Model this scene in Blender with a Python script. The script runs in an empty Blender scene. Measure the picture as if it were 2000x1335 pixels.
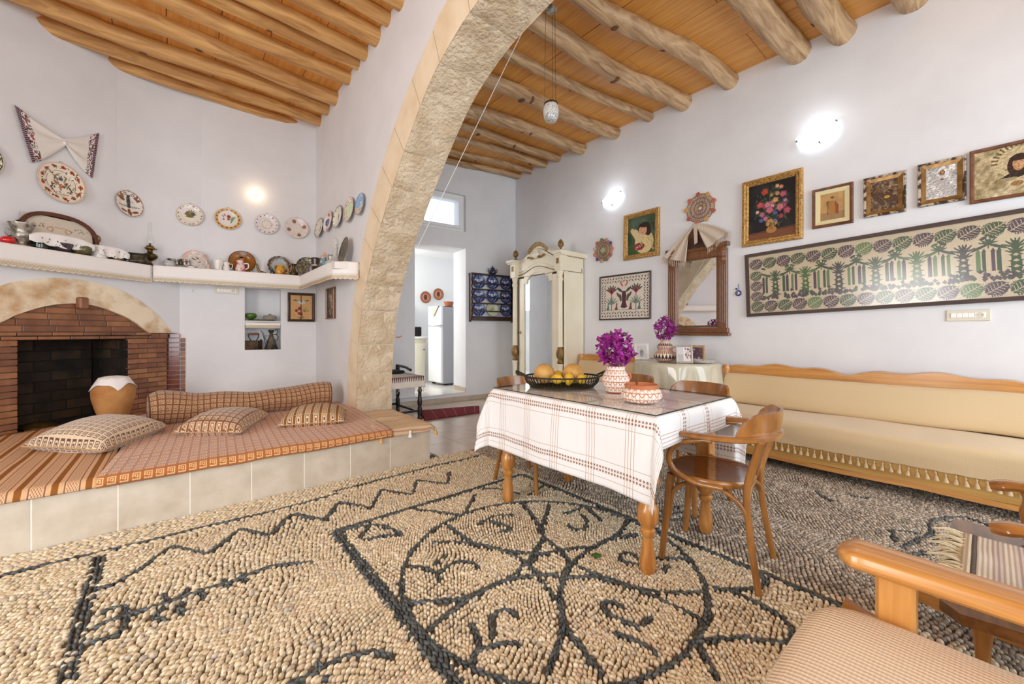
import bpy, math, random
import numpy as np
from math import sin, cos, pi, radians, sqrt, atan2
from mathutils import Vector, Matrix, Euler
SC = bpy.context.scene
COL = SC.collection
rng = np.random.default_rng(7)
random.seed(7)
# ------------------------------------------------------------------ camera
cam_d = bpy.data.cameras.new('camera')
cam = bpy.data.objects.new('camera', cam_d)
COL.objects.link(cam)
cam.location = (0, 0, 1.2)
cam.rotation_euler = (pi / 2, 0, -radians(40.02))
cam_d.sensor_width = 36
cam_d.lens = 14.04
cam_d.shift_y = -0.00925
cam_d.clip_start = 0.02
SC.camera = cam
# ------------------------------------------------------------------ world, lights, exposure
world = bpy.data.worlds.new('world')
SC.world = world
world.use_nodes = True
wn = world.node_tree.nodes
wn['Background'].inputs[0].default_value = (0.80, 0.90, 1.0, 1)
wn['Background'].inputs[1].default_value = 1.6
def area_light(name, loc, target, sx, sy, power, col):
 d = bpy.data.lights.new(name, 'AREA')
 d.shape = 'RECTANGLE'
 d.size, d.size_y, d.energy, d.color = sx, sy, power, col
 o = bpy.data.objects.new(name, d)
 COL.objects.link(o)
 o.location = loc
 o.rotation_euler = (Vector(target) - Vector(loc)).to_track_quat('-Z', 'Y').to_euler()
 return o
# daylight entering by the wide openings of the left and rear walls
area_light('daylight_left_door', (-3.15, 1.2, 1.6), (0, 1.4, 1.4), 1.6, 2.6, 104, (1.0, 0.975, 0.945))
area_light('daylight_rear_left', (-1.0, -2.5, 1.9), (-0.4, 3, 1.6), 2.6, 2.6, 84, (0.90, 0.945, 1.0))
area_light('daylight_rear_right', (3.4, -2.5, 1.9), (3.4, 3, 1.7), 2.4, 2.6, 88, (0.82, 0.91, 1.0))
area_light('daylight_kitchen', (2.2, 8.0, 2.3), (4.2, 7.6, 1.0), 1.2, 1.2, 60, (1.0, 0.985, 0.96))
SC.view_settings.view_transform = 'Standard'
SC.view_settings.look = 'None'
SC.view_settings.gamma = 1
SC.view_settings.exposure = 0.27
SC.view_settings.use_curve_mapping = False
SC.cycles.use_denoising = True
SC.cycles.max_bounces = 9
SC.cycles.diffuse_bounces = 5
SC.cycles.transparent_max_bounces = 12
# ------------------------------------------------------------------ colours and materials
def lin(c):
 return tuple((x / 12.92 if x <= 0.04045 else ((x + 0.055) / 1.055) ** 2.4) for x in c)
def rgb(r, g, b):
 return lin((r / 255, g / 255, b / 255))
def linarr(a):
 a = np.clip(np.asarray(a, float), 0, 1)
 return np.where(a <= 0.04045, a / 12.92, ((a + 0.055) / 1.055) ** 2.4)
class NT:
 def __init__(s, name):
  s.m = bpy.data.materials.new(name)
  s.m.use_nodes = True
  s.t = s.m.node_tree
  s.b = s.t.nodes['Principled BSDF']
 def n(s, typ, **kw):
  nd = s.t.nodes.new(typ)
  for k, v in kw.items():
   setattr(nd, k, v)
  return nd
 def l(s, a, b):
  s.t.links.new(a, b)
 def math(s, op, a, b=None, c=None):
  nd = s.n('ShaderNodeMath', operation=op)
  for i, x in enumerate((a, b, c)):
   if x is None:
    continue
   if isinstance(x, (int, float)):
    nd.inputs[i].default_value = x
   else:
    s.l(x, nd.inputs[i])
  return nd.outputs[0]
 def mix(s, fac, a, b, blend='MIX'):
  nd = s.n('ShaderNodeMix', data_type='RGBA', blend_type=blend)
  for i, x in ((0, fac), (6, a), (7, b)):
   if isinstance(x, (int, float)):
    nd.inputs[i].default_value = x
   elif isinstance(x, tuple):
    nd.inputs[i].default_value = (*x, 1)
   else:
    s.l(x, nd.inputs[i])
  return nd.outputs[2]
 def ramp(s, fac, stops, const=False):
  nd = s.n('ShaderNodeValToRGB')
  cr = nd.color_ramp
  if const:
   cr.interpolation = 'CONSTANT'
  while len(cr.elements) < len(stops):
   cr.elements.new(0.5)
  for e, (p, c) in zip(cr.elements, stops):
   e.position = p
   e.color = (*c, 1) if isinstance(c, tuple) else (c, c, c, 1)
  s.l(fac, nd.inputs[0])
  return nd.outputs[0]
 def coord(s, kind='Object', scale=(1, 1, 1), rot=(0, 0, 0)):
  tc = s.n('ShaderNodeTexCoord')
  mp = s.n('ShaderNodeMapping')
  mp.inputs['Scale'].default_value = scale
  mp.inputs['Rotation'].default_value = rot
  s.l(tc.outputs[kind], mp.inputs[0])
  return mp.outputs[0]
 def noise(s, vec, scale, detail=4, rough=0.55, dist=0.0):
  nd = s.n('ShaderNodeTexNoise')
  nd.inputs['Scale'].default_value = scale
  nd.inputs['Detail'].default_value = detail
  nd.inputs['Roughness'].default_value = rough
  nd.inputs['Distortion'].default_value = dist
  s.l(vec, nd.inputs['Vector'])
  return nd.outputs[0]
 def bump(s, h, strength=0.3, dist=0.01):
  nd = s.n('ShaderNodeBump')
  nd.inputs['Strength'].default_value = strength
  nd.inputs['Distance'].default_value = dist
  s.l(h, nd.inputs['Height'])
  s.l(nd.outputs[0], s.b.inputs['Normal'])
 def uv(s):
  tc = s.n('ShaderNodeTexCoord')
  sp = s.n('ShaderNodeSeparateXYZ')
  s.l(tc.outputs['UV'], sp.inputs[0])
  return sp.outputs[0], sp.outputs[1], tc.outputs['UV']
 def base(s, c):
  if isinstance(c, tuple):
   s.b.inputs['Base Color'].default_value = (*c, 1)
  else:
   s.l(c, s.b.inputs['Base Color'])
MATS = {}
def M(name, col, rough=0.55, metal=0.0, col2=None, vs=6.0, lo=0.35, hi=0.65, stretch=(1, 1, 1),
  bump=0.0, bs=40.0, bd=0.01, attr=False, trans=0.0, emis=None, es=0.0, coat=0.0, sheen=0.0, ior=None,
  alpha=None, dist=0.0, detail=4, spec=None, kind='Object'):
 if name in MATS:
  return MATS[name]
 t = NT(name)
 b = t.b
 b.inputs['Roughness'].default_value = rough
 b.inputs['Metallic'].default_value = metal
 if attr:
  at = t.n('ShaderNodeAttribute', attribute_name='Col')
  base = at.outputs['Color']
  if col2 is not None:
   nz = t.noise(t.coord(kind, stretch), vs, detail)
   f = t.ramp(nz, [(lo, 0.0), (hi, 1.0)])
   base = t.mix(1.0, base, t.mix(f, (1.0, 1.0, 1.0), col2), 'MULTIPLY')
  t.base(base)
 elif col2 is not None:
  nz = t.noise(t.coord(kind, stretch), vs, detail, 0.55, dist)
  f = t.ramp(nz, [(lo, 0.0), (hi, 1.0)])
  t.base(t.mix(f, col, col2))
 else:
  t.base(col)
 if bump:
  t.bump(t.noise(t.coord(kind, stretch), bs, 5), bump, bd)
 if trans:
  b.inputs['Transmission Weight'].default_value = trans
 if ior:
  b.inputs['IOR'].default_value = ior
 if emis:
  b.inputs['Emission Color'].default_value = (*emis, 1)
  b.inputs['Emission Strength'].default_value = es
 if coat:
  b.inputs['Coat Weight'].default_value = coat
  b.inputs['Coat Roughness'].default_value = 0.12
 if sheen:
  b.inputs['Sheen Weight'].default_value = sheen
 if alpha is not None:
  b.inputs['Alpha'].default_value = alpha
 if spec is not None:
  b.inputs['Specular IOR Level'].default_value = spec
 MATS[name] = t.m
 return t.m
# ------------------------------------------------------------------ mesh building
def T(x=0, y=0, z=0, rx=0, ry=0, rz=0, s=1):
 m = Matrix.Translation((x, y, z)) @ Euler((rx, ry, rz)).to_matrix().to_4x4()
 if s != 1:
  m = m @ (Matrix.Diagonal((s, s, s, 1)) if isinstance(s, (int, float)) else Matrix.Diagonal((*s, 1)))
 return m
class MB:
 def __init__(s):
  s.v, s.f, s.uv, s.c = [], [], [], []
  s.n = 0
  s.hasuv = s.hascol = False
  s.X = None
 def add(s, v, f, uv=None, col=None, m=None):
  v = np.asarray(v, float).reshape(-1, 3)
  for q in (m, s.X):
   if q is not None:
    a = np.array(q)
    v = v @ a[:3, :3].T + a[:3, 3]
  s.v.append(v)
  n = s.n
  s.f += [tuple(i + n for i in q) for q in f]
  k = len(v)
  if uv is not None:
   s.hasuv = True
  s.uv.append(np.zeros((k, 2)) if uv is None else np.asarray(uv, float).reshape(-1, 2))
  if col is not None:
   s.hascol = True
   col = np.asarray(col, float)
   if col.ndim == 1:
    col = np.tile(col, (k, 1))
  s.c.append(np.ones((k, 3)) if col is None else col)
  s.n += k
  return s
 def box(s, c, d, b=0.0, m=None, col=None):
  hx, hy, hz = d[0] / 2, d[1] / 2, d[2] / 2
  if b <= 0:
   v = [(sx * hx, sy * hy, sz * hz) for sx in (-1, 1) for sy in (-1, 1) for sz in (-1, 1)]
   f = [(0, 1, 3, 2), (4, 6, 7, 5), (0, 4, 5, 1), (2, 3, 7, 6), (0, 2, 6, 4), (1, 5, 7, 3)]
  else:
   b = min(b, hx * .95, hy * .95, hz * .95)
   v, ix = [], {}
   for sx in (-1, 1):
    for sy in (-1, 1):
     for sz in (-1, 1):
      for a in range(3):
       ix[(sx, sy, sz, a)] = len(v)
       p = [sx * (hx - b), sy * (hy - b), sz * (hz - b)]
       p[a] = (sx * hx, sy * hy, sz * hz)[a]
       v.append(tuple(p))
   f = []
   for a in range(3):
    o1, o2 = (a + 1) % 3, (a + 2) % 3
    for sg in (-1, 1):
     q = []
     for s1, s2 in ((-1, -1), (1, -1), (1, 1), (-1, 1)):
      k = [0, 0, 0]
      k[a], k[o1], k[o2] = sg, s1, s2
      q.append(ix[(*k, a)])
     f.append(tuple(q if sg > 0 else q[::-1]))
    for s1 in (-1, 1):
     for s2 in (-1, 1):
      k0, k1 = [0, 0, 0], [0, 0, 0]
      k0[a], k1[a] = -1, 1
      k0[o1] = k1[o1] = s1
      k0[o2] = k1[o2] = s2
      q = [ix[(*k0, o1)], ix[(*k1, o1)], ix[(*k1, o2)], ix[(*k0, o2)]]
      f.append(tuple(q if s1 * s2 < 0 else q[::-1]))
   for sx in (-1, 1):
    for sy in (-1, 1):
     for sz in (-1, 1):
      q = [ix[(sx, sy, sz, a)] for a in range(3)]
      f.append(tuple(q if sx * sy * sz > 0 else q[::-1]))
  v = np.array(v) + np.array(c)
  return s.add(v, f, None, col, m)
 def grid(s, P, uv=None, m=None, col=None, wrapu=False, wrapv=False, flip=False):
  P = np.asarray(P, float)
  a, b = P.shape[:2]
  i, j = np.meshgrid(np.arange(a if wrapu else a - 1), np.arange(b if wrapv else b - 1), indexing='ij')
  i, j = i.ravel(), j.ravel()
  i2, j2 = (i + 1) % a, (j + 1) % b
  q = np.stack([i * b + j, i2 * b + j, i2 * b + j2, i * b + j2], 1)
  if flip:
   q = q[:, ::-1]
  return s.add(P.reshape(-1, 3), [tuple(map(int, r)) for r in q], None if uv is None else np.asarray(uv).reshape(-1, 2),
      None if col is None else np.asarray(col).reshape(-1, 3), m)
 def lathe(s, prof, seg=20, m=None, cap=True, col=None, squash=1.0, flute=0, fd=0.0):
  prof = np.asarray(prof, float)
  th = np.linspace(0, 2 * pi, seg, endpoint=False)
  r = prof[:, 0][:, None] * (1 + (fd * np.cos(th * flute)[None] if flute else 0))
  P = np.stack([r * np.cos(th), r * np.sin(th) * squash, np.repeat(prof[:, 1][:, None], seg, 1)], -1)
  ln = np.r_[0, np.cumsum(np.hypot(*np.diff(prof, axis=0).T))]
  UV = np.stack([np.repeat(th[None] / (2 * pi), len(prof), 0), np.repeat(ln[:, None], seg, 1)], -1)
  cc = None
  if col is not None:
   col = np.asarray(col, float)
   cc = np.repeat(col[:, None, :], seg, 1) if col.ndim == 2 else np.tile(col, (len(prof) * seg, 1))
  s.grid(P, UV, m, cc, wrapv=True, flip=True)
  if cap:
   base = s.n - len(prof) * seg
   if prof[0, 0] > 1e-6:
    s.f.append(tuple(base + k for k in range(seg))[::-1])
   if prof[-1, 0] > 1e-6:
    s.f.append(tuple(base + (len(prof) - 1) * seg + k for k in range(seg)))
  return s
 def tube(s, pts, r=0.01, seg=8, closed=False, cap=True, m=None, up=None, col=None, sect=None, twist=0.0):
  P = np.asarray(pts, float)
  n = len(P)
  r = np.broadcast_to(np.asarray(r, float), (n,)) if np.ndim(r) < 2 else np.asarray(r, float)
  if closed:
   tg = np.roll(P, -1, 0) - np.roll(P, 1, 0)
  else:
   tg = np.gradient(P, axis=0)
  tg /= np.linalg.norm(tg, axis=1)[:, None] + 1e-12
  if up is None:
   u = np.array([0, 0, 1.0]) if abs(tg[0, 2]) < 0.9 else np.array([1.0, 0, 0])
  else:
   u = np.array(up, float)
  N, B = [], []
  for k in range(n):
   if up is not None:
    u0 = np.array(up, float)
    w = u0 - tg[k] * (u0 @ tg[k])
    if np.linalg.norm(w) > 1e-3:
     u = w
   else:
    u = u - tg[k] * (u @ tg[k])
   u = u / np.linalg.norm(u)
   N.append(u)
   B.append(np.cross(tg[k], u))
  N, B = np.array(N), np.array(B)
  if sect is None:
   th = np.linspace(0, 2 * pi, seg, endpoint=False)
   sect = np.stack([np.cos(th), np.sin(th)], 1)
  else:
   sect = np.asarray(sect, float)
   seg = len(sect)
  rr = r if r.ndim == 2 else np.stack([r, r], 1)
  Q = P[:, None] + N[:, None] * (sect[None, :, 0:1] * rr[:, None, 0:1]) + B[:, None] * (sect[None, :, 1:2] * rr[:, None, 1:2])
  ln = np.r_[0, np.cumsum(np.linalg.norm(np.diff(P, axis=0), axis=1))]
  UV = np.stack([np.repeat(ln[:, None], seg, 1), np.repeat(np.linspace(0, 1, seg)[None], n, 0)], -1)
  cc = None
  if col is not None:
   cc = np.tile(np.asarray(col, float), (n * seg, 1))
  s.grid(Q, UV, m, cc, wrapu=closed, wrapv=True, flip=True)
  if cap and not closed:
   base = s.n - n * seg
   s.f.append(tuple(base + k for k in range(seg))[::-1])
   s.f.append(tuple(base + (n - 1) * seg + k for k in range(seg)))
  return s
 def ell(s, c, r, seg=12, rings=8, m=None, col=None):
  r = (r, r, r) if np.ndim(r) == 0 else r
  ph = np.linspace(-pi / 2, pi / 2, rings + 1)
  th = np.linspace(0, 2 * pi, seg, endpoint=False)
  P = np.stack([np.cos(ph)[:, None] * np.cos(th) * r[0] + c[0], np.cos(ph)[:, None] * np.sin(th) * r[1] + c[1],
      np.repeat(np.sin(ph)[:, None] * r[2] + c[2], seg, 1)], -1)
  UV = np.stack([np.repeat(th[None] / (2 * pi), rings + 1, 0), np.repeat(np.linspace(0, 1, rings + 1)[:, None], seg, 1)], -1)
  cc = None if col is None else np.tile(np.asarray(col, float), (P.shape[0] * seg, 1))
  return s.grid(P, UV, m, cc, wrapv=True, flip=True)
 def prism(s, poly, z0, z1, m=None, col=None):
  n = len(poly)
  v = [(x, y, z0) for x, y in poly] + [(x, y, z1) for x, y in poly]
  a = sum(poly[i][0] * poly[(i + 1) % n][1] - poly[(i + 1) % n][0] * poly[i][1] for i in range(n))
  f = [tuple(range(n))[::-1], tuple(range(n, 2 * n))] + [(i, (i + 1) % n, n + (i + 1) % n, n + i) for i in range(n)]
  if a < 0:
   f = [q[::-1] for q in f]
  return s.add(v, f, None, col, m)
 def frame(s, w, h, prof, m=None, uvs=False):
  """mitred frame in the xy plane, profile of (inset, height)"""
  L = [[(sx * (w / 2 - d), sy * (h / 2 - d), z) for sx, sy in ((-1, -1), (1, -1), (1, 1), (-1, 1))] for d, z in prof]
  return s.grid(np.array(L), None, m, wrapv=True, flip=True)
 def build(s, name, mat, parent=None, smooth=None, **tags):
  me = bpy.data.meshes.new(name)
  V = np.concatenate(s.v) if s.v else np.zeros((0, 3))
  me.from_pydata(V.tolist(), [], s.f)
  if s.hasuv or s.hascol:
   li = np.empty(len(me.loops), np.int32)
   me.loops.foreach_get('vertex_index', li)
   if s.hasuv:
    U = np.concatenate(s.uv)[li]
    ul = me.uv_layers.new(name='UVMap')
    ul.data.foreach_set('uv', U.astype(np.float32).ravel())
   if s.hascol:
    C = np.concatenate(s.c)[li]
    ca = me.color_attributes.new('Col', 'FLOAT_COLOR', 'CORNER')
    ca.data.foreach_set('color', np.c_[C, np.ones(len(C))].astype(np.float32).ravel())
  if smooth:
   me.polygons.foreach_set('use_smooth', np.ones(len(me.polygons), bool))
   if smooth < 180:
    me.set_sharp_from_angle(angle=radians(smooth))
  me.materials.append(mat)
  me.update()
  o = bpy.data.objects.new(name, me)
  COL.objects.link(o)
  if parent is not None:
   o.parent = parent
  tag(o, **tags)
  return o
def tag(o, label=None, cat=None, group=None, kind=None):
 for k, v in (('label', label), ('category', cat), ('group', group), ('kind', kind)):
  if v:
   o[k] = v
 return o
def thing(name, label, cat, loc=(0, 0, 0), rz=0.0, group=None, rot=None, mat=None):
 o = bpy.data.objects.new(name, None)
 o.empty_display_size = 0.05
 COL.objects.link(o)
 if mat is not None:
  o.matrix_world = mat
 else:
  o.location = loc
  o.rotation_euler = rot if rot else (0, 0, rz)
 return tag(o, label, cat, group)
def copy_thing(o, mat=None, label=None, parent=None):
 c = o.copy()
 COL.objects.link(c)
 if parent is not None:
  c.parent = parent
 for ch in list(o.children):
  copy_thing(ch, None, None, c)
 if mat is not None:
  c.matrix_world = mat
 if label:
  c['label'] = label
 return c
def vnoise(x, y, seed=0):
 """cheap smooth value noise, arrays in, about -1..1 out"""
 x, y = np.asarray(x, float), np.asarray(y, float)
 xi, yi = np.floor(x).astype(int), np.floor(y).astype(int)
 xf, yf = x - xi, y - yi
 xf, yf = xf * xf * (3 - 2 * xf), yf * yf * (3 - 2 * yf)
 def h(a, b):
  n = np.sin(a * 127.1 + b * 311.7 + seed * 74.7) * 43758.5453
  return (n - np.floor(n)) * 2 - 1
 return (h(xi, yi) * (1 - xf) + h(xi + 1, yi) * xf) * (1 - yf) + (h(xi, yi + 1) * (1 - xf) + h(xi + 1, yi + 1) * xf) * yf
def catmull(pts, n=8, closed=False):
 P = np.asarray(pts, float)
 if closed:
  P = np.vstack([P[-1], P, P[0], P[1]])
 else:
  P = np.vstack([2 * P[0] - P[1], P, 2 * P[-1] - P[-2]])
 out = []
 for i in range(1, len(P) - 2):
  for t in np.linspace(0, 1, n, endpoint=False):
   a, b, c, d = P[i - 1:i + 3]
   out.append(0.5 * (2 * b + (c - a) * t + (2 * a - 5 * b + 4 * c - d) * t * t + (3 * b - a - 3 * c + d) * t ** 3))
 if not closed:
  out.append(P[-2])
 return np.array(out)
# ------------------------------------------------------------------ flat prints, painted face by face
class Cv:
 """a small colour raster; x to the right and y up, both 0..1"""
 def __init__(s, nx, ny, bg, asp=None):
  s.nx, s.ny = nx, ny
  s.asp = asp or ny / nx
  x = (np.arange(nx) + .5) / nx
  y = (np.arange(ny) + .5) / ny
  s.x, s.y = np.meshgrid(x, y)
  s.a = np.tile(np.array(bg, float) / 255, (ny, nx, 1))
 def put(s, mask, col, k=1.0):
  s.a[mask] = s.a[mask] * (1 - k) + np.array(col, float) / 255 * k
 def ell(s, cx, cy, rx, ry=None, col=(0, 0, 0), rot=0.0, k=1.0, ring=None):
  ry = rx / s.asp if ry is None else ry
  dx, dy = s.x - cx, (s.y - cy) * s.asp
  c, d = cos(rot), sin(rot)
  q = ((dx * c + dy * d) / rx) ** 2 + ((-dx * d + dy * c) / (ry * s.asp)) ** 2
  s.put((q < 1) if ring is None else ((q < 1) & (q > ring)), col, k)
 def line(s, pts, w, col, k=1.0):
  for (x0, y0), (x1, y1) in zip(pts[:-1], pts[1:]):
   ax, ay = x1 - x0, (y1 - y0) * s.asp
   px, py = s.x - x0, (s.y - y0) * s.asp
   t = np.clip((px * ax + py * ay) / (ax * ax + ay * ay + 1e-12), 0, 1)
   s.put(np.hypot(px - t * ax, py - t * ay) < w, col, k)
 def rect(s, x0, y0, x1, y1, col, k=1.0):
  s.put((s.x > x0) & (s.x < x1) & (s.y > y0) & (s.y < y1), col, k)
 def poly(s, pts, col, k=1.0):
  ins = np.zeros(s.x.shape, bool)
  n = len(pts)
  for i in range(n):
   x0, y0 = pts[i]
   x1, y1 = pts[(i + 1) % n]
   if y0 == y1:
    continue
   ins ^= ((s.y > min(y0, y1)) & (s.y <= max(y0, y1)) & (s.x < x0 + (s.y - y0) * (x1 - x0) / (y1 - y0)))
  s.put(ins, col, k)
 def noise(s, amt, f=9, seed=0):
  s.a += amt * vnoise(s.x * f, s.y * f * s.asp, seed)[..., None]
  s.a = np.clip(s.a, 0, 1)
 def leaf(s, x, y, l, w, ang, col, k=1.0):
  s.ell(x + cos(ang) * l / 2, y + sin(ang) * l / 2 / s.asp, l / 2, w / 2 / s.asp, col, ang, k)
 def flower(s, x, y, r, col, ctr=(230, 190, 60), n=6, r2=None):
  for i in range(n):
   a = 2 * pi * i / n + .3
   s.ell(x + cos(a) * r * .58, y + sin(a) * r * .58 / s.asp, r * .46, None, col)
  s.ell(x, y, r2 or r * .32, None, ctr)
 def sheet(s, name, w, h, mat, parent, m=None, relief=None, **tags):
  ny, nx = s.ny, s.nx
  X = np.linspace(-w / 2, w / 2, nx + 1)
  Y = np.linspace(-h / 2, h / 2, ny + 1)
  gx, gy = np.meshgrid(X, Y)
  z = np.zeros_like(gx) if relief is None else relief(gx, gy)
  V = np.stack([gx, gy, z], -1).reshape(-1, 3)
  if m is not None:
   a = np.array(m)
   V = V @ a[:3, :3].T + a[:3, 3]
  i, j = np.meshgrid(np.arange(ny), np.arange(nx), indexing='ij')
  b = (i * (nx + 1) + j).ravel()
  F = np.stack([b, b + 1, b + nx + 2, b + nx + 1], 1)
  return raw_mesh(name, V, F, np.repeat(linarr(s.a).reshape(-1, 3), 4, 0), mat, parent, False, **tags)
 def disc(s, name, prof, mat, parent, m=None, seg=88, rings=34, lobes=0, la=0.0, wob=None, **tags):
  """a plate: profile (r, z) out from the centre, raster wrapped flat over it"""
  prof = np.asarray(prof, float)
  R = prof[-1, 0]
  r = np.linspace(0.0, 1, rings + 1) ** .9 * R
  r[0] = R * .004
  z = np.interp(r, prof[:, 0], prof[:, 1])
  th = np.linspace(0, 2 * pi, seg, endpoint=False)
  k = 1 + (la * np.cos(th * lobes) if lobes else 0 * th)
  P = np.stack([r[:, None] * np.cos(th) * (1 + (k - 1) * (r[:, None] / R)), r[:, None] * np.sin(th) * (1 + (k - 1) * (r[:, None] / R)),
      np.repeat(z[:, None], seg, 1)], -1)
  V = P.reshape(-1, 3)
  i, j = np.meshgrid(np.arange(rings), np.arange(seg), indexing='ij')
  i, j = i.ravel(), j.ravel()
  j2 = (j + 1) % seg
  F = np.stack([i * seg + j, (i + 1) * seg + j, (i + 1) * seg + j2, i * seg + j2], 1)
  ctr = V[F].mean(1)
  ix = np.clip(((ctr[:, 0] / R * .5 + .5) * s.nx).astype(int), 0, s.nx - 1)
  iy = np.clip(((ctr[:, 1] / R * .5 + .5) * s.ny).astype(int), 0, s.ny - 1)
  C = linarr(s.a[iy, ix])
  # the back of the plate, 6 mm behind
  nb = len(V)
  Vb = V.copy()
  Vb[:, 2] -= 0.006
  Fb = F[:, ::-1] + nb
  rim = (rings) * seg
  jj = np.arange(seg)
  j3 = (jj + 1) % seg
  Fr = np.stack([rim + jj, nb + rim + jj, nb + rim + j3, rim + j3], 1)
  V = np.vstack([V, Vb])
  F = np.vstack([F, Fb, Fr])
  Ce = linarr(s.a[s.ny // 2, 1])
  C = np.vstack([C, np.tile(np.array(linarr([.85, .82, .78])), (len(Fb), 1)), np.tile(Ce, (seg, 1))])
  if m is not None:
   a = np.array(m)
   V = V @ a[:3, :3].T + a[:3, 3]
  return raw_mesh(name, V, F, np.repeat(C, 4, 0), mat, parent, True, **tags)
def raw_mesh(name, V, F, Ccorner, mat, parent=None, smooth=False, **tags):
 me = bpy.data.meshes.new(name)
 nv, nf, k = len(V), len(F), F.shape[1]
 me.vertices.add(nv)
 me.vertices.foreach_set('co', np.asarray(V, np.float32).ravel())
 me.loops.add(nf * k)
 me.loops.foreach_set('vertex_index', np.asarray(F, np.int32).ravel())
 me.polygons.add(nf)
 me.polygons.foreach_set('loop_start', np.arange(0, nf * k, k, dtype=np.int32))
 me.polygons.foreach_set('use_smooth', np.full(nf, smooth))
 if Ccorner is not None:
  ca = me.color_attributes.new('Col', 'FLOAT_COLOR', 'CORNER')
  ca.data.foreach_set('color', np.c_[Ccorner, np.ones(len(Ccorner))].astype(np.float32).ravel())
 me.materials.append(mat)
 me.update(calc_edges=True)
 o = bpy.data.objects.new(name, me)
 COL.objects.link(o)
 if parent is not None:
  o.parent = parent
 return tag(o, **tags)
# ------------------------------------------------------------------ the room's planes (metres)
XR, XA, XA2 = 4.986, 1.538, 1.94            # right wall, arch wall front and back
CEIL = 4.2
Bd = np.array([0.99346, -0.11418])           # direction of the back wall, to the right
Bn = np.array([0.11418, 0.99346])            # into the back wall
RB = np.array([4.9865, 5.831])
Dd = np.array([0.776, 0.631])                # diagonal chimney wall, to the right
Dn = np.array([-0.631, 0.776])
DC = np.array([-0.18, 6.425])
def cols(ax, ay, az, o):
 return Matrix(((ax[0], ay[0], az[0], o[0]), (ax[1], ay[1], az[1], o[1]), (ax[2], ay[2], az[2], o[2]), (0, 0, 0, 1)))
def BW(s, z, off=0.0):                       # back wall, s metres left of the right-hand corner
 p = RB - Bd * s - Bn * off
 return cols((*Bd, 0), (0, 0, 1), (*-Bn, 0), (p[0], p[1], z))
def RW(y, z, off=0.0):                       # right wall
 return cols((0, -1, 0), (0, 0, 1), (-1, 0, 0), (XR - off, y, z))
def AW(y, z, off=0.0):                       # left side of the arch wall
 return cols((0, -1, 0), (0, 0, 1), (-1, 0, 0), (XA - off, y, z))
def DW(t, z, off=0.0):                       # diagonal wall, t metres right of the corner (negative: left)
 p = DC + Dd * t - Dn * off
 return cols((*Dd, 0), (0, 0, 1), (*-Dn, 0), (p[0], p[1], z))
PLASTER = M('plaster', rgb(231, 231, 233), .85, bump=.12, bs=9, bd=.02, col2=rgb(225, 225, 227), vs=2.2)
PLASTER_R = PLASTER
WHITE = M('white_paint', rgb(236, 235, 232), .6)
def wall_holes(name, m, x0, x1, y0, y1, holes, mat, thick=.3, **tags):
 """a wall face in its local frame with recesses (depth) or openings (through)"""
 xs = sorted({x0, x1, *[h[0] for h in holes], *[h[1] for h in holes]})
 ys = sorted({y0, y1, *[h[2] for h in holes], *[h[3] for h in holes]})
 b = MB()
 for i in range(len(xs) - 1):
  for j in range(len(ys) - 1):
   cx, cy = (xs[i] + xs[i + 1]) / 2, (ys[j] + ys[j + 1]) / 2
   h = next((h for h in holes if h[0] < cx < h[1] and h[2] < cy < h[3]), None)
   q = [(xs[i], ys[j]), (xs[i + 1], ys[j]), (xs[i + 1], ys[j + 1]), (xs[i], ys[j + 1])]
   if h is None:
    b.add([(x, y, 0) for x, y in q], [(0, 1, 2, 3)])
   elif not h[5]:
    b.add([(x, y, -h[4]) for x, y in q], [(0, 1, 2, 3)])
   if not (h and h[5]):
    b.add([(x, y, -thick) for x, y in q], [(3, 2, 1, 0)])
 for a, c, e, f, d, th in holes:
  d = thick if th else d
  for (p, q) in (((a, e), (a, f)), ((a, f), (c, f)), ((c, f), (c, e)), ((c, e), (a, e))):
   b.add([(*p, 0), (*q, 0), (*q, -d), (*p, -d)], [(0, 1, 2, 3)])
 b.add([(x0, y0, 0), (x1, y0, 0), (x1, y0, -thick), (x0, y0, -thick), (x0, y1, 0), (x1, y1, 0), (x1, y1, -thick), (x0, y1, -thick)],
   [(0, 3, 2, 1), (4, 5, 6, 7), (0, 4, 7, 3), (1, 2, 6, 5)])
 o = b.build(name, mat, None, None, kind='structure')
 o.matrix_world = m
 return o
# back wall: doorway to the kitchen, transom window, niche of the left bay
wall_back = wall_holes('wall_back', BW(0, 0), -5.26, 0.0, 0, 4.4,
      [(-2.0, -1.067, .145, 2.69, .5, True), (-1.92, -1.063, 2.984, 3.632, .5, True), (-4.324, -3.91, .967, 1.795, .26, False)],
      PLASTER_R, .5)
wall_right = wall_holes('wall_right', RW(0, 0), -6.4, 2.8, 0, 4.4, [], PLASTER_R, .3)
wall_diag = wall_holes('wall_left', DW(0, 0), -4.2, 0.02, 0, 4.4, [(-1.38, -.31, .2, 1.26, .3, True)], PLASTER, .3)
wall_side = wall_holes('wall_side', cols((0, 1, 0), (0, 0, 1), (1, 0, 0), (-3.25, 0, 0)), -2.8, 4.2, 0, 4.4, [(.35, 2.1, 0, 2.9, .3, True)], PLASTER, .3)
wall_rear = wall_holes('wall_rear', cols((-1, 0, 0), (0, 0, 1), (0, 1, 0), (0, -2.6, 0)), -5.2, 3.4, 0, 4.4,
      [(-4.7, -2.2, .4, 3.2, .3, True), (-.4, 2.4, .4, 3.2, .3, True)], PLASTER, .3)
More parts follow.
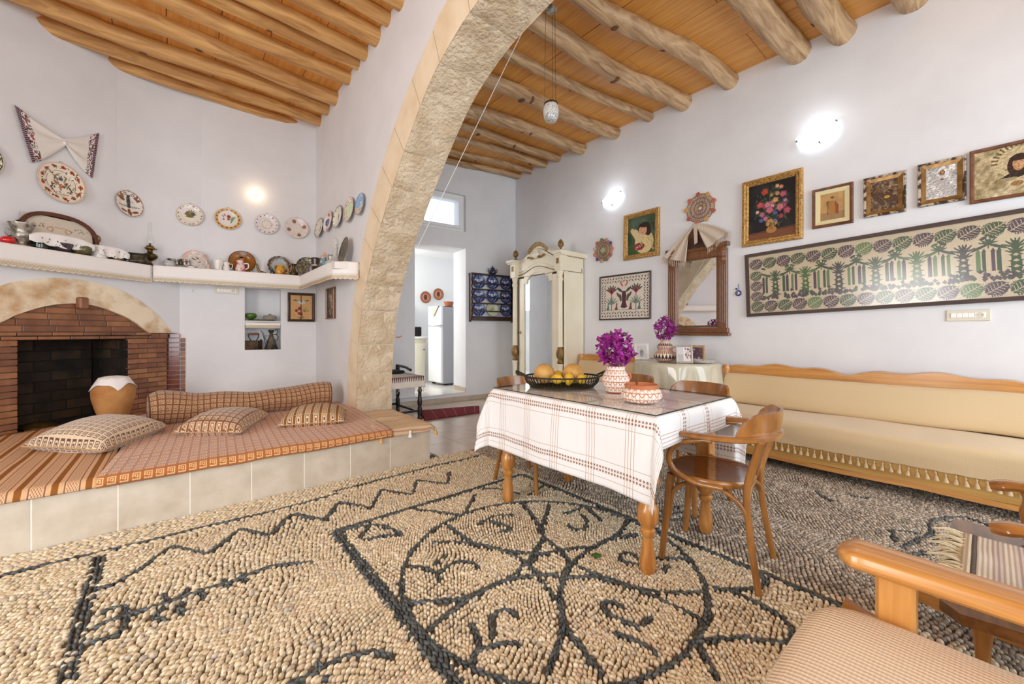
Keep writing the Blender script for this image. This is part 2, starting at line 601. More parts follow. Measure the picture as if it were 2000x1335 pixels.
# the corner between chimney wall and back wall is rounded off by the plasterer
b = MB()
c0, rad = np.array(DC), .42
aa = np.linspace(0, 1, 9)
p0, p2 = c0 - Dd * rad, c0 + Bd * rad
pts = np.array([p0 * (1 - q) ** 2 + c0 * 2 * q * (1 - q) + p2 * q ** 2 for q in aa]) - (Dn + Bn) * .0006
b.grid(np.array([np.c_[pts, np.full(9, 1.9)], np.c_[pts, np.full(9, 4.3)]]), flip=True)
b.build('plaster_fillet', PLASTER, None, 180, kind='structure').name = 'wall_corner'
# ------------------------------------------------------------------ the stone arch and the white wall it carries
IN = np.array([(4.51, .0), (4.51, .30), (4.509, .67), (4.439, 1.138), (4.283, 1.594), (3.968, 2.073), (3.606, 2.489), (3.218, 2.865), (2.827, 3.175),
    (2.423, 3.345), (2.132, 3.40), (1.55, 3.46)])
OUT = np.array([(4.86, .0), (4.852, .30), (4.82, .67), (4.72, 1.17), (4.60, 1.60), (4.332, 2.133), (4.02, 2.58), (3.64, 2.98), (3.218, 3.309),
    (2.827, 3.533), (2.561, 3.655), (1.55, 3.86)])
YC = 1.55
def resamp(P, n):
 P = np.array(P)
 d = np.r_[0, np.cumsum(np.hypot(*np.diff(P, axis=0).T))]
 t = np.linspace(0, d[-1], n)
 return np.stack([np.interp(t, d, P[:, k]) for k in range(2)], 1)
NS = 40
INs, OUTs = resamp(catmull(IN[1:], 6), NS * 10 + 1), resamp(catmull(OUT[1:], 6), NS * 10 + 1)
mir = lambda P: np.stack([2 * YC - P[:, 0], P[:, 1]], 1)
b = MB()
for P, q in ((OUTs[::5], 1), (mir(OUTs[::5]), -1)):
 top = np.stack([P[:, 0], np.full(len(P), 4.4)], 1)
 for X, fl in ((XA, q < 0), (XA2, q > 0)):
  G = np.stack([np.c_[np.full(len(P), X), P], np.c_[np.full(len(P), X), top]], 0)
  b.grid(G, flip=fl)
 ye = 6.35 if q > 0 else -2.6
 y0 = P[0, 0]
 b.box(((XA + XA2) / 2, (y0 + ye) / 2, 2.2), (XA2 - XA, abs(ye - y0), 4.4))
wall_mid = b.build('wall_middle', PLASTER, None, None, kind='structure')
STONE_R = M('arch_stone_rough', rgb(226, 208, 180), .92, col2=rgb(200, 176, 142), vs=5, lo=.35, hi=.7, bump=1.0, bs=30, bd=.03)
STONE_S = M('arch_stone_smooth', rgb(238, 222, 194), .88, col2=rgb(224, 200, 162), vs=4, lo=.4, hi=.75, bump=.25, bs=50, bd=.006)
MORTAR = M('arch_mortar', rgb(222, 206, 180), .95, bump=.4, bs=60)
nb = 13
cut = np.cumsum([0] + [1.15, .9, 1.05, .8, 1.0, .85, 1.05, .95, 1.1, 1.0, 1.15, .95, 1.0][:nb])
cut = cut / cut[-1]
for side in (1, -1):
 for k in range(nb):
  t0, t1 = cut[k] + .0008, cut[k + 1] - .0008
  tt = np.linspace(t0, t1, 11)
  idx = tt * (len(INs) - 1)
  I = np.stack([np.interp(idx, np.arange(len(INs)), INs[:, c]) for c in (0, 1)], 1)
  O = np.stack([np.interp(idx, np.arange(len(OUTs)), OUTs[:, c]) for c in (0, 1)], 1)
  if side < 0:
   I, O = mir(I), mir(O)
  cen = O - I
  cen /= np.linalg.norm(cen, axis=1)[:, None]
  # soffit, rough: bumps in and out along the radius
  w = np.linspace(0, 1, 13)
  gx, gt = np.meshgrid(XA - .004 + (XA2 - XA + .006) * w, tt)
  pr = .012 * vnoise(gx * 16, gt * 60, k + 3) + .009 * vnoise(gx * 37, gt * 150, k + 9) + .003 * math.sin(k * 2.3)
  ed = np.minimum(np.minimum(w, 1 - w)[None] * 12, np.minimum(tt - t0, t1 - tt)[:, None] / (t1 - t0) * 10).clip(0, 1)
  pr = pr * (.35 + .65 * ed) + .006 * (1 - ed)
  G = np.stack([gx, I[:, None, 0] + cen[:, None, 0] * pr, I[:, None, 1] + cen[:, None, 1] * pr], -1)
  bs = MB().grid(G, flip=side > 0)
  st = bs.build('arch_stone', STONE_R, wall_mid, 60)
  # smooth dressed faces on both sides of the wall
  bs = MB()
  for X, fl in ((XA - .006, side > 0), (XA2 + .002, side < 0)):
   g = np.stack([np.c_[np.full(11, X), I + cen * .004], np.c_[np.full(11, X), O]], 0)
   bs.grid(g, flip=fl)
  bs.build('dressed_face', STONE_S, st, None, label='smooth dressed front edge of the arch stone')
 # mortar bed behind the joints
 bs = MB()
 I, O = (INs[::6], OUTs[::6]) if side > 0 else (mir(INs[::6]), mir(OUTs[::6]))
 cen = O - I
 I = I + cen / np.linalg.norm(cen, axis=1)[:, None] * .010
 n = len(I)
 L = [np.c_[np.full(n, XA - .003), O], np.c_[np.full(n, XA - .003), I], np.c_[np.full(n, XA2), I], np.c_[np.full(n, XA2), O]]
 bs.grid(np.stack(L, 0), flip=side < 0)
 bs.build('mortar_bed', MORTAR, wall_mid, None)
# ------------------------------------------------------------------ ceiling boards and logs
BOARD = M('ceiling_board', rgb(232, 166, 84), .42, col2=rgb(206, 132, 56), vs=3.2, lo=.3, hi=.72, stretch=(9, .55, 1), bump=.08, bs=30, attr=False, dist=.6)
BOARD_R = M('ceiling_board_right', rgb(226, 166, 86), .38, col2=rgb(200, 134, 60), vs=3.0, lo=.3, hi=.72, stretch=(8, .5, 1), bump=.06, bs=30, dist=.8)
LOG = M('log_wood', rgb(206, 172, 130), .42, col2=rgb(132, 94, 58), vs=3.4, lo=.36, hi=.74, stretch=(.55, 4.5, 4.5), bump=.5, bs=14, bd=.012, attr=False, dist=1.2)
LOG_L = M('log_wood_left', rgb(220, 170, 106), .5, col2=rgb(158, 106, 54), vs=3.0, lo=.34, hi=.75, stretch=(.5, 5, 5), bump=.45, bs=14, bd=.01, dist=1.0)
KNOT = M('log_knot', rgb(84, 50, 28), .6, col2=rgb(120, 78, 44), vs=30, bump=.5, bs=60)
b = MB().box((.85, 1.8, 4.36), (8.6, 9.4, .16))
ceiling = b.build('ceiling', M('roof_deck', rgb(150, 110, 70), .8), None, None, kind='structure')
def board(x0, x1, y0, y1, mat, dz=0):
 MB().box(((x0 + x1) / 2, (y0 + y1) / 2, CEIL + .03 + dz), (x1 - x0 - .004, y1 - y0 - .004, .05), .004).build('board', mat, ceiling)
for x0, x1, wd, mat, y0, off in ((XA2, 5.0, .612, BOARD_R, -2.6, 0), (-3.3, XA, .40, BOARD, -2.6, .5)):
 n = round((x1 - x0) / wd)
 for i in range(n):
  y = y0 - random.random() * .8
  while y < 6.35:
   ln = random.choice((1.5, 1.9, 2.3))
   board(x0 + (x1 - x0) * i / n, x0 + (x1 - x0) * (i + 1) / n, y, min(y + ln, 6.45), mat, random.uniform(-.004, .003))
   y += ln
def log(p0, p1, r0, r1, mat, seed, bend=.03, knots=3):
 n = 26
 t = np.linspace(0, 1, n)
 P = np.array(p0)[None] * (1 - t[:, None]) + np.array(p1)[None] * t[:, None]
 P[:, 1] += bend * np.sin(t * pi * (1.2 + seed % 3 * .5) + seed) * np.sin(pi * t)
 P[:, 2] += .3 * bend * np.sin(t * 7 + seed * 1.7) * np.sin(pi * t)
 seg = 14
 th = np.linspace(0, 2 * pi, seg, endpoint=False)
 R = (r0 * (1 - t) + r1 * t)[:, None] * (1 + .10 * vnoise(t[:, None] * 9 + 0 * th, np.cos(th) * 1.3 + 9, seed) + .08 * vnoise(t[:, None] * 22 + 0 * th, np.sin(th) * 2, seed + 5))
 d = P[-1] - P[0]
 d /= np.linalg.norm(d)
 N = np.array([-d[1], d[0], 0])
 G = P[:, None] + N[None, None] * (R * np.cos(th))[..., None] + np.array([0, 0, 1.])[None, None] * (R * np.sin(th))[..., None]
 # one rounded end ring either side
 e0, e1 = P[0] - d * .012, P[-1] + d * .012
 G = np.concatenate([(e0 + (G[0] - P[0]) * .72)[None], G, (e1 + (G[-1] - P[-1]) * .72)[None]], 0)
 b = MB().grid(G, wrapv=True)
 k = b.n - len(G) * seg
 b.f += [tuple(k + j for j in range(seg)), tuple(k + (len(G) - 1) * seg + j for j in range(seg))[::-1]]
 o = b.build('log_beam', mat, ceiling, 50)
 rr = random.Random(seed)
 for q in range(knots):
  i = rr.randint(3, n - 4)
  a = rr.uniform(pi * 1.05, pi * 1.75)
  rad = R[i].mean()
  c = P[i] + N * cos(a) * rad * .93 + np.array([0, 0, 1]) * sin(a) * rad * .93
  nrm = Vector(N * cos(a) + np.array([0, 0, 1]) * sin(a))
  s = rr.uniform(.022, .04)
  mm = Matrix.Translation(c) @ nrm.to_track_quat('Z', 'X').to_matrix().to_4x4()
  MB().ell((0, 0, 0), (s * 1.7, s, s * .35), 10, 6, mm).build('knot', KNOT, o, 180, label='dark knot on the log')
 return o
for k, (y, r, kn) in enumerate([(.40, .11, 2), (.90, .115, 2), (1.27, .12, 2), (1.95, .095, 3), (2.50, .10, 3), (2.98, .064, 2), (3.53, .088, 3), (4.17, .092, 2), (4.69, .064, 4), (5.02, .06, 2),
        (5.40, .058, 3), (5.72, .055, 0)]):
 dy = .1149 * (XR - XA2 + .1)
 log((XR + .06, y, CEIL - r * .62), (XA2 - .08, y + dy, CEIL - r * .62), r, r * .86, LOG, k + 1, .075 if r < .1 else .05, kn)
for k, (y, r) in enumerate([(2.2, .085), (2.62, .08), (3.02, .085), (3.38, .075), (3.66, .066), (3.93, .084), (4.26, .076), (4.48, .062), (4.78, .08), (5.28, .092), (5.64, .08), (6.02, .072), (6.34, .06)]):
 x0 = -2.6 if y < 4.55 else max(-2.6, DC[0] - (DC[1] - y) / Dd[1] * Dd[0] - .25)
 x0 = max(-3.25, DC[0] - (DC[1] - y) / Dd[1] * Dd[0] - .35)
 log((XA + .05, y, CEIL - r * .55), (x0, y + (x0 - XA) * .075, CEIL - r * .55), r, r * 1.08, LOG_L, k + 31, .045, 2 if k % 2 else 1)
# ------------------------------------------------------------------ floor: pebble mosaic, tiles
BED = M('mosaic_bed', rgb(112, 102, 88), .95, bump=.5, bs=80)
floor = MB().box((.85, .4, -.062), (8.9, 6.3, .1)).build('floor', BED, None, None, kind='structure')
PEB = M('pebble', (1, 1, 1), .48, attr=True, col2=rgb(226, 214, 200), vs=60, spec=.4)
LINES = 'b:-0.67,3.14 -0.53,3.14 -0.36,3.13 -0.18,3.12 0.12,3.12 0.48,3.10 0.92,3.12|b:0.90,3.18 1.45,3.20 1.76,3.21 2.14,3.19 2.33,3.22|w:-0.32,3.08 -0.31,2.80 -0.31,2.53 -0.30,2.30 -0.29,2.02|s:-0.29,2.69 -0.23,2.68 -0.14,2.78 -0.02,2.96 0.13,2.72 0.30,2.95 0.42,2.74 0.58,2.96 0.73,2.74 0.87,2.95|s:0.60,2.96 0.73,2.73 0.89,2.96 1.02,2.71 1.20,2.99 1.34,2.74 1.50,2.99 1.65,2.76 1.82,3.01|s:-0.21,2.36 -0.16,2.36 -0.08,2.35 0.03,2.36 0.14,2.35 0.22,2.35 0.30,2.37 0.40,2.36 0.57,2.26|t:-0.25,2.45 -0.20,2.46 -0.16,2.40 -0.16,2.31|t:-0.26,2.24 -0.21,2.23 -0.17,2.24 -0.16,2.31|t:-0.26,2.34 -0.21,2.36 -0.17,2.34|t:-0.05,2.45 -0.03,2.35|t:0.04,2.43 0.02,2.35|t:0.08,2.38 0.10,2.27|t:0.17,2.40 0.19,2.29|t:0.24,2.41 0.26,2.28|t:-0.04,2.33 -0.07,2.26 -0.03,2.21|t:0.02,2.32 -0.00,2.27 0.04,2.21|t:0.09,2.32 0.11,2.25|s:0.29,1.54 0.35,1.53 0.44,1.54 0.51,1.52 0.58,1.48 0.62,1.41|t:0.39,1.58 0.40,1.51|t:0.38,1.49 0.41,1.48|t:0.74,2.53 0.93,2.48 1.00,2.37 1.03,2.22|t:0.81,2.35 0.87,2.42 0.92,2.48|t:0.82,2.33 0.93,2.30 1.03,2.23|s:1.23,2.52 1.34,2.37 1.44,2.23|s:1.48,2.24 1.71,2.46|t:1.80,2.51 1.90,2.41 1.96,2.24|s:1.98,2.18 2.23,2.25|s:0.77,1.45 0.88,1.48 1.01,1.51 1.20,1.51 1.31,1.47 1.39,1.42 1.46,1.37|s:0.78,1.66 0.88,1.60 0.99,1.53 1.12,1.51 1.28,1.51 1.37,1.54 1.43,1.54 1.53,1.60 1.64,1.65|s:1.12,2.05 1.24,1.95 1.33,1.83 1.38,1.70 1.40,1.57 1.37,1.43 1.33,1.31 1.30,1.23 1.23,1.13 1.20,1.06 1.18,0.99 1.15,0.91|s:1.30,2.17 1.29,2.00 1.31,1.86 1.42,1.67 1.52,1.56 1.62,1.52 1.76,1.45|s:1.87,2.11 1.77,1.87 1.66,1.69 1.63,1.56 1.59,1.43 1.50,1.36 1.36,1.27 1.30,1.21 1.22,1.13 1.14,1.07 1.06,1.03|s:2.00,1.98 1.77,1.80 1.63,1.67 1.48,1.59 1.39,1.51|s:2.23,1.49 2.01,1.42 1.78,1.42 1.57,1.39 1.44,1.33 1.34,1.26|s:2.11,1.34 1.98,1.40 1.83,1.43|s:1.58,1.36 1.60,1.25 1.63,1.15 1.68,1.02 1.79,0.91 1.88,0.84|s:1.47,1.33 1.57,1.25 1.61,1.16 1.66,1.05 1.67,0.93 1.68,0.83 1.68,0.77 1.61,0.74 1.52,0.74|s:1.93,0.84 1.99,0.77 2.10,0.70 2.19,0.69 2.24,0.76|s:1.98,0.78 1.98,0.66 1.97,0.58 1.92,0.52 1.82,0.50 1.76,0.56 1.70,0.63 1.61,0.69 1.55,0.72|s:1.54,0.71 1.49,0.66 1.44,0.60 1.43,0.58|s:1.13,1.06 1.06,1.03 0.98,0.98|s:1.22,1.10 1.18,0.99 1.16,0.91 1.14,0.86|s:1.34,0.97 1.37,0.89 1.38,0.82 1.37,0.77|t:0.91,1.91 0.96,1.87 0.99,1.79 0.98,1.69|t:1.00,1.77 1.09,1.79 1.16,1.77 1.19,1.70 1.15,1.65|t:1.02,1.84 1.12,1.89|s:0.93,1.38 0.91,1.29 0.87,1.24 0.82,1.21|s:0.95,1.25 1.01,1.34 1.06,1.36 1.11,1.33 1.10,1.28|s:0.86,1.24 0.94,1.22 1.00,1.18 1.02,1.14|t:1.41,1.05 1.44,1.09 1.47,1.10 1.50,1.06 1.49,1.03|t:1.41,1.05 1.42,0.99 1.44,0.93 1.45,0.91 1.53,0.92|t:1.87,1.19 1.90,1.24 1.86,1.28 1.80,1.25 1.80,1.21 1.85,1.16|s:1.96,1.14 2.01,1.09 2.09,1.02|t:1.87,1.05 1.96,1.07|t:1.97,1.81 2.07,1.79 2.16,1.78 2.08,1.59|t:1.88,1.70 1.86,1.63 1.91,1.59 2.01,1.65 2.05,1.74|t:1.44,2.05 1.53,2.07 1.61,2.07 1.72,2.00|t:1.53,2.04 1.57,1.94 1.56,1.86 1.50,1.90|s:2.46,1.43 2.71,1.36|s:2.40,1.38 2.60,1.31|s:2.35,1.35 2.60,1.21|t:3.34,0.38 3.20,0.35 3.18,0.33|t:3.33,0.38 3.42,0.26|s:3.09,0.31 3.30,0.26 3.46,0.22 3.67,0.23 3.81,0.18 3.93,0.09 3.87,-0.01 3.94,-0.09|t:3.45,0.21 3.32,0.18|t:3.03,0.28 3.19,0.19|t:3.74,0.18 3.80,0.10 3.78,-0.01|t:3.70,0.84 3.59,0.74 3.62,0.69|t:3.80,0.69 3.82,0.61 3.86,0.54'
def dome(seg, lv):
 """half-buried ellipsoid, unit radii"""
 th = np.linspace(0, 2 * pi, seg, endpoint=False)
 V = [np.c_[np.cos(th) * cos(a), np.sin(th) * cos(a), np.full(seg, sin(a))] for a in lv]
 V.append(np.array([[0, 0, 1.0]]))
 V = np.vstack(V)
 F = []
 n = len(lv)
 for i in range(n - 1):
  for j in range(seg):
   F.append((i * seg + j, i * seg + (j + 1) % seg, (i + 1) * seg + (j + 1) % seg))
   F.append((i * seg + j, (i + 1) * seg + (j + 1) % seg, (i + 1) * seg + j))
 for j in range(seg):
  F.append(((n - 1) * seg + j, (n - 1) * seg + (j + 1) % seg, n * seg))
 return V, np.array(F)
D_HI = dome(10, (-.35, .25, .72))
D_LO = dome(7, (-.3, .5))
D_MD = dome(8, (-.35, .25, .72))
def pebble_mesh(name, S, proto, parent, **tags):
 """S rows: x, y, z, a (half length), b (half width), h, angle, tilt, r, g, b"""
 V0, F0 = proto
 n, nv = len(S), len(V0)
 c, s = np.cos(S[:, 6])[:, None], np.sin(S[:, 6])[:, None]
 w = 1 + .10 * np.sin(V0[None, :, 0] * 2.1 + S[:, 0:1] * 97) * V0[None, :, 1]
 lx, ly = V0[None, :, 0] * S[:, 3:4], V0[None, :, 1] * S[:, 4:5] * w
 lz = V0[None, :, 2] * S[:, 5:6] + lx * S[:, 7:8]
 V = np.stack([S[:, 0:1] + lx * c - ly * s, S[:, 1:2] + lx * s + ly * c, S[:, 2:3] + lz], -1).reshape(-1, 3)
 F = (F0[None] + (np.arange(n) * nv)[:, None, None]).reshape(-1, 3)
 C = np.repeat(S[:, 8:11], len(F0) * 3, 0)
 return raw_mesh(name, V, F, C, PEB, parent, True, **tags)
def dark_cols(n):
 base = np.array(rgb(92, 100, 100))[None] * rng.uniform(.4, 1.35, (n, 1))
 base[:, 2] *= rng.uniform(.95, 1.12, n)
 return base
def cream_cols(X, Y):
 n = len(X)
 a, b_ = np.array(rgb(242, 233, 208)), np.array(rgb(222, 208, 176))
 t = rng.uniform(0, 1, (n, 1))
 C = a * (1 - t) + b_ * t
 gr = rng.uniform(0, 1, n)
 C[gr > .9] = np.array(rgb(212, 205, 190)) * rng.uniform(.8, 1.1, ((gr > .9).sum(), 1))
 C[gr < .04] = np.array(rgb(226, 204, 178))
 # the ground of pinkish grey river pebbles right of the framed medallion
 k = ((X > 2.3) * 1.0)[:, None]
 C2 = np.array(rgb(204, 193, 178)) * rng.uniform(.42, 1.08, (n, 1))
 return C * (1 - k) + C2 * k
def along(P, step):
 d = np.r_[0, np.cumsum(np.hypot(*np.diff(P, axis=0).T))]
 t = np.arange(step * .5, d[-1], step)
 Q = np.stack([np.interp(t, d, P[:, k]) for k in range(2)], 1)
 tg = np.stack([np.interp(t + .004, d, P[:, k]) - np.interp(t - .004, d, P[:, k]) for k in range(2)], 1)
 return Q, np.arctan2(tg[:, 1], tg[:, 0])
dark = []
def braid(P, rows, step=.033, gap=.0105, a=.0175, bw=.0068, slant=.30):
 for r in range(rows):
  Q, ang = along(P, step)
  if r % 2:
   Q2 = np.vstack([Q[:1], (Q[1:] + Q[:-1]) / 2])
   Q = Q2
  o = (r - (rows - 1) / 2) * gap
  sg = 1 if r % 2 else -1
  for (x, y), g in zip(Q, ang):
   dark.append((x - sin(g) * o + random.uniform(-.002, .002), y + cos(g) * o + random.uniform(-.002, .002), g + sg * slant + random.uniform(-.15, .15),
       a * random.uniform(.85, 1.15), bw * random.uniform(.85, 1.2)))
for rec in LINES.split('|'):
 k, s = rec.split(':')
 P = np.array([tuple(map(float, q.split(','))) for q in s.split()])
 P = catmull(P, 5) if k in 'bt' or len(P) > 3 and '.87,2.95' not in s and '1.82,3.01' not in s else P
 if k == 'w':
  braid(P, 3, .036, .0195, .0175, .0078, .15)
 elif k == 't':
  braid(P, 2, .03, .0085, .0155, .006, .3)
 else:
  braid(P, 2, .032, .0098, .0172, .0066)
fx0, fx1, fy1, fy0 = .735, 2.245, 2.54, .25
braid(np.array([(fx0, fy0), (fx0, fy1)]), 4, .036, .0145, .0195, .0082)
braid(np.array([(fx0, fy1), (fx1, fy1)]), 3, .034, .0115)
braid(np.array([(fx1, fy1), (fx1, fy0 + .1)]), 3, .034, .0115)
th = np.linspace(0, 2 * pi, 120)
braid(np.c_[1.495 + .742 * np.cos(th), 1.48 + .752 * np.sin(th)], 2, .033, .0110)
DK = np.array(dark)
# cream ground: rows of stones on edge following a gently warped lattice
def lattice(x0, x1, y0, y1, su, sv, rot, amp, seed):
 cx, cy = (x0 + x1) / 2, (y0 + y1) / 2
 R = math.hypot(x1 - x0, y1 - y0) / 2 + .3
 u, v = np.meshgrid(np.arange(-R, R, su), np.arange(-R, R, sv))
 u[1::2] += su / 2
 u, v = u.ravel(), v.ravel()
 u = u + rng.uniform(-.2, .2, len(u)) * su
 v = v + rng.uniform(-.11, .11, len(v)) * sv
 def warp(u, v):
  x = cx + u * cos(rot) - v * sin(rot)
  y = cy + u * sin(rot) + v * cos(rot)
  return (x + amp * vnoise(x * 2.3, y * 2.3, seed) + amp * .5 * vnoise(x * 5, y * 5, seed + 1),
    y + amp * vnoise(x * 2.3, y * 2.3, seed + 2) + amp * .5 * vnoise(x * 5, y * 5, seed + 3))
 x, y = warp(u, v)
 xa, ya = warp(u + .004, v)
 ang = np.arctan2(ya - y, xa - x) + rng.normal(0, .13 if su > .025 else .55, len(x))
 k = (x > x0) & (x < x1) & (y > y0) & (y < y1)
 return np.c_[x[k], y[k], ang[k]]
# the visible ground only, and a margin of half a metre about it
def seen(x, y):
 d = x * .643 + y * .766
 t = (x * .766 - y * .643) / np.maximum(d, .01)
 return (d > .80) & (t > -1.52) & (t < 2.1) & (y < 3.38 + .0 * x + .06 * (x > 1.83)) & (x < 4.75) & (x > -1.75)
zones = [((-1.8, fx0 - .02, .6, 3.06), .0262, .0146, .42, .08, 3), ((-1.8, 1.82, 3.12, 3.39), .03, .019, .05, .02, 11), ((fx0 - .02, fx1 + .02, 2.56, 3.06), .0255, .0146, .42, .06, 3),
   ((fx0, fx1, .1, 2.54), .0240, .0146, 1.0, .07, 23), ((fx1 + .02, 4.8, -1.2, 3.43), .0225, .0185, .6, .05, 37), ((-1.8, 1.85, 3.03, 3.12), .032, .02, .02, .01, 13),
   ((1.82, 2.27, 2.95, 3.43), .03, .02, .5, .04, 15)]
parts = [np.c_[lattice(*z, a, bb, r, am, sd), np.full((1,), 1.0) * np.ones((1, 1)) * 0 + 0] if False else np.c_[(L := lattice(*z, a, bb, r, am, sd)), np.full(len(L), a), np.full(len(L), bb)]
   for z, a, bb, r, am, sd in zones]
CR = np.vstack(parts)
CR = CR[seen(CR[:, 0], CR[:, 1])]
DK = DK[seen(DK[:, 0], DK[:, 1])]
# a cell hash drops the stones that would crowd the dark lines or each other
cell = {}
for x, y in DK[:, :2]:
 cell.setdefault((int(x // .04), int(y // .04)), []).append((x, y, .0142))
keep = []
ca = np.cos(CR[:, 2])
for k, (x, y) in enumerate(CR[:, :2]):
 i, j = int(x // .04), int(y // .04)
 ok = True
 for di in (-1, 0, 1):
  for dj in (-1, 0, 1):
   for qx, qy, rad in cell.get((i + di, j + dj), ()):
    if (x - qx) ** 2 + (y - qy) ** 2 < rad * rad:
     ok = False
     break
   if not ok:
    break
  if not ok:
   break
 if ok:
  keep.append(k)
  cell.setdefault((i, j), []).append((x, y, .0104))
CR = CR[keep]
n = len(CR)
big = 1 + .22 * rng.normal(0, 1, n).clip(-1.2, 1.6)
S_cream = np.c_[CR[:, 0], CR[:, 1], np.full(n, -.0085) + rng.uniform(-.003, .003, n), CR[:, 3] * .51 * big.clip(.8, 1.3), CR[:, 4] * .53 * (.55 + .45 * big), rng.uniform(.0125, .0165, n), CR[:, 2],
    rng.normal(0, .07, n), cream_cols(CR[:, 0], CR[:, 1])]
n = len(DK)
S_dark = np.c_[DK[:, 0], DK[:, 1], np.full(n, -.009), DK[:, 3], DK[:, 4], rng.uniform(.013, .017, n), DK[:, 2], rng.normal(0, .08, n), dark_cols(n)]
def depth(S):
 return S[:, 0] * .643 + S[:, 1] * .766
def inview(S):
 d = depth(S)
 t = (S[:, 0] * .766 - S[:, 1] * .643) / d
 return (d > 1.365) & (np.abs(t) < 1.28) & ~((S[:, 0] > .9) & (S[:, 1] < .30))
def split(S, name, one, many):
 d = depth(S) + 100 * ~inview(S)
 o = np.argsort(d)
 for k in o[:one]:
  pebble_mesh(name, S[k:k + 1], D_HI, floor)
 rest = S[o[one:]]
 near = depth(rest) < 2.9
 return rest[near], rest[~near]
rc_n, rc_f = split(S_cream, 'pebble', 200, 0)
rd_n, rd_f = split(S_dark, 'dark_pebble', 100, 0)
pebble_mesh('pebbles', rc_n, D_MD, floor, kind='stuff')
pebble_mesh('small_pebbles', rc_f, D_LO, floor, kind='stuff')
pebble_mesh('dark_pebbles', rd_n, D_HI, floor, kind='stuff')
pebble_mesh('small_dark_pebbles', rd_f, D_LO, floor, kind='stuff')
# pale tiles of the far end of the right bay
TILE = M('floor_tile', rgb(206, 194, 180), .22, col2=rgb(196, 182, 166), vs=4, spec=.5)
GROUT = M('tile_grout', rgb(168, 154, 138), .9)
MB().box((3.47, 4.86, -.06), (3.06, 2.9, .1)).build('grout_bed', GROUT, floor)
for i in range(8):
 for j in range(7):
  x0, y0 = 1.95 + i * .40, 3.42 + j * .40
  x1, y1 = min(x0 + .396, 4.98), y0 + .396
  if x1 - x0 < .05:
   continue
  e = .033 if j == 0 else 0
  MB().add([(x0, y0 + (.02 - .08 * (x0 - 1.95) if j == 0 else 0), 0), (x1, y0 + (.02 - .08 * (x1 - 1.95) if j == 0 else 0), 0), (x1, y1, 0), (x0, y1, 0)] +
     [(x0, y0, -.02), (x1, y0, -.02), (x1, y1, -.02), (x0, y1, -.02)], [(0, 1, 2, 3), (4, 5, 1, 0), (5, 6, 2, 1), (6, 7, 3, 2), (7, 4, 0, 3)]).build('tile', TILE, floor)
# ------------------------------------------------------------------ shared materials for furnishings
PRINT = M('glazed_print', (1, 1, 1), .22, attr=True, spec=.5)
CANVAS = M('canvas_print', (1, 1, 1), .6, attr=True, col2=rgb(236, 234, 230), vs=160)
CANVAS_G = M('varnished_print', (1, 1, 1), .3, attr=True)
BRASS = M('old_brass', rgb(150, 124, 70), .38, .9, col2=rgb(92, 74, 42), vs=14)
SILVER = M('tarnished_silver', rgb(206, 202, 192), .36, .7, col2=rgb(110, 104, 94), vs=24, bump=.3, bs=60)
PEWTER = M('dark_pewter', rgb(92, 88, 74), .45, .85, col2=rgb(44, 42, 36), vs=18, bump=.35, bs=50)
IRON = M('dark_iron', rgb(52, 48, 44), .5, .8)
COPPER = M('copper', rgb(186, 112, 78), .3, .9, col2=rgb(120, 66, 44), vs=10)
WOOD_D = M('dark_wood', rgb(74, 44, 28), .38, col2=rgb(46, 27, 18), vs=5, stretch=(3, 3, .6), coat=.2)
WOOD_M = M('walnut_wood', rgb(126, 80, 46), .36, col2=rgb(106, 66, 38), vs=5, stretch=(6, 6, .6), coat=.25)
COTTON = M('white_cotton', rgb(242, 240, 237), .85, bump=.12, bs=120, bd=.003, sheen=.2)
LACE = M('lace', rgb(232, 220, 198), .9, bump=.5, bs=160, bd=.004)
LACE_D = M('lace_thread', rgb(190, 172, 142), .9)
CERAM = M('white_ceramic', rgb(236, 230, 222), .2, coat=.2)
TERRA = M('terracotta', rgb(190, 118, 78), .8, col2=rgb(170, 98, 62), vs=9, bump=.2, bs=60)
def glass_mat(name, tint=(1, 1, 1), ior=1.45, rough=.02, white=0.0):
 if name in MATS:
  return MATS[name]
 t = NT(name)
 fr = t.n('ShaderNodeFresnel')
 # the same reflectance on the way in and on the way out, so a sheet does not trap light
 ge = t.n('ShaderNodeNewGeometry')
 t.l(t.math('ADD', ior, t.math('MULTIPLY', ge.outputs['Backfacing'], 1 / ior - ior)), fr.inputs[0])
 tr = t.n('ShaderNodeBsdfTransparent')
 tr.inputs[0].default_value = (*tint, 1)
 gl = t.n('ShaderNodeBsdfGlossy')
 gl.inputs['Roughness'].default_value = rough
 mx = t.n('ShaderNodeMixShader')
 t.l(fr.outputs[0], mx.inputs[0])
 t.l(tr.outputs[0], mx.inputs[1])
 t.l(gl.outputs[0], mx.inputs[2])
 out = mx.outputs[0]
 if white:
  df = t.n('ShaderNodeBsdfDiffuse')
  df.inputs[0].default_value = (.82, .82, .80, 1)
  m2 = t.n('ShaderNodeMixShader')
  vz = t.n('ShaderNodeTexVoronoi', feature='DISTANCE_TO_EDGE')
  vz.inputs['Scale'].default_value = 60
  t.l(t.coord('Object'), vz.inputs['Vector'])
  t.l(t.ramp(vz.outputs[0], [(0, white * 1.6), (.25, white * .5)]), m2.inputs[0])
  t.l(out, m2.inputs[1])
  t.l(df.outputs[0], m2.inputs[2])
  out = m2.outputs[0]
 t.l(out, t.t.nodes['Material Output'].inputs[0])
 MATS[name] = t.m
 return t.m
PANE = glass_mat('pane_glass', ior=1.38)
PANE_S = glass_mat('satin_pane_glass', ior=1.5, rough=.16)
CUTGLASS = glass_mat('cut_glass', (.93, .94, .93), 1.6, .08, .38)
THINGLASS = glass_mat('lamp_glass', (.97, .98, .97), 1.5, .03)
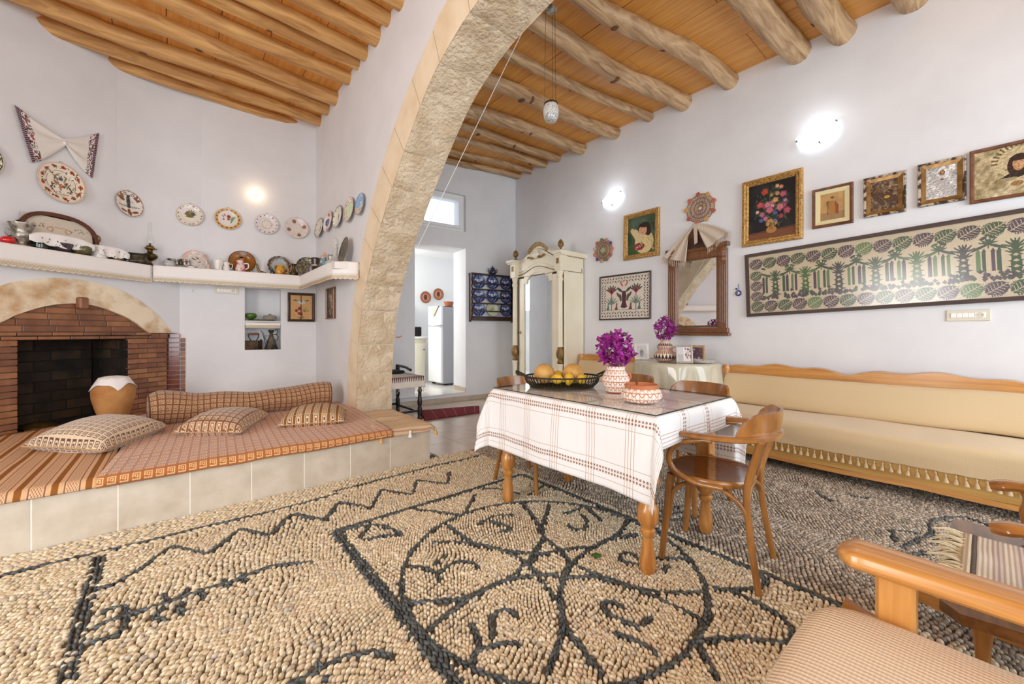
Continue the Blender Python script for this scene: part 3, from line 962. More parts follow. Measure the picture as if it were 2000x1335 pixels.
def meander(name, brown, cream, mult=1.0):
 t = NT(name)
 u, v, _ = t.uv()
 fx = t.math('ABSOLUTE', t.math('SUBTRACT', t.math('FRACT', u), .5))
 fy = t.math('ABSOLUTE', t.math('SUBTRACT', t.math('FRACT', v), .5))
 m = t.math('MAXIMUM', fx, fy)
 f = t.ramp(m, [(0, 0.0), (.07, 1.0), (.16, 0.0), (.245, 1.0), (.355, 0.0), (.43, 0.0)], True)
 # the key opens at one corner
 gap = t.math('MULTIPLY', t.math('LESS_THAN', t.math('FRACT', u), .5), t.math('LESS_THAN', t.math('ABSOLUTE', t.math('SUBTRACT', t.math('FRACT', v), .35)), .05))
 f2 = t.math('MULTIPLY', t.math('SUBTRACT', 1.0, gap), t.math('MULTIPLY', f, 1.0))
 t.base(t.mix(f2, brown, cream))
 t.b.inputs['Roughness'].default_value = .85
 t.b.inputs['Sheen Weight'].default_value = .3
 t.bump(f2, .5, .002)
 return t.m
MEA_MAT = meander('meander_mat_cloth', rgb(172, 102, 44), rgb(232, 186, 132))
MEA_BOL = meander('meander_bolster_cloth', rgb(126, 80, 44), rgb(206, 170, 134))
MEA_CUSH = meander('meander_cushion_cloth', rgb(226, 204, 174), rgb(100, 64, 40))
MEA_CUSH2 = meander('meander_cushion_cloth_brown', rgb(134, 86, 44), rgb(228, 202, 170))
t = NT('striped_mat_cloth')
u, v, _ = t.uv()
f = t.math('FRACT', t.math('DIVIDE', u, .135))
ck = t.math('GREATER_THAN', t.math('MULTIPLY', t.math('SINE', t.math('MULTIPLY', u, 560.0)), t.math('SINE', t.math('MULTIPLY', v, 330.0))), -.1)
mid = t.mix(ck, rgb(168, 118, 76), rgb(224, 186, 150))
col = t.ramp(f, [(0, rgb(142, 86, 34)), (.20, rgb(226, 178, 118)), (.27, rgb(214, 176, 144)), (.36, rgb(150, 96, 52)), (.41, rgb(232, 198, 160)), (.8, rgb(150, 96, 52)), (.85, rgb(214, 176, 144)), (.94, rgb(226, 178, 118))], True)
isw = t.ramp(f, [(0, 0.0), (.43, 1.0), (.78, 0.0)], True)
t.base(t.mix(isw, col, mid))
t.b.inputs['Roughness'].default_value = .88
STRIPE_MAT = t.m
t = NT('striped_cushion_cloth')
u, v, _ = t.uv()
f = t.math('FRACT', u)
m2 = t.math('MAXIMUM', t.math('ABSOLUTE', t.math('SUBTRACT', t.math('FRACT', t.math('MULTIPLY', v, 1.25)), .5)), t.math('ABSOLUTE', t.math('SUBTRACT', f, .42)))
sq = t.ramp(m2, [(0, rgb(110, 72, 40)), (.08, rgb(232, 206, 170)), (.17, rgb(110, 72, 40)), (.25, rgb(232, 206, 170)), (.34, rgb(110, 72, 40)), (.43, rgb(232, 206, 170))], True)
st = t.ramp(f, [(0, 0.0), (.80, 1.0)], True)
t.base(t.mix(st, sq, rgb(140, 92, 34)))
t.b.inputs['Roughness'].default_value = .85
STRIPE_CUSH = t.m
# ------------------------------------------------------------------ the tiled platform in front of the fireplace
BZ = .308
PLAT = M('platform_render', rgb(240, 236, 226), .7)
PTILE = M('platform_tile', rgb(214, 204, 188), .32, col2=rgb(192, 180, 160), vs=7, lo=.35, hi=.75)
plat = thing('tiled_platform', 'low platform faced with cream tiles under the fireplace and the cushions', 'platform', (-.5, 3.39, 0))
poly = [(-3.24, 3.387), (1.83, 3.387), (1.83, 4.46), (1.538, 4.46), (1.538, 6.20), (-.18, 6.40), (-3.24, 3.93)]
MB().prism([(x + .5, y - 3.39) for x, y in poly], -.02, BZ - .008).build('core', PLAT, plat)
xs = [-3.2, -2.67, -2.33, -1.98, -1.64, -1.3, -.957, -.614, -.273, .067, .41, .753, 1.099, 1.443, 1.832]
for x0, x1 in zip(xs[:-1], xs[1:]):
 MB().box(((x0 + x1) / 2 + .5, .003, BZ / 2 - .006), (x1 - x0 - .004, .014, BZ - .004), .002).build('tile', PTILE, plat)
 MB().box(((x0 + x1) / 2 + .5, .24, BZ - .005), (x1 - x0 - .005, .46, .012), .002).build('tile', PTILE, plat)
for k in range(3):
 MB().box((2.334, .19 + k * .345, BZ / 2 - .006), (.014, .34, BZ - .004), .002).build('tile', PTILE, plat)
# ------------------------------------------------------------------ the fireplace
FO = .15
fire = thing('fireplace', 'brick fireplace under a pale stone arch in the corner left of the niche', 'fireplace', mat=DW(0, 0, FO))
BRICKS = [M('brick_' + n, rgb(*c), .45, col2=rgb(*d), vs=7, bump=.15, bs=60) for n, c, d in (
 ('red', (150, 102, 74), (128, 82, 58)), ('orange', (166, 116, 80), (144, 94, 62)), ('brown', (136, 92, 68), (112, 72, 52)))]
SOOT = [M('sooty_brick_' + str(k), rgb(*c), .8, col2=rgb(*d), vs=4, bump=.3, bs=40) for k, (c, d) in enumerate((((62, 46, 30), (22, 18, 14)), ((78, 58, 36), (32, 25, 18)), ((54, 38, 26), (17, 14, 11))))]
SOOTM = M('sooty_mortar', rgb(38, 32, 26), .95)
FMORT = M('brick_mortar', rgb(112, 92, 74), .95)
ST = M('fire_arch_stone', rgb(240, 226, 198), .85, col2=rgb(184, 138, 84), vs=3.2, lo=.44, hi=.64, bump=.35, bs=26, bd=.01, detail=6)
FBX0, FBX1, FBZ0, FBZ1 = -1.273, -.415, .30, 1.132
LX = -2.05                                             # mirror image of the right side about the firebox centre
inner = np.array([(-1.383, 1.290), (-1.253, 1.376), (-1.064, 1.455), (-.868, 1.485), (-.711, 1.469), (-.541, 1.411), (-.373, 1.326), (-.215, 1.195)])
outer = np.array([(-1.383, 1.599), (-1.219, 1.673), (-1.001, 1.719), (-.798, 1.719), (-.557, 1.675), (-.321, 1.563), (-.097, 1.375), (.044, 1.195)])
cxm = -.87
inL = np.array([(2 * cxm - x, z) for x, z in inner[::-1]])
outL = np.array([(2 * cxm - x, z) for x, z in outer[::-1]])
inner = catmull(np.vstack([inL[inL[:, 0] < -1.40], inner]), 5)
outer = catmull(np.vstack([outL[outL[:, 0] < -1.42], outer]), 5)
n = 46
inR, ouR = resamp(inner, n), resamp(outer, n)
# chimney breast of white plaster round the arch, up to the shelf
b = MB()
top = np.stack([ouR[:, 0], np.full(n, 1.94)], 1)
b.grid(np.stack([np.c_[ouR, np.zeros(n)], np.c_[top, np.zeros(n)]], 0), flip=True)
b.add([(.044, 1.195, 0), (.30, 1.195, 0), (.30, 1.94, 0), (.044, 1.94, 0)], [(0, 1, 2, 3)])
b.add([(-3.6, .3, 0), (ouR[0, 0], .3, 0), (ouR[0, 0], 1.94, 0), (-3.6, 1.94, 0)], [(0, 1, 2, 3)])
b.build('chimney_breast', PLASTER, fire)
b = MB()
zz = .012 + .004 * np.sin(np.arange(n) * 1.3)
L = [np.c_[ouR, np.zeros(n)], np.c_[ouR, zz], np.c_[inR, zz + .012], np.c_[inR, np.full(n, -.04)]]
mid = (ouR + inR) / 2
L = [np.c_[ouR, np.zeros(n)], np.c_[ouR, zz], np.c_[mid, zz + .01], np.c_[inR, zz + .008], np.c_[inR, np.full(n, -.04)]]
b.grid(np.stack(L, 0))
b.build('stone_arch', ST, fire, 40)
# backing of mortar for the bricks, with the firebox left open
b = MB()
for x0, x1, z0, z1 in ((LX, FBX0, .28, 1.2), (FBX1, .0, .28, 1.2), (FBX0, FBX1, FBZ1, 1.5), (LX, FBX0, 1.2, 1.5), (FBX1, -.2, 1.2, 1.5)):
 b.add([(x0, z0, -.012), (x1, z0, -.012), (x1, z1, -.012), (x0, z1, -.012)], [(0, 1, 2, 3)])
b.build('mortar', FMORT, fire)
def brick(x0, x1, z0, z1, mats=BRICKS, y0=-.04, pr=.004, name='brick', m=None):
 g = .0035
 MB().box(((x0 + x1) / 2, (z0 + z1) / 2, (y0 + pr) / 2 + random.uniform(-.0015, .0015)), (x1 - x0 - 2 * g, z1 - z0 - 2 * g, pr - y0), .003, m).build(name, random.choice(mats), fire)
ch = (FBZ1 - .29) / 15
for k in range(15):
 z0 = .29 + ch * k
 o = .10 if k % 2 else 0
 for xa, xb in ((FBX1, -.005), (-1.62, FBX0)):
  x = xa
  first = True
  while x < xb - .02:
   ln = .20 if not (first and o) else .10
   e = min(x + ln, xb)
   if xb - e < .05:
    e = xb
   brick(x, e, z0, z0 + ch)
   x = e
   first = False
for r, z0 in ((0, FBZ1), (1, FBZ1 + .036)):
 x = -1.62 + (.1 if r else 0)
 while x < -.19:
  e = min(x + .235, -.185)
  brick(x, e, z0, z0 + .034, pr=.016)
  x = e
for x0, x1 in ((-.185, -.09), (-.09, .0)):
 brick(x0, x1, FBZ1, FBZ1 + .066, pr=.012)
z = FBZ1 + .072
k = 0
while z < 1.47:
 xl = np.interp(z + .03, inR[:n // 2, 1], inR[:n // 2, 0])
 xr = np.interp(-(z + .03), -inR[n // 2:, 1], inR[n // 2:, 0])
 x = xl - (.13 if k % 2 else 0)
 while x < xr:
  e = x + .225
  brick(max(x, xl - .02), min(e, xr + .02), z, min(z + .0585, 1.485), pr=-.004)
  x = e
 z += .0585
 k += 1
MB().box((-.842, 1.49, .04), (.075, .115, .07), .012).build('keystone', BRICKS[0], fire, label='brown block projecting from the crown of the arch')
# bricks that turn the corner on to the back wall, glazed and shiny
GL = M('glazed_brick', rgb(142, 78, 54), .12, col2=rgb(120, 60, 42), vs=8, coat=.6)
bm = DW(0, 0, FO).inverted() @ BW((4.9865 + .118) / Bd[0], 0, .03)
for k in range(16):
 z0 = .29 + ch * k
 brick(.02, .155, z0, z0 + ch, [GL], m=bm, pr=.0)
 brick(.157, .205, z0, z0 + ch - (0.05 if k == 15 else 0), BRICKS, m=bm, pr=-.012)
# firebox: sooty back and cheeks of larger bricks
DEP = .50
def soot_face(w, h, m, seed):
 rr = random.Random(seed)
 k = 0
 z = 0
 while z < h - .02:
  z1 = min(z + .105, h)
  x = -(.13 if k % 2 else 0)
  while x < w - .01:
   e = min(x + .255, w)
   a = max(x, 0)
   if e - a > .02:
    MB().box(((a + e) / 2, (z + z1) / 2, -.02), (e - a - .012, z1 - z - .012, .04 + rr.uniform(-.004, .004)), .004, m).build('sooty_brick', rr.choice(SOOT), fire)
   x = e if x >= 0 else x + .255
  z = z1
  k += 1
 MB().add([(0, 0, -.006), (w, 0, -.006), (w, h, -.006), (0, h, -.006)], [(0, 1, 2, 3)], m=m).build('sooty_mortar', SOOTM, fire)
W_, H_ = FBX1 - FBX0, 1.14 - .28
soot_face(W_, H_, T(FBX0, .28, -DEP), 1)
soot_face(DEP, H_, T(FBX0 - .0, .28, 0, 0, pi / 2, 0), 2)
soot_face(DEP, H_, T(FBX1 + .0, .28, -DEP, 0, -pi / 2, 0), 3)
MB().box(((FBX0 + FBX1) / 2, .285, -DEP / 2), (W_, .03, DEP)).build('firebox_floor', SOOTM, fire)
MB().box(((FBX0 + FBX1) / 2, 1.155, -DEP / 2), (W_ + .05, .03, DEP)).build('firebox_roof', SOOTM, fire)
MB().box((FBX0 - .06, .72, -DEP / 2 - .06), (.03, .95, DEP)).box((FBX1 + .06, .72, -DEP / 2 - .06), (.03, .95, DEP)).box(((FBX0 + FBX1) / 2, .72, -DEP - .06), (W_ + .15, .95, .03)).build('firebox_shell', SOOTM, fire, kind='stuff')
# hearth kerb of bricks on edge
x = -1.7
while x < 0.0:
 MB().box((x + .055, .30, .075), (.106, .05, .15), .012).build('hearth_brick', random.choice(BRICKS), fire)
 x += .112
# brass lid left in the firebox
q = thing('pot_lid', 'old brass pot lid lying in the dark firebox', 'lid', mat=DW(-1.07, .315, FO - .15))
MB().lathe([(.13, 0), (.13, .006), (.09, .03), (.03, .05), (.012, .055)], 24, T(rx=-pi / 2)).build('lid', BRASS, q, 40)
MB().lathe([(.006, .05), (.006, .07), (.014, .085), (.0, .095)], 10, T(rx=-pi / 2)).build('knob', BRASS, q, 60)
# ------------------------------------------------------------------ clay jar with a cloth on its mouth
JX, JY = -.47, 5.47
jar = thing('clay_jar', 'bulbous ochre clay jar standing before the firebox with a white cloth over it', 'jar', (JX, JY, BZ))
CLAY = M('ochre_clay', rgb(196, 142, 84), .8, col2=rgb(170, 114, 60), vs=6, bump=.2, bs=40)
pr = catmull([(.085, 0), (.10, .06), (.135, .17), (.158, .28), (.155, .345), (.13, .395), (.10, .415), (.105, .435)], 5)
MB().lathe([(r * (1 + .006 * sin(z * 420)), z) for r, z in pr], 36).build('body', CLAY, jar, 60)
th = np.linspace(0, 2 * pi, 49)
rr = np.linspace(0.02, 1, 14)
TH, RR = np.meshgrid(th, rr)
sq = 1 / np.maximum(np.abs(np.cos(TH + .5)), np.abs(np.sin(TH + .5)))
rad = RR * .165 * sq ** .9
flat = np.minimum(rad, .115 + .045 * ((rad - .115).clip(0)) / .1)
zz = .472 - .02 * (rad / .11) ** 2 * (rad < .11) - (.02 + (rad - .11) * 1.0) * (rad >= .11) + .006 * np.sin(TH * 7) * RR
flat = np.where(rad < .11, rad, .11 + (rad - .11) * .55)
cl = MB().grid(np.stack([JX + flat * np.cos(TH), JY + flat * np.sin(TH), BZ + zz], -1)).build('jar_cloth', COTTON, None, 180)
tag(cl, 'small white cloth with scalloped rim draped over the clay jar', 'cloth')
cl.modifiers.new('thick', 'SOLIDIFY').thickness = .003
# ------------------------------------------------------------------ mats, bolster and cushions on the platform
MZ = BZ + .018
def sheet_xy(name, x0, x1, y0, y1, mat, label, cat, uvs, zf=None, yf=None, xf=None, thick=.012, nx=60, ny=60, vs_=1.0):
 X, Y = np.meshgrid(np.linspace(x0, x1, nx), np.linspace(y0, y1, ny))
 U, V = X.copy(), Y.copy()
 Z = np.full_like(X, MZ) if zf is None else zf(X, Y)
 if yf is not None:
  Y = yf(X, Y)
 if xf is not None:
  X = xf(X, U, V)
 vv = np.where(V - y0 < .105, V - y0, .105 + (V - y0 - .105) * vs_)
 uv = np.stack([U / uvs, vv / uvs], -1)
 o = MB().grid(np.stack([X, Y, Z], -1), uv).build(name, mat, None, 180)
 md = o.modifiers.new('thick', 'SOLIDIFY')
 md.thickness = thick
 md.offset = -1
 return tag(o, label, cat)
def front(y, a):                                         # the cloth bends down over the platform's front edge
 return a - .055 * np.clip((3.385 - y) / .045, 0, 1) ** 1.0
sheet_xy('meander_mat', -.36, 1.46, 3.343, 5.2, MEA_MAT, 'orange-brown mat woven with square meanders, covering the platform to the right', 'mat', .054,
   lambda X, Y: front(Y, MZ + .009 + .004 * vnoise(X * 6, Y * 6, 3)), lambda X, Y: np.maximum(Y + .012 * np.sin(X * 5) * (Y < 3.8), 3.368 + .0 * Y) - .004, lambda X, U, V: X + (V - 3.36) * .06, vs_=.62)
sheet_xy('striped_mat', -2.9, -.33, 3.352, 5.75, STRIPE_MAT, 'brown and cream striped mat on the platform at the far left', 'mat', 1.0,
   lambda X, Y: front(Y, MZ + .004 + .006 * vnoise(X * 5, Y * 5, 8)), lambda X, Y: np.minimum(np.maximum(Y + .010 * np.sin(X * 9) * (Y < 3.7), 3.366), 6.571 + .813 * X - .42), lambda X, U, V: X + (V - 3.36) * .0 - .08 * (V - 3.4) * 0)
# a frayed woven edge of rush matting under the striped mat
RUSH = M('rush_matting', rgb(170, 136, 90), .95, col2=rgb(120, 90, 54), vs=30, bump=.8, bs=90)
o = MB().box((-.62, 3.46, BZ + .004), (.62, .16, .012), .004).build('rush_matting', RUSH, None)
tag(o, 'edge of coarse rush matting showing below the striped mat', 'matting')
def loop_tube(pts, rad, seg=28, uvs=.05, squash=.9):
 """a soft roll along pts with uv in cells"""
 P = np.array(pts)
 n = len(P)
 tg = np.gradient(P, axis=0)
 tg /= np.linalg.norm(tg, axis=1)[:, None]
 N = np.cross(tg, [0, 0, 1.0])
 N /= np.linalg.norm(N, axis=1)[:, None]
 U = np.cross(N, tg)
 th = np.linspace(0, 2 * pi, seg + 1)
 rad = np.asarray(rad)
 G = P[:, None] + N[:, None] * (rad[:, None] * np.cos(th))[..., None] + U[:, None] * (rad[:, None] * squash * np.sin(th))[..., None]
 ln = np.r_[0, np.cumsum(np.linalg.norm(np.diff(P, axis=0), axis=1))]
 uv = np.stack([np.repeat(ln[:, None], seg + 1, 1) / uvs, np.repeat((th * rad.mean())[None], n, 0) / uvs], -1)
 return G, uv
n = 44
t_ = np.linspace(0, 1, n)
P = np.stack([-.20 + 1.58 * t_, 4.98 + .02 * np.sin(t_ * 9), MZ + .15 + .012 - .028 * np.sin(pi * t_) + .006 * np.sin(t_ * 23)], -1)
rad = .163 + .022 * (1 - t_) ** 2 - .028 * np.sin(pi * t_) ** 1.5 + .006 * np.sin(t_ * 19)
rad[0], rad[1], rad[-1], rad[-2] = .150, .172, .14, .158
G, uv = loop_tube(P, rad, 30, .052)
bol = thing('bolster', 'long sagging brown bolster with square meanders lying across the platform', 'bolster', (0, 0, 0))
MB().grid(G, uv).build('cover', MEA_BOL, bol, 180)
b = MB()
for k, i in ((0, 0), (1, -1)):
 ring = G[i][:-1]
 c = P[i] + np.array([(-.012, .012)[k], 0, 0])
 b.add(np.vstack([ring, c[None]]), [(j, (j + 1) % 30, 30) if k == 0 else ((j + 1) % 30, j, 30) for j in range(30)], np.vstack([ring[:, 1:] / .052, c[None, 1:] / .052]))
b.build('end_cap', MEA_BOL, bol, 180)
for i in (0, -1):
 MB().tube(G[i][:-1], .006, 6, True).build('piping', M('brown_piping', rgb(104, 66, 38), .8), bol, 180)
def pillow(corners, z0, thick, uvn, mat, name, label, n=22, dirs=1, bulge=.40, lift=None):
 c = np.array(corners, float)
 a = np.linspace(-1, 1, n)
 A, B = np.meshgrid(a, a)
 pin = 1 - .07 * (1 - A ** 2) * B ** 6 * 0
 A2 = A * (1 - .07 * (1 - B ** 2) * (np.abs(A) ** 4))
 B2 = B * (1 - .07 * (1 - A ** 2) * (np.abs(B) ** 4))
 s, t = (A2 + 1) / 2, (B2 + 1) / 2
 XY = (c[0] * ((1 - s) * (1 - t))[..., None] + c[1] * (s * (1 - t))[..., None] + c[2] * (s * t)[..., None] + c[3] * ((1 - s) * t)[..., None])
 h = (np.clip(1 - A ** 2, 0, 1) * np.clip(1 - B ** 2, 0, 1)) ** bulge
 h = h * (1 + .05 * vnoise(A * 2.2, B * 2.2, len(label)))
 zc = z0 + thick * .26 + (0 if lift is None else lift(s, t))
 top = np.concatenate([XY, (zc + h * thick * .74)[..., None]], -1)
 bot = np.concatenate([XY, np.maximum(zc - h * thick * .4, z0)[..., None]], -1)
 uv = np.stack([s, t] if dirs == 1 else [t, s], -1) * uvn
 b = MB().grid(top, uv).grid(bot, uv, flip=True)
 root = thing(name, label, 'cushion', (0, 0, 0))
 b.build('cover', mat, root, 180)
 e = np.vstack([top[0, :], top[1:, -1], top[-1, -2::-1], top[-2:0:-1, 0]])
 MB().tube(e, .005, 5, True).build('seam', M('cushion_seam', rgb(196, 160, 120), .85), root, 180)
 return root
pillow([(-.85, 4.43), (-.39, 3.90), (-.05, 4.58), (-.52, 5.06)], MZ + .008, .205, 14, MEA_CUSH, 'meander_cushion', 'large cream and brown meander cushion lying nearest the firebox')
pillow([(-.03, 4.27), (.40, 3.92), (.71, 4.62), (.26, 4.76)], MZ + .008, .19, 10, MEA_CUSH2, 'meander_cushion', 'brown meander cushion lying against the middle of the bolster')
pillow([(.67, 4.02), (1.20, 3.83), (1.38, 4.38), (.87, 4.56)], MZ + .008, .17, 8, STRIPE_CUSH, 'striped_cushion', 'small brown cushion with stripes of meanders at the right end of the bolster')
# pale striped runner over the right end of the platform
t = NT('runner_cloth')
u, v, _ = t.uv()
f = t.math('FRACT', t.math('MULTIPLY', v, 5.2))
c1 = t.ramp(f, [(0, rgb(222, 196, 160)), (.16, rgb(186, 132, 112)), (.21, rgb(232, 212, 180)), (.3, rgb(204, 166, 130)), (.36, rgb(226, 204, 170)), (.58, rgb(184, 140, 112)), (.63, rgb(234, 214, 184)), (.8, rgb(214, 184, 146))], True)
t.base(t.mix(t.ramp(t.noise(t.coord('UV', (60, 400, 1)), 3), [(.4, 0.0), (.7, 1.0)]), c1, rgb(208, 180, 142)))
t.b.inputs['Roughness'].default_value = .9
t.bump(t.noise(t.coord('UV', (40, 300, 1)), 4), .4, .003)
RUN = t.m
run = thing('table_runner', 'pale striped runner with little tassels over the right end of the platform', 'runner', (0, 0, 0))
X, Y = np.meshgrid(np.linspace(0, 1, 30), np.linspace(0, 1, 40))
px = 1.345 + .53 * X + .05 * Y + .01 * np.sin(Y * 14) * X
py = 3.36 + .95 * Y - .03 * X
pz = MZ + .012 + .007 * vnoise(X * 4, Y * 7, 5) + .010 * np.exp(-((Y - .55) / .05) ** 2) * (X > .3)
hang = np.clip((3.392 - py) / .03, 0, 1)
pz = pz - .05 * hang - .05 * np.clip((px - 1.845) / .05, 0, 1)
py = np.maximum(py, 3.366)
o = MB().grid(np.stack([px, py, pz], -1), np.stack([X, Y], -1)).build('cloth', RUN, run, 180)
o.modifiers.new('thick', 'SOLIDIFY').thickness = .006
TAS = M('tassel_wool', rgb(222, 180, 110), .95, bump=.6, bs=90)
for x, y, z, mt in ((1.35, 3.362, MZ - .05, TAS), (1.62, 3.36, MZ - .04, COTTON), (1.885, 3.37, MZ - .06, TAS)):
 MB().lathe([(.0, .03), (.009, .025), (.011, .018), (.008, .012), (.02, -.03), (.014, -.034), (.0, -.034)], 10, T(x, y, z)).build('tassel', mt, run, 60)
# a fallen petal on the mat
o = MB().grid(np.array([[(1.05 + .02 * a, 3.46 + .014 * b_ * (1 - abs(a)), MZ + .012 + .006 * b_ * b_) for b_ in (-1, 0, 1)] for a in (-1, -.4, .4, 1)])).build('petal', M('bougainvillea', rgb(176, 40, 156), .6, col2=rgb(140, 24, 128), vs=30), None, 180)
tag(o, 'single fallen purple petal on the orange-brown mat', 'petal')
# ------------------------------------------------------------------ the shelf that runs round the left bay
SZ = 1.955
SHELF = M('shelf_plaster', rgb(230, 226, 220), .8)
shelf = thing('wall_shelf', 'white plastered shelf running round the left bay under a row of ornaments', 'shelf', (0, 0, 0))
def wpt(m, x, y, z):
 return tuple(m @ Vector((x, y, z)))
def xy(m, x, o):
 v = m @ Vector((x, 0, o))
 return (v.x, v.y)
dw0, bw0 = DW(0, 0), BW(0, 0)
cor = (-.20, 6.115)
rc = (1.288, 5.975)
poly = [xy(dw0, -3.2, .25), cor, rc, (1.288, 4.47), (1.536, 4.42), (1.536, 6.20), (-.18, 6.415), xy(dw0, -3.2, 0.01)]
MB().prism(poly, SZ - .07, SZ).build('board', SHELF, shelf)
def hang_cloth(pts, drop, label, zt=SZ + .004, lace=.05, inner_pts=None, name='shelf_cloth', wave=.004, amp=None):
 """white cloth laid on a shelf: a strip on top, the fall, then a band of lace"""
 P = np.array(pts, float)
 d = np.r_[0, np.cumsum(np.hypot(*np.diff(P, axis=0).T))]
 n = max(int(d[-1] / .03), 8)
 t = np.linspace(0, d[-1], n)
 Q = np.stack([np.interp(t, d, P[:, k]) for k in (0, 1)], 1)
 tg = np.gradient(Q, axis=0)
 tg /= np.linalg.norm(tg, axis=1)[:, None]
 nr = np.stack([tg[:, 1], -tg[:, 0]], 1)          # towards the room (to the right of the path)
 rows = []
 for f in (-.13, -.02, 0):
  rows.append(np.c_[Q + nr * f, np.full(n, zt)])
 h = drop - lace
 for f in np.linspace(.08, 1, 6):
  w = wave * f * np.sin(t * 9 + f * 2) + .004
  rows.append(np.c_[Q + nr * (w[:, None] + .002), np.full(n, zt - h * f)])
 root = thing(name, label, 'cloth', (0, 0, 0))
 o = MB().grid(np.array(rows), flip=True).build('linen', COTTON, root, 180)
 o.modifiers.new('thick', 'SOLIDIFY').thickness = .002
 b = MB()
 lw = rows[-1]
 m2 = int(d[-1] / .0125)
 tt = np.linspace(0, d[-1], m2)
 base = np.stack([np.interp(tt, t, lw[:, k]) for k in range(3)], 1)
 nn = np.stack([np.interp(tt, t, nr[:, k]) for k in (0, 1)], 1)
 low = base.copy()
 low[:, 2] -= lace
 low[:, 2] += .006 * (np.arange(m2) % 4 < 2)
 low[:, :2] += nn * .003
 lo_ = MB().grid(np.stack([base, low], 0), flip=True).build('lace', LACE, root)
 for ph in (0, 1):                                  # two zigzag threads cross over the lace band
  z = MB()
  q = base.copy()
  q[:, :2] += nn * .006
  q[:, 2] -= np.where((np.arange(m2) // 2 + ph) % 2 == 0, .008, lace * .8)
  q2 = q[::2]
  z.tube(q2, .002, 4).build('zigzag_thread', LACE_D, lo_)
 return root
LBREAK = .03
e0 = np.array(xy(dw0, -2.2, .255))
hang_cloth([e0, np.array(cor) + [-.02, -.02]], .195, 'white cloth with crochet edging on the shelf above the fireplace')
hang_cloth([np.array(cor) + [-.005, -.012], np.array(rc) + [-.004, -.006]], .185, 'white cloth with crochet edging on the shelf above the niche', SZ + .012)
hang_cloth([np.array(rc) + [-.006, .0], (1.282, 4.72), (1.30, 4.56), (1.40, 4.46), (1.52, 4.415)], .19, 'white cloth with pointed lace hem on the short shelf beside the stone arch', SZ + .012)
# hooks and wires under the shelf
for s_, z_ in ((4.865, 1.72),):
 o = MB().tube([(0, .03, 0), (0, 0, .004), (.004, -.012, .012), (0, -.004, .016)], .004, 6).build('wall_hook', WHITE, None, 60)
 o.matrix_world = BW(s_, z_, .005)
 tag(o, 'small white hook in the wall left of the light switches', 'hook')
# ------------------------------------------------------------------ niche contents
nz0, nz1 = .967, 1.36
nsh = thing('niche_shelf', 'white board shelf across the middle of the niche', 'shelf', mat=BW(4.117, nz1 - .02, -.12))
MB().box((0, 0, 0), (.412, .03, .24), .003).build('board', WHITE, nsh)
nc = thing('niche_cloth', 'narrow white cloth with lace edge on the shelf of the niche', 'cloth', mat=BW(4.117, nz1, 0))
MB().box((0, -.003, -.11), (.405, .004, .21)).box((0, -.03, -.002), (.405, .056, .004)).build('linen', COTTON, nc)
b = MB()
zz = np.linspace(-.2, .2, 34)
b.grid(np.stack([np.c_[zz, np.full(34, -.058), np.full(34, .001)], np.c_[zz, -.10 + .008 * (np.arange(34) % 2), np.full(34, .003)]], 0))
lc = b.build('lace', LACE, nc)
for ph in (0, 1):
 MB().tube(np.c_[zz, np.where((np.arange(34) + ph) % 2 == 0, -.064, -.092), np.full(34, .005)], .0016, 4).build('zigzag_thread', LACE_D, lc)
def bthing(name, label, cat, s, z, o, rz=0.0, group=None):
 """a thing standing at s, z, o on the back wall side; local z up, local y into the room"""
 p = RB - Bd * s - Bn * o
 return thing(name, label, cat, (p[0], p[1], z), rz - radians(6.556), group)
def dthing(name, label, cat, t, z, o, rz=0.0, group=None):
 p = DC + Dd * t - Dn * o
 return thing(name, label, cat, (p[0], p[1], z), rz + atan2(Dd[1], Dd[0]), group)
GREEN = M('green_glass', rgb(92, 140, 36), .1, col2=rgb(60, 104, 20), vs=12, coat=.5, trans=.3)
g = bthing('glass_bowl', 'round green glass bowl on the upper level of the niche', 'bowl', 4.255, nz1 + .003, -.10)
MB().lathe([(.0, .004), (.035, .0), (.04, .006), (.02, .016), (.05, .03), (.068, .06), (.066, .085), (.05, .1), (.044, .1), (.058, .08), (.06, .06), (.04, .03), (0, .022)], 28).build('bowl', GREEN, g, 50)
o = bthing('glass_plate', 'flat green glass plate under the covered glass dish in the niche', 'plate', 4.10, nz1 + .003, -.12)
MB().lathe([(0, .0), (.11, .0), (.15, .012), (.152, .016), (.11, .006), (0, .005)], 32).build('dish', M('pale_green_glass', rgb(150, 152, 110), .1, trans=.5), o, 50)
o = bthing('butter_dish', 'covered clear glass butter dish on the upper level of the niche', 'dish', 4.035, nz1 + .012, -.11)
MB().lathe([(.0, .002), (.09, .0), (.105, .014), (.09, .012)], 28).build('base', CUTGLASS, o, 40)
MB().lathe([(.082, .012), (.078, .05), (.05, .068), (.02, .072), (.014, .078), (.018, .086), (0, .09)], 28, None, False, None, 1, 14, .03).build('lid', M('frosted_glass', rgb(176, 170, 154), .15, trans=.35), o, 60)
ir = bthing('charcoal_iron', 'old rusty charcoal iron with wooden grip standing in the niche', 'iron', 4.225, nz0 + .002, -.09)
RUST = M('rusty_iron', rgb(96, 74, 50), .65, .6, col2=rgb(46, 34, 24), vs=14, bump=.4, bs=50)
MB().prism([(-.095, -.05), (.05, -.05), (.1, 0), (.05, .05), (-.095, .05)], .0, .11).build('box', RUST, ir)
MB().prism([(-.1, -.055), (.052, -.055), (.107, 0), (.052, .055), (-.1, .055)], .11, .122).build('lid', IRON, ir)
for sg in (-1, 1):
 MB().tube(catmull([(sg * .03, 0, .12), (sg * .045, 0, .15), (sg * .058, 0, .18), (sg * .055, 0, .21)], 4), .006, 6).build('bracket', IRON, ir, 60)
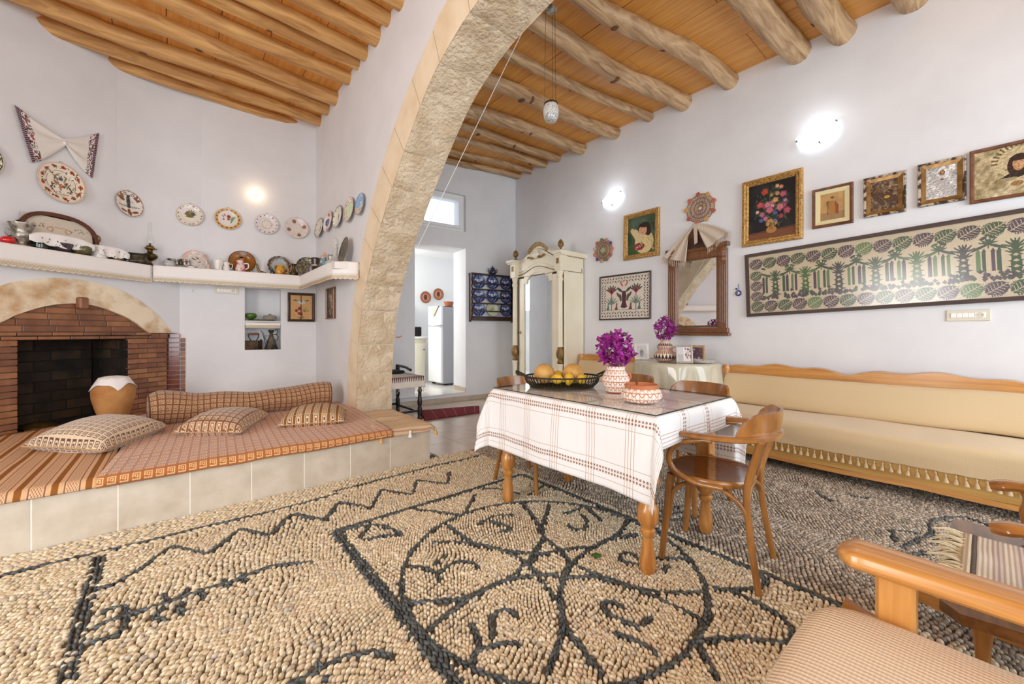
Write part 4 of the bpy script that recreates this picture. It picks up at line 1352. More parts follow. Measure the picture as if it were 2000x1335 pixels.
MB().lathe([(.0, -.066), (.013, -.064), (.016, 0), (.013, .064), (0, .066)], 12, T(0, 0, .212, 0, pi / 2, 0)).build('grip', WOOD_M, ir, 60)
MB().lathe([(.006, 0), (.012, .01), (.008, .018), (0, .02)], 10, T(.085, 0, .122)).build('catch', IRON, ir, 60)
oc = bthing('oil_can', 'conical tin oil can with long spout and loop handles in the niche', 'oil can', 4.02, nz0 + .002, -.10)
TIN = M('dull_tin', rgb(132, 132, 126), .3, .9, col2=rgb(70, 70, 66), vs=10)
MB().lathe([(.082, 0), (.085, .01), (.08, .02), (.024, .19), (.018, .215), (.022, .222), (.042, .268), (.04, .27), (.018, .225)], 26).build('body', TIN, oc, 40)
MB().tube([(-.05, 0, .06), (-.075, 0, .14), (-.10, 0, .225), (-.125, 0, .262)], [.014, .011, .008, .006], 8).build('spout', TIN, oc, 60)
MB().tube([(-.03, 0, .188), (-.088, 0, .182)], .004, 6).build('stay', TIN, oc)
for a in ([(.02, 0, .20), (.055, 0, .205), (.082, 0, .17), (.07, 0, .13), (.045, 0, .12)], [(.04, 0, .265), (.07, 0, .27), (.08, 0, .24), (.06, 0, .208), (.024, 0, .205)]):
 MB().tube(catmull(a, 5), .005, 6).build('handle', IRON, oc, 60)
# ------------------------------------------------------------------ switches, pictures of the left bay
PLATE_P = M('switch_frame', rgb(216, 208, 188), .4)
PLATE_W = M('switch_white', rgb(240, 238, 232), .35)
BLACK = M('black_hole', rgb(20, 18, 16), .8)
def switch(name, label, m, w, h):
 root = thing(name, label, 'switch', mat=m)
 MB().box((0, 0, .005), (w, h, .01), .003).build('frame_plate', PLATE_P, root)
 iw = w * .8
 for k in range(4):
  MB().box((-iw / 2 + iw * .17 * (k + .5), 0, .011), (iw * .165, h * .42, .008), .002).build('rocker', PLATE_W, root)
 x = -iw / 2 + iw * .84
 MB().box((x, 0, .010), (iw * .31, h * .5, .006), .002).build('socket', PLATE_W, root)
 MB().lathe([(h * .23, 0), (h * .23, .004), (h * .19, .004), (h * .19, .002), (0, .002)], 20, T(x, 0, .012)).build('well', PLATE_P, root, 30)
 MB().lathe([(.0022, 0), (.0022, .003), (0, .003)], 8, T(x - .0095, 0, .014)).lathe([(.0022, 0), (.0022, .003), (0, .003)], 8, T(x + .0095, 0, .014)).build('pin_hole', BLACK, root)
 return root
switch('switch_panel', 'light switches with a socket under the shelf left of the niche', BW(4.518, 1.745, 0), .255, .093)
def picture(name, label, cat, m, w, h, fw, fmat, cv, prof=None, lean=0.0, cmat=None, glass=False, roll=0.0, back=.012, inner=None, pane=None):
 root = thing(name, label, cat, mat=m @ T(0, 0, .014, -lean, 0, 0) @ T(rz=roll))
 d = fw
 prof = prof or [(0, -.012), (0, .012), (d * .2, .018), (d * .75, .014), (d, .006), (d, -.004)]
 fr = MB().frame(w, h, prof).build('frame', fmat, root, 30)
 if inner is not None:
  im, iw_, pz = inner
  MB().frame(w - 2 * d + .002, h - 2 * d + .002, [(0, pz - .008), (0, pz), (iw_, pz - .006), (iw_, -.004)]).build('inner_frame', im, root)
  d += iw_
 cv.sheet('picture', w - 2 * d + .004, h - 2 * d + .004, cmat or CANVAS, root, T(0, 0, -.002))
 MB().box((0, 0, -.008), (w - .006, h - .006, .006)).build('backing', WOOD_D, root)
 if glass:
  MB().box((0, 0, .003), (w - 2 * d + .002, h - 2 * d + .002, .002)).build('pane', pane or PANE, root)
 return root
# two doves and red flowers on straw-coloured cloth
c = Cv(46, 54, (206, 160, 100))
c.noise(.03, 20, 2)
c.rect(.45, 0, .53, 1, (120, 78, 40))
for sg in (-1, 1):
 c.leaf(.5 + sg * .03, .74, .3, .10, 0.25 if sg > 0 else pi - .25, (150, 148, 136))
 c.leaf(.5 + sg * .2, .78, .17, .06, 0.1 if sg > 0 else pi - .1, (98, 72, 40))
 c.ell(.5 + sg * .10, .71, .08, .06, (196, 194, 184))
 c.ell(.5 + sg * .04, .66, .04, .035, (190, 188, 178))
for x, y, r in ((.28, .36, .07), (.42, .45, .08), (.48, .24, .08), (.38, .25, .05), (.52, .2, .05)):
 c.ell(x, y, r, None, (120, 22, 24))
 c.ell(x + .01, y + .01, r * .5, None, (150, 38, 34))
for a in (.3, .6, .9, 1.2, 1.6, 2.0):
 c.line([(.62, .30), (.62 + .22 * cos(a), .30 + .22 * sin(a))], .010, (112, 110, 60))
 c.line([(.48, .02), (.48 + .22 * cos(a + .4), .02 + .11 * sin(a + .4))], .010, (96, 84, 44))
picture('dove_picture', 'framed picture of two doves over red flowers right of the niche', 'picture', BW((4.9865 - 1.351) / Bd[0], 1.555, 0), .341, .406, .035, WOOD_D, c,
  [(0, -.01), (0, .016), (.012, .02), (.026, .012), (.035, .004), (.035, -.004)])
c = Cv(30, 40, (92, 84, 66))
c.noise(.12, 7, 5)
for k in range(60):
 x, y = .3 + .4 * random.random(), .12 + .76 * random.random()
 c.ell(x, y, random.uniform(.03, .08), None, random.choice([(176, 80, 66), (150, 60, 50), (190, 170, 160), (120, 130, 130), (196, 150, 130), (104, 110, 84)]))
c.rect(.72, .0, .85, .95, (150, 98, 52), .7)
picture('flower_picture', 'narrow dark flower picture on the wall beside the stone arch', 'picture', AW(5.457, 1.577, 0), .346, .403, .02, WOOD_M, c)
# ------------------------------------------------------------------ plates hung on the walls of the left bay
PPROF = lambda R: [(0, .004), (R * .56, .004), (R * .66, .012), (R * .9, .022), (R, .026)]
def ring_pts(c, r, n, fn, ph=0):
 for k in range(n):
  a = 2 * pi * k / n + ph
  fn(.5 + r * cos(a), .5 + r * sin(a), a, k)
def wall_plate(name, label, m, rx, ry, cv, lobes=0, la=0.0, mat=PRINT, hang=True, group=None):
 root = thing(name, label, 'plate', mat=m)
 mm = T(0, 0, .012, -.10, 0, 0) @ Matrix.Diagonal((1, ry / rx, 1, 1))
 cv.disc('dish', PPROF(rx), mat, root, mm, 88, 34, lobes, la)
 if hang:
  MB().tube([(-.012, ry * 1.0, .02), (-.006, ry * 1.08, .012), (.006, ry * 1.08, .012), (.012, ry * 1.0, .02)], .0015, 4).build('hanger', IRON, root)
 return root
N = 84
# big oval plate with two peacocks and a border of red flowers
c = Cv(N, N, (236, 226, 208))
c.ell(.5, .5, .49, None, (218, 160, 110), ring=.94)
ring_pts(c, .40, 13, lambda x, y, a, k: (c.ell(x, y, .045, None, (184, 86, 52)), c.ell(x, y, .018, None, (120, 40, 30))))
ring_pts(c, .40, 26, lambda x, y, a, k: c.ell(x, y, .02, None, (92, 98, 66)) if k % 2 else None, .12)
c.ell(.5, .5, .31, None, (150, 126, 92), ring=.93)
for sg in (-1, 1):
 c.leaf(.5 + sg * .06, .56, .17, .075, -1.1 if sg > 0 else pi + 1.1, (196, 170, 140))
 c.line([(.5 + sg * .07, .56), (.5 + sg * .12, .66), (.5 + sg * .08, .68)], .016, (126, 120, 92))
 c.line([(.5 + sg * .16, .44), (.5 + sg * .22, .34), (.5 + sg * .17, .28)], .014, (90, 84, 60))
c.flower(.5, .6, .05, (90, 100, 120), (70, 60, 90))
c.flower(.5, .42, .05, (168, 90, 60))
for k in range(90):
 a, r = random.uniform(0, 2 * pi), random.choice((random.uniform(.08, .29), random.uniform(.34, .46)))
 c.leaf(.5 + r * cos(a), .5 + r * sin(a), .07, .02, random.uniform(0, 6), random.choice([(96, 104, 70), (70, 70, 60), (150, 96, 66)]))
wall_plate('wall_plate', 'large oval plate with peacocks and red border flowers below the towel', DW(-.90, 2.665, 0), .182, .196, c)
c = Cv(N, N, (234, 226, 214))
c.ell(.5, .5, .49, None, (120, 82, 48), ring=.90)
c.ell(.5, .16, .075, .11, (140, 84, 40))
c.ell(.5, .27, .05, .03, (96, 60, 34))
c.line([(.5, .28), (.5, .84)], .012, (52, 52, 56))
for k in range(11):
 for sg in (-1, 1):
  c.leaf(.5, .34 + k * .045, .11 - .005 * abs(k - 4), .034, pi / 2 - sg * .8, (52, 52, 56))
for sg in (-1, 1):
 c.leaf(.5 + sg * .14, .60, .30, .13, pi / 2 - sg * .6, (146, 98, 62))
 c.leaf(.5 + sg * .14, .60, .30, .10, pi / 2 - sg * 1.1, (128, 80, 52))
 c.leaf(.5 + sg * .1, .18, .22, .10, .3 if sg > 0 else pi - .3, (138, 84, 62))
 c.ell(.5 + sg * .13, .86, .06, .045, (60, 62, 66), ring=.35)
 for k in range(7):
  c.leaf(.5 + sg * (.08 + .045 * k), .40 + .02 * (k % 2), .05, .024, 1.2 * sg + pi / 2, (60, 62, 70))
 c.line([(.5, .36), (.5 + sg * .38, .42)], .007, (60, 62, 70))
wall_plate('wall_plate', 'round plate with brown tulips and a dark leafy spray', DW(-.315, 2.645, 0), .140, .146, c)
def rim_plate(bg, rim, rimw, motif, mid, n, band=None):
 c = Cv(N, N, bg)
 if band:
  c.ell(.5, .5, .49, None, band, ring=.56)
 c.ell(.5, .5, .49, None, rim, ring=1 - rimw)
 ring_pts(c, .42, n, motif(c))
 mid(c)
 return c
def bouquet(c):
 for k in range(8):
  c.leaf(.5, .52, .25, .05, .15 + k * .41, (104, 112, 66))
 for x, y, col in ((.40, .56, (176, 96, 84)), (.60, .55, (74, 82, 120))):
  c.flower(x, y, .08, (92, 96, 60), col, 7, .05)
 for k in range(9):
  c.leaf(.5, .40, .19, .035, .25 + k * .33, (108, 118, 62))
 c.ell(.5, .60, .03, None, (190, 160, 80))
c = rim_plate((232, 226, 214), (176, 150, 100), .06, lambda c: (lambda x, y, a, k: c.leaf(x, y, .09, .035, a + 1.6, (116, 122, 84)) if k % 3 else c.ell(x, y, .035, None, (168, 106, 90))), bouquet, 15)
wall_plate('wall_plate', 'white plate with a bouquet and a rim of small leaves, above the swan', BW((4.9865 - .13) / Bd[0], 2.655, 0), .134, .138, c)
def spray(c):
 for x, y, col in ((.34, .56, (110, 150, 104)), (.40, .62, (176, 110, 120))):
  c.leaf(x, y, .12, .05, 1.9, col)
 c.flower(.53, .62, .08, (178, 76, 86), (120, 40, 56))
 c.flower(.52, .50, .055, (176, 96, 106), (120, 40, 56))
 c.flower(.34, .48, .04, (176, 96, 106), (120, 40, 56))
 for k in range(6):
  c.leaf(.58, .30 + k * .05, .22, .045, 1.0 - k * .12, (124, 168, 110))
c = rim_plate((230, 224, 218), (150, 104, 46), .03, lambda c: (lambda x, y, a, k: (c.ell(x, y, .034, None, (112, 74, 34)), c.ell(x, y, .012, None, (150, 60, 40)))), spray, 15, (210, 162, 92))
wall_plate('wall_plate', 'plate with a broad ochre rim and a pink and green flower spray', BW((4.9865 - .512) / Bd[0], 2.667, 0), .142, .142, c)
def wreath(c):
 ring_pts(c, .21, 22, lambda x, y, a, k: c.leaf(x, y, .06, .025, a + 1.2 + (k % 2), (142, 160, 96) if k % 3 else (120, 110, 90)))
c = rim_plate((228, 221, 218), (176, 160, 176), .04, lambda c: (lambda x, y, a, k: c.flower(x, y, .036, (132, 118, 156), (120, 110, 90), 5)), wreath, 14)
wall_plate('wall_plate', 'pale plate with lilac flowers on the rim and a green wreath', BW((4.9865 - .937) / Bd[0], 2.664, 0), .139, .139, c)
def star4(c):
 c.ell(.5, .5, .22, None, (190, 170, 160), ring=.9)
 for k in range(4):
  a = pi / 2 * k + .3
  c.flower(.5 + .33 * cos(a), .5 + .33 * sin(a), .085, (146, 104, 88), (176, 120, 100), 7)
c = rim_plate((226, 216, 210), (176, 150, 144), .03, lambda c: (lambda x, y, a, k: c.leaf(x, y, .07, .02, a + 1.5, (188, 166, 156))), star4, 12)
wall_plate('wall_plate', 'pale pink plate with four brown sprigs, last before the corner', BW((4.9865 - 1.292) / Bd[0], 2.662, 0), .149, .149, c)
# plates beside the arch
c = rim_plate((226, 222, 204), (80, 92, 110), .10, lambda c: (lambda x, y, a, k: c.ell(x, y, .03, None, (80, 92, 110)) if k % 2 else None), lambda c: c.leaf(.5, .3, .4, .08, 1.4, (120, 112, 90)), 18)
wall_plate('wall_plate', 'cream plate with a scalloped blue-grey rim, first on the wall beside the arch', AW(5.95, 2.645, 0), .20, .132, c, 10, .03)
def blueflower(c):
 for x, y in ((.36, .5),):
  c.flower(x, y, .2, (50, 62, 138), (60, 60, 110), 8, .05)
 c.ell(.5, .84, .12, .09, (196, 110, 90))
 c.ell(.46, .14, .10, .08, (196, 116, 96))
c = rim_plate((234, 230, 222), (200, 150, 130), .05, lambda c: (lambda x, y, a, k: None), blueflower, 4)
wall_plate('wall_plate', 'white plate with one bold dark blue flower beside the arch', AW(5.53, 2.646, 0), .186, .133, c, 8, .03)
c = rim_plate((228, 224, 208), (76, 80, 110), .09, lambda c: (lambda x, y, a, k: c.ell(x, y, .035, None, (76, 80, 110)) if k % 2 else None), lambda c: (c.leaf(.46, .42, .28, .12, 1.5, (120, 150, 90)), c.line([(.52, .2), (.5, .45)], .02, (150, 110, 96))), 20)
wall_plate('wall_plate', 'cream plate with a scalloped navy rim and a green leaf beside the arch', AW(5.115, 2.613, 0), .172, .136, c, 10, .03)
c = rim_plate((214, 222, 190), (150, 84, 76), .04, lambda c: (lambda x, y, a, k: c.ell(x, y, .03, None, (168, 110, 100))), lambda c: (c.ell(.5, .5, .33, None, (208, 222, 186)), c.ell(.5, .5, .33, None, (150, 190, 150), ring=.9)), 26, (232, 214, 204))
wall_plate('wall_plate', 'pale green plate with a reddish dotted rim beside the arch', AW(4.70, 2.60, 0), .172, .141, c)
c = Cv(N, N, (140, 180, 214))
c.rect(0, 0, 1, .42, (208, 190, 158))
c.poly([(.2, .3), (.5, .62), (.8, .4), (.9, .2), (.3, .1)], (214, 196, 164))
c.ell(.45, .62, .10, .05, (226, 226, 222))
c.line([(.3, .3), (.6, .34), (.8, .24)], .02, (176, 120, 90))
c.ell(.5, .5, .49, None, (96, 140, 186), ring=.88)
wall_plate('wall_plate', 'oval blue plate painted with a seaside view, nearest the stone arch', AW(4.345, 2.577, 0), .13, .12, c)
# the one cut by the left edge of the photograph
c = rim_plate((232, 228, 214), (84, 92, 66), .10, lambda c: (lambda x, y, a, k: c.leaf(x, y, .09, .04, a + 1.2, (84, 96, 62))), bouquet, 16)
wall_plate('wall_plate', 'plate with a rim of dark green leaves at the far left of the wall', DW(-1.47, 2.70, 0), .17, .18, c)
# ------------------------------------------------------------------ embroidered towel pinned up like a bow
t = NT('embroidered_linen')
u, v, uvv = t.uv()
au = t.math('ABSOLUTE', t.math('SUBTRACT', u, .5))
edge = t.math('GREATER_THAN', au, .365)
vor = t.n('ShaderNodeTexVoronoi')
vor.inputs['Scale'].default_value = 1
mp = t.coord('UV', (64, 34, 1))
t.l(mp, vor.inputs['Vector'])
colr = t.ramp(t.math('FRACT', t.math('MULTIPLY', vor.outputs['Color'], 3.7)), [(0, rgb(226, 218, 214)), (.3, rgb(172, 128, 160)), (.42, rgb(60, 52, 50)), (.58, rgb(160, 84, 70)), (.7, rgb(226, 218, 214)), (.86, rgb(92, 104, 80))], True)
border = t.math('GREATER_THAN', au, .455)
stripe = t.ramp(t.math('FRACT', t.math('MULTIPLY', v, 26.0)), [(0, rgb(64, 50, 52)), (.5, rgb(196, 160, 176)), (.8, rgb(64, 50, 52))], True)
cc = t.mix(border, t.mix(edge, rgb(228, 222, 214), colr), stripe)
t.base(cc)
t.b.inputs['Roughness'].default_value = .9
EMB = t.m
# ends as traced on the wall: (t, z) of upper and lower corners, and the pinned middle
from_uv = [((-1.227, 3.247), (-1.109, 2.775)), ((-.895, 3.10), (-.87, 3.045)), ((-.595, 3.303), (-.653, 2.805))]
tow = thing('embroidered_towel', 'white towel with embroidered ends pinned up like a bow above the peacock plate', 'towel', mat=DW(0, 0, 0))
n, k_ = 41, 17
U = np.linspace(0, 1, n)
V = np.linspace(0, 1, k_)
G = np.zeros((n, k_, 3))
for i, uu in enumerate(U):
 if uu < .5:
  f = (uu / .5)
  A, Bq = from_uv[0], from_uv[1]
 else:
  f = ((uu - .5) / .5)
  A, Bq = from_uv[1], from_uv[2]
 a0, a1 = np.array(A[0]), np.array(A[1])
 b0, b1 = np.array(Bq[0]), np.array(Bq[1])
 up = a0 * (1 - f) + b0 * f
 lo = a1 * (1 - f) + b1 * f
 dist = abs(uu - .5) * 2
 sag = .035 * sin(pi * f)
 for j, vv in enumerate(V):
  p = up * (1 - vv) + lo * vv
  fold = .012 * sin(vv * pi * 5 + (1 if uu < .5 else 2)) * (1 - dist) ** .5 * (0.3 + .7 * min(1, dist * 3))
  G[i, j] = (p[0], p[1] - sag * (.3 + .7 * vv) * (1 - vv * .2), .022 + fold + .006 * (1 - dist))
UVg = np.stack(np.meshgrid(U, V, indexing='ij'), -1)
o = MB().grid(G, UVg).build('linen', EMB, tow, 180)
o.modifiers.new('thick', 'SOLIDIFY').thickness = .003
FR = M('fringe_thread', rgb(222, 214, 206), .95)
for i in (0, -1):
 b = MB()
 for vv in np.linspace(0, 1, 46):
  p = np.array([np.interp(vv, V, G[i, :, c_]) for c_ in range(3)])
  d = np.array([(-.025 if i == 0 else .02) + random.uniform(-.006, .006), -.012 + random.uniform(-.008, .008), random.uniform(-.004, .004)])
  b.tube([p, p + d * .6, p + d], .0012, 3)
 b.build('fringe', FR, tow)
MB().lathe([(.012, 0), (.014, .012), (.008, .02), (0, .022)], 12, T(-.884, 3.065, .03)).build('knot', COTTON, tow, 60)
# ------------------------------------------------------------------ the small halogen lamp above the plates
hl = thing('halogen_spot', 'tiny warm halogen spot glowing on the back wall of the left bay', 'lamp', mat=BW(4.205, 3.05, 0))
MB().lathe([(.022, 0), (.026, .012), (.012, .02), (.011, .03)], 16).build('base', M('lamp_white', rgb(230, 222, 206), .4), hl, 40)
MB().ell((0, 0, .048), .020, 12, 8).build('bulb', M('halogen_glow', (1, 1, 1), .4, emis=(1, .74, .44), es=14), hl, 180)
pl = bpy.data.lights.new('halogen_light', 'POINT')
pl.energy, pl.color, pl.shadow_soft_size = .7, (1, .72, .45), .03
po = bpy.data.objects.new('halogen_light', pl)
COL.objects.link(po)
po.matrix_world = BW(4.205, 3.05, .12)
# ------------------------------------------------------------------ ornaments along the shelf
SZT = SZ + .012
def lathe_thing(root, name, prof, mat, seg=22, m=None, sm=60, flute=0, fd=0.0, squash=1.0, cm=4, **kw):
 p = catmull(prof, cm) if cm else prof
 return MB().lathe(p, seg, m, True, None, squash, flute, fd).build(name, mat, root, sm, **kw)
q = dthing('red_pepper', 'glossy red pepper-shaped ornament at the far left end of the shelf', 'ornament', -1.325, SZT, .13)
RED = M('glossy_red', rgb(206, 30, 34), .15, coat=.6)
MB().ell((0, 0, .036), (.05, .04, .038), 18, 10).build('body', RED, q, 180)
MB().tube([(.0, 0, .06), (.008, 0, .075), (.02, 0, .082)], .005, 6).build('stalk', M('dark_green', rgb(46, 70, 34), .6), q, 60)
q = dthing('silver_cup', 'openwork silver cup with two handles behind the red ornament', 'cup', -1.235, SZT, .12)
lathe_thing(q, 'bowl', [(.055, 0), (.058, .01), (.03, .03), (.05, .06), (.062, .1), (.06, .14), (.085, .20), (.08, .2), (.05, .14)], SILVER, 24, flute=8, fd=.04)
for sg in (-1, 1):
 MB().tube(catmull([(sg * .055, 0, .13), (sg * .095, 0, .14), (sg * .1, 0, .1), (sg * .07, 0, .07)], 5), .005, 6).build('handle', SILVER, q, 60)
# tray with a brown arched rim
q = thing('tray', 'oval embroidered tray with a brown wooden rim leaning on the wall behind the doilies', 'tray', mat=DW(-.935, SZT, .075) @ T(rx=-.12))
th = np.linspace(0, 2 * pi, 60, endpoint=False)
shape = lambda k: [(k * .285 * np.sign(cos(a)) * abs(cos(a)) ** .8, .165 + k * .17 * np.sign(sin(a)) * abs(sin(a)) ** .9 + (.03 * k if sin(a) > 0 else 0) * sin(a)) for a in th]
c = Cv(60, 44, (222, 212, 196))
for sg in (-1, 1):
 c.ell(.5 + sg * .13, .64, .05, None, (196, 150, 116), ring=.4)
 for k in range(8):
  c.leaf(.5 + sg * (.2 + .03 * k), .66 + .05 * (k % 3), .05, .016, random.uniform(0, 3), (140, 132, 110))
c.line([(.38, .72), (.62, .72)], .008, (196, 170, 140))
c.sheet('embroidered_cloth', .52, .33, CANVAS, q, T(0, .175, .004))
MB().prism(shape(.99), -.01, .001).build('base', WOOD_D, q)
MB().tube([(x, y, .012) for x, y in shape(1.0)], (.024, .016) if False else .018, 6, True, sect=[(-.9, -.6), (-.9, .6), (.9, 1.0), (.9, -1.0)], up=(0, 0, 1)).build('rim', M('tray_rim', rgb(104, 58, 40), .4, col2=rgb(78, 42, 28), vs=12), q, 40)
for sg in (-1, 1):
 MB().tube(catmull([(sg * .25, .24, .012), (sg * .30, .235, .03), (sg * .31, .19, .03), (sg * .278, .15, .012)], 5), .007, 6).build('handle', BRASS, q, 60)
# jars under the first doily
q = dthing('glass_jar', 'dark green glass jar under the left end of the first doily', 'jar', -1.10, SZT, .10)
lathe_thing(q, 'body', [(.05, 0), (.058, .02), (.058, .11), (.045, .13), (.05, .145)], M('bottle_green', rgb(38, 52, 36), .08, coat=.6), 22)
q = dthing('olive_pot', 'olive glazed pot under the right end of the first doily', 'pot', -.80, SZT, .12)
lathe_thing(q, 'body', [(.045, 0), (.075, .03), (.08, .075), (.06, .105), (.064, .115)], M('olive_glaze', rgb(112, 104, 62), .2, col2=rgb(66, 62, 36), vs=9, coat=.4), 22)
q = dthing('purple_bowl', 'dark purple glass bowl between the green jar and the olive pot', 'bowl', -.96, SZT, .12)
lathe_thing(q, 'body', [(.04, 0), (.07, .03), (.085, .08), (.08, .08), (.06, .03), (.02, .015)], M('purple_glass', rgb(66, 54, 64), .1, coat=.5), 24)
def doily(name, label, t0, t1, zt, drop, o0, o1, holes=14, seed=3):
 """a white cut-work cloth laid over the pots; pointed scalloped front"""
 rr = random.Random(seed)
 nu, nv = 46, 16
 w = t1 - t0
 G = np.zeros((nu, nv, 3))
 for i in range(nu):
  u = i / (nu - 1)
  fall = drop * (.35 + .65 * sin(pi * u) ** .8 + .10 * abs(sin(u * pi * 5)))
  for j in range(nv):
   v = j / (nv - 1)
   x = t0 + w * u
   if v < .45:
    o = o0 + (o1 - o0) * v / .45
    z = zt + .006 * sin(u * 9)
   else:
    k = (v - .45) / .55
    o = o1 + .012 + .01 * sin(u * 16) * k
    z = zt - fall * k
   p = DC + Dd * x - Dn * o
   G[i, j] = (p[0], p[1], z - .045 * abs(2 * u - 1) ** 3 * 1.2)
 root = thing(name, label, 'doily', (0, 0, 0))
 o = MB().grid(G).build('linen', COTTON, root, 180)
 o.modifiers.new('thick', 'SOLIDIFY').thickness = .002
 b = MB()
 for k in range(holes):
  i, j = rr.randint(4, nu - 5), rr.randint(10, nv - 2)
  p = G[i, j]
  nrm = Vector((-Dn[0], -Dn[1], 0))
  mm = Matrix.Translation(Vector(p) + nrm * .003) @ nrm.to_track_quat('Z', 'Y').to_matrix().to_4x4() @ T(0, 0, 0, 0, 0, rr.uniform(0, 3))
  b.lathe([(rr.uniform(.004, .008), 0), (.0, .0008)], 7, mm @ Matrix.Diagonal((1.5, .7, 1, 1)), cap=False)
 b.build('eyelet_holes', M('eyelet_shadow', rgb(128, 118, 106), .9), root, kind='stuff')
 return root
doily('cutwork_doily', 'long white cut-work doily laid over dark jars below the tray', -1.22, -.73, SZT + .162, .12, .03, .17, 18, 3)
q = dthing('enamel_mug', 'white enamel mug under the left half of the second doily', 'mug', -.655, SZT, .11)
lathe_thing(q, 'body', [(.062, 0), (.064, .01), (.064, .125), (.067, .13), (.06, .13), (.058, .02), (.02, .012)], CERAM, 26, cm=0)
MB().tube(catmull([(.06, 0, .1), (.1, 0, .1), (.1, 0, .05), (.062, 0, .035)], 5), .007, 8).build('handle', CERAM, q, 60)
q = dthing('brown_pot', 'brown metal pot under the right half of the second doily', 'pot', -.485, SZT, .10)
lathe_thing(q, 'body', [(.06, 0), (.068, .05), (.07, .11), (.064, .12)], M('brown_pot', rgb(112, 88, 58), .4, .5), 22)
doily('cutwork_doily', 'short white cut-work doily draped over a mug and a brown pot', -.70, -.42, SZT + .135, .11, .03, .17, 10, 8)
q = dthing('glass_tumbler', 'clear glass tumbler standing left of the dark metal basin', 'glass', -.405, SZT, .13)
lathe_thing(q, 'body', [(.03, 0), (.036, .005), (.042, .1), (.04, .1), (.033, .012), (0, .01)], THINGLASS, 20, cm=0)
q = dthing('metal_basin', 'dark engraved metal basin between the glass tumbler and the oil lamp', 'basin', -.305, SZT, .12)
lathe_thing(q, 'body', [(.085, 0), (.105, .02), (.1, .05), (.088, .08), (.098, .10), (.115, .108), (.108, .108), (.08, .08), (.085, .03)], M('engraved_metal', rgb(104, 98, 78), .45, .6, col2=rgb(48, 46, 38), vs=36, bump=.5, bs=90), 28, flute=9, fd=.025)
MB().tube(catmull([(-.1, 0, .085), (-.13, 0, .105), (-.125, 0, .13), (-.1, 0, .105)], 4), .006, 6).build('handle', PEWTER, q, 60)
q = dthing('oil_lamp', 'old brass oil lamp with a slim glass chimney on the shelf corner', 'oil lamp', -.17, SZT, .12)
lathe_thing(q, 'foot', [(.06, 0), (.062, .008), (.03, .022), (.016, .045), (.02, .06)], BRASS)
lathe_thing(q, 'font', [(.02, .06), (.055, .085), (.07, .11), (.06, .135), (.03, .15), (.024, .17), (.026, .185)], M('oil_font', rgb(104, 88, 44), .35, .85, col2=rgb(60, 50, 26), vs=12), 26)
lathe_thing(q, 'burner', [(.024, .185), (.044, .195), (.048, .21), (.036, .222), (.03, .235), (.012, .24), (.01, .255), (.013, .262), (0, .265)], BRASS, 20)
MB().tube([(.036, 0, .208), (.07, 0, .206)], .003, 6).lathe([(.008, 0), (.008, .004), (0, .004)], 10, T(.07, 0, .206, 0, pi / 2, 0)).build('wick_knob', BRASS, q, 40)
lathe_thing(q, 'chimney', [(.026, .235), (.03, .25), (.04, .275), (.034, .31), (.022, .36), (.018, .42), (.017, .50)], THINGLASS, 20)
# back run
q = bthing('crystal_ball', 'round cut-crystal bowl in front of the row of silver cups', 'bowl', 5.07, SZT, .15)
lathe_thing(q, 'body', [(.02, 0), (.05, .02), (.058, .05), (.048, .08), (.042, .08), (.04, .02), (0, .015)], CUTGLASS, 18, flute=9, fd=.06)
for k in range(6):
 q = bthing('silver_goblet', 'slender silver goblet, %s from the left in the row beside the crystal bowl' % ('first', 'second', 'third', 'fourth', 'fifth', 'last')[k], 'goblet', 5.08 - .037 * k, SZT, .085 + .012 * (k % 2), group='silver goblets in a row on the shelf')
 lathe_thing(q, 'foot', [(.017, 0), (.017, .004), (.006, .012), (.005, .04), (.009, .05)], SILVER, 12)
 lathe_thing(q, 'cup', [(.006, .048), (.017, .06), (.018, .09), (.014, .105), (.016, .12), (.012, .12), (.013, .07)], SILVER if k % 3 else PEWTER, 12)
def stand_plate(name, label, s, r, cv, off=.06, lean=.24, prof=None, ry=None, lobes=0, la=0.0, mat=PRINT, m=None):
 root = thing(name, label, 'plate', mat=(BW(s, SZT, off) if m is None else m))
 mm = T(0, (ry or r) * cos(lean) + .002, 0, -lean, 0, 0) @ Matrix.Diagonal((1, (ry or r) / r, 1, 1))
 cv.disc('dish', prof or PPROF(r), mat, root, mm, 48, 18, lobes, la)
 return root
c = rim_plate((224, 208, 196), (206, 164, 146), .05, lambda c: (lambda x, y, a, k: None), lambda c: (c.ell(.5, .5, .37, None, (216, 206, 198)), c.ell(.5, .5, .37, None, (190, 150, 134), ring=.94), c.leaf(.36, .62, .2, .06, -.5, (90, 100, 72)), c.leaf(.52, .68, .16, .05, -.7, (140, 92, 74)), c.leaf(.6, .4, .16, .05, .4, (120, 96, 60))), 4, (222, 186, 170))
stand_plate('pink_plate', 'pale pink plate with leaf sprigs standing behind the glass swan', 4.835, .125, c)
q = bthing('glass_swan', 'clear glass swan ornament with a curved neck on the shelf', 'ornament', 4.765, SZT, .16)
MB().ell((0, 0, .035), (.05, .03, .034), 16, 10).build('body', CUTGLASS, q, 180)
MB().tube(catmull([(.035, 0, .05), (.05, 0, .09), (.03, 0, .13), (-.01, 0, .16), (-.03, 0, .19), (-.005, 0, .215), (.03, 0, .205), (.05, 0, .195)], 5), [.012] * 36, 8).build('neck', CUTGLASS, q, 180)
q = bthing('porcelain_duck', 'tiny porcelain basket with a blue flower in front of the pink plate', 'ornament', 4.86, SZT, .19)
lathe_thing(q, 'basket', [(.02, 0), (.03, .01), (.036, .03), (.032, .03), (.02, .012)], CERAM, 16)
MB().ell((0, 0, .036), (.016, .016, .014), 10, 6).build('flower', M('porcelain_blue', rgb(112, 132, 170), .3), q, 180)
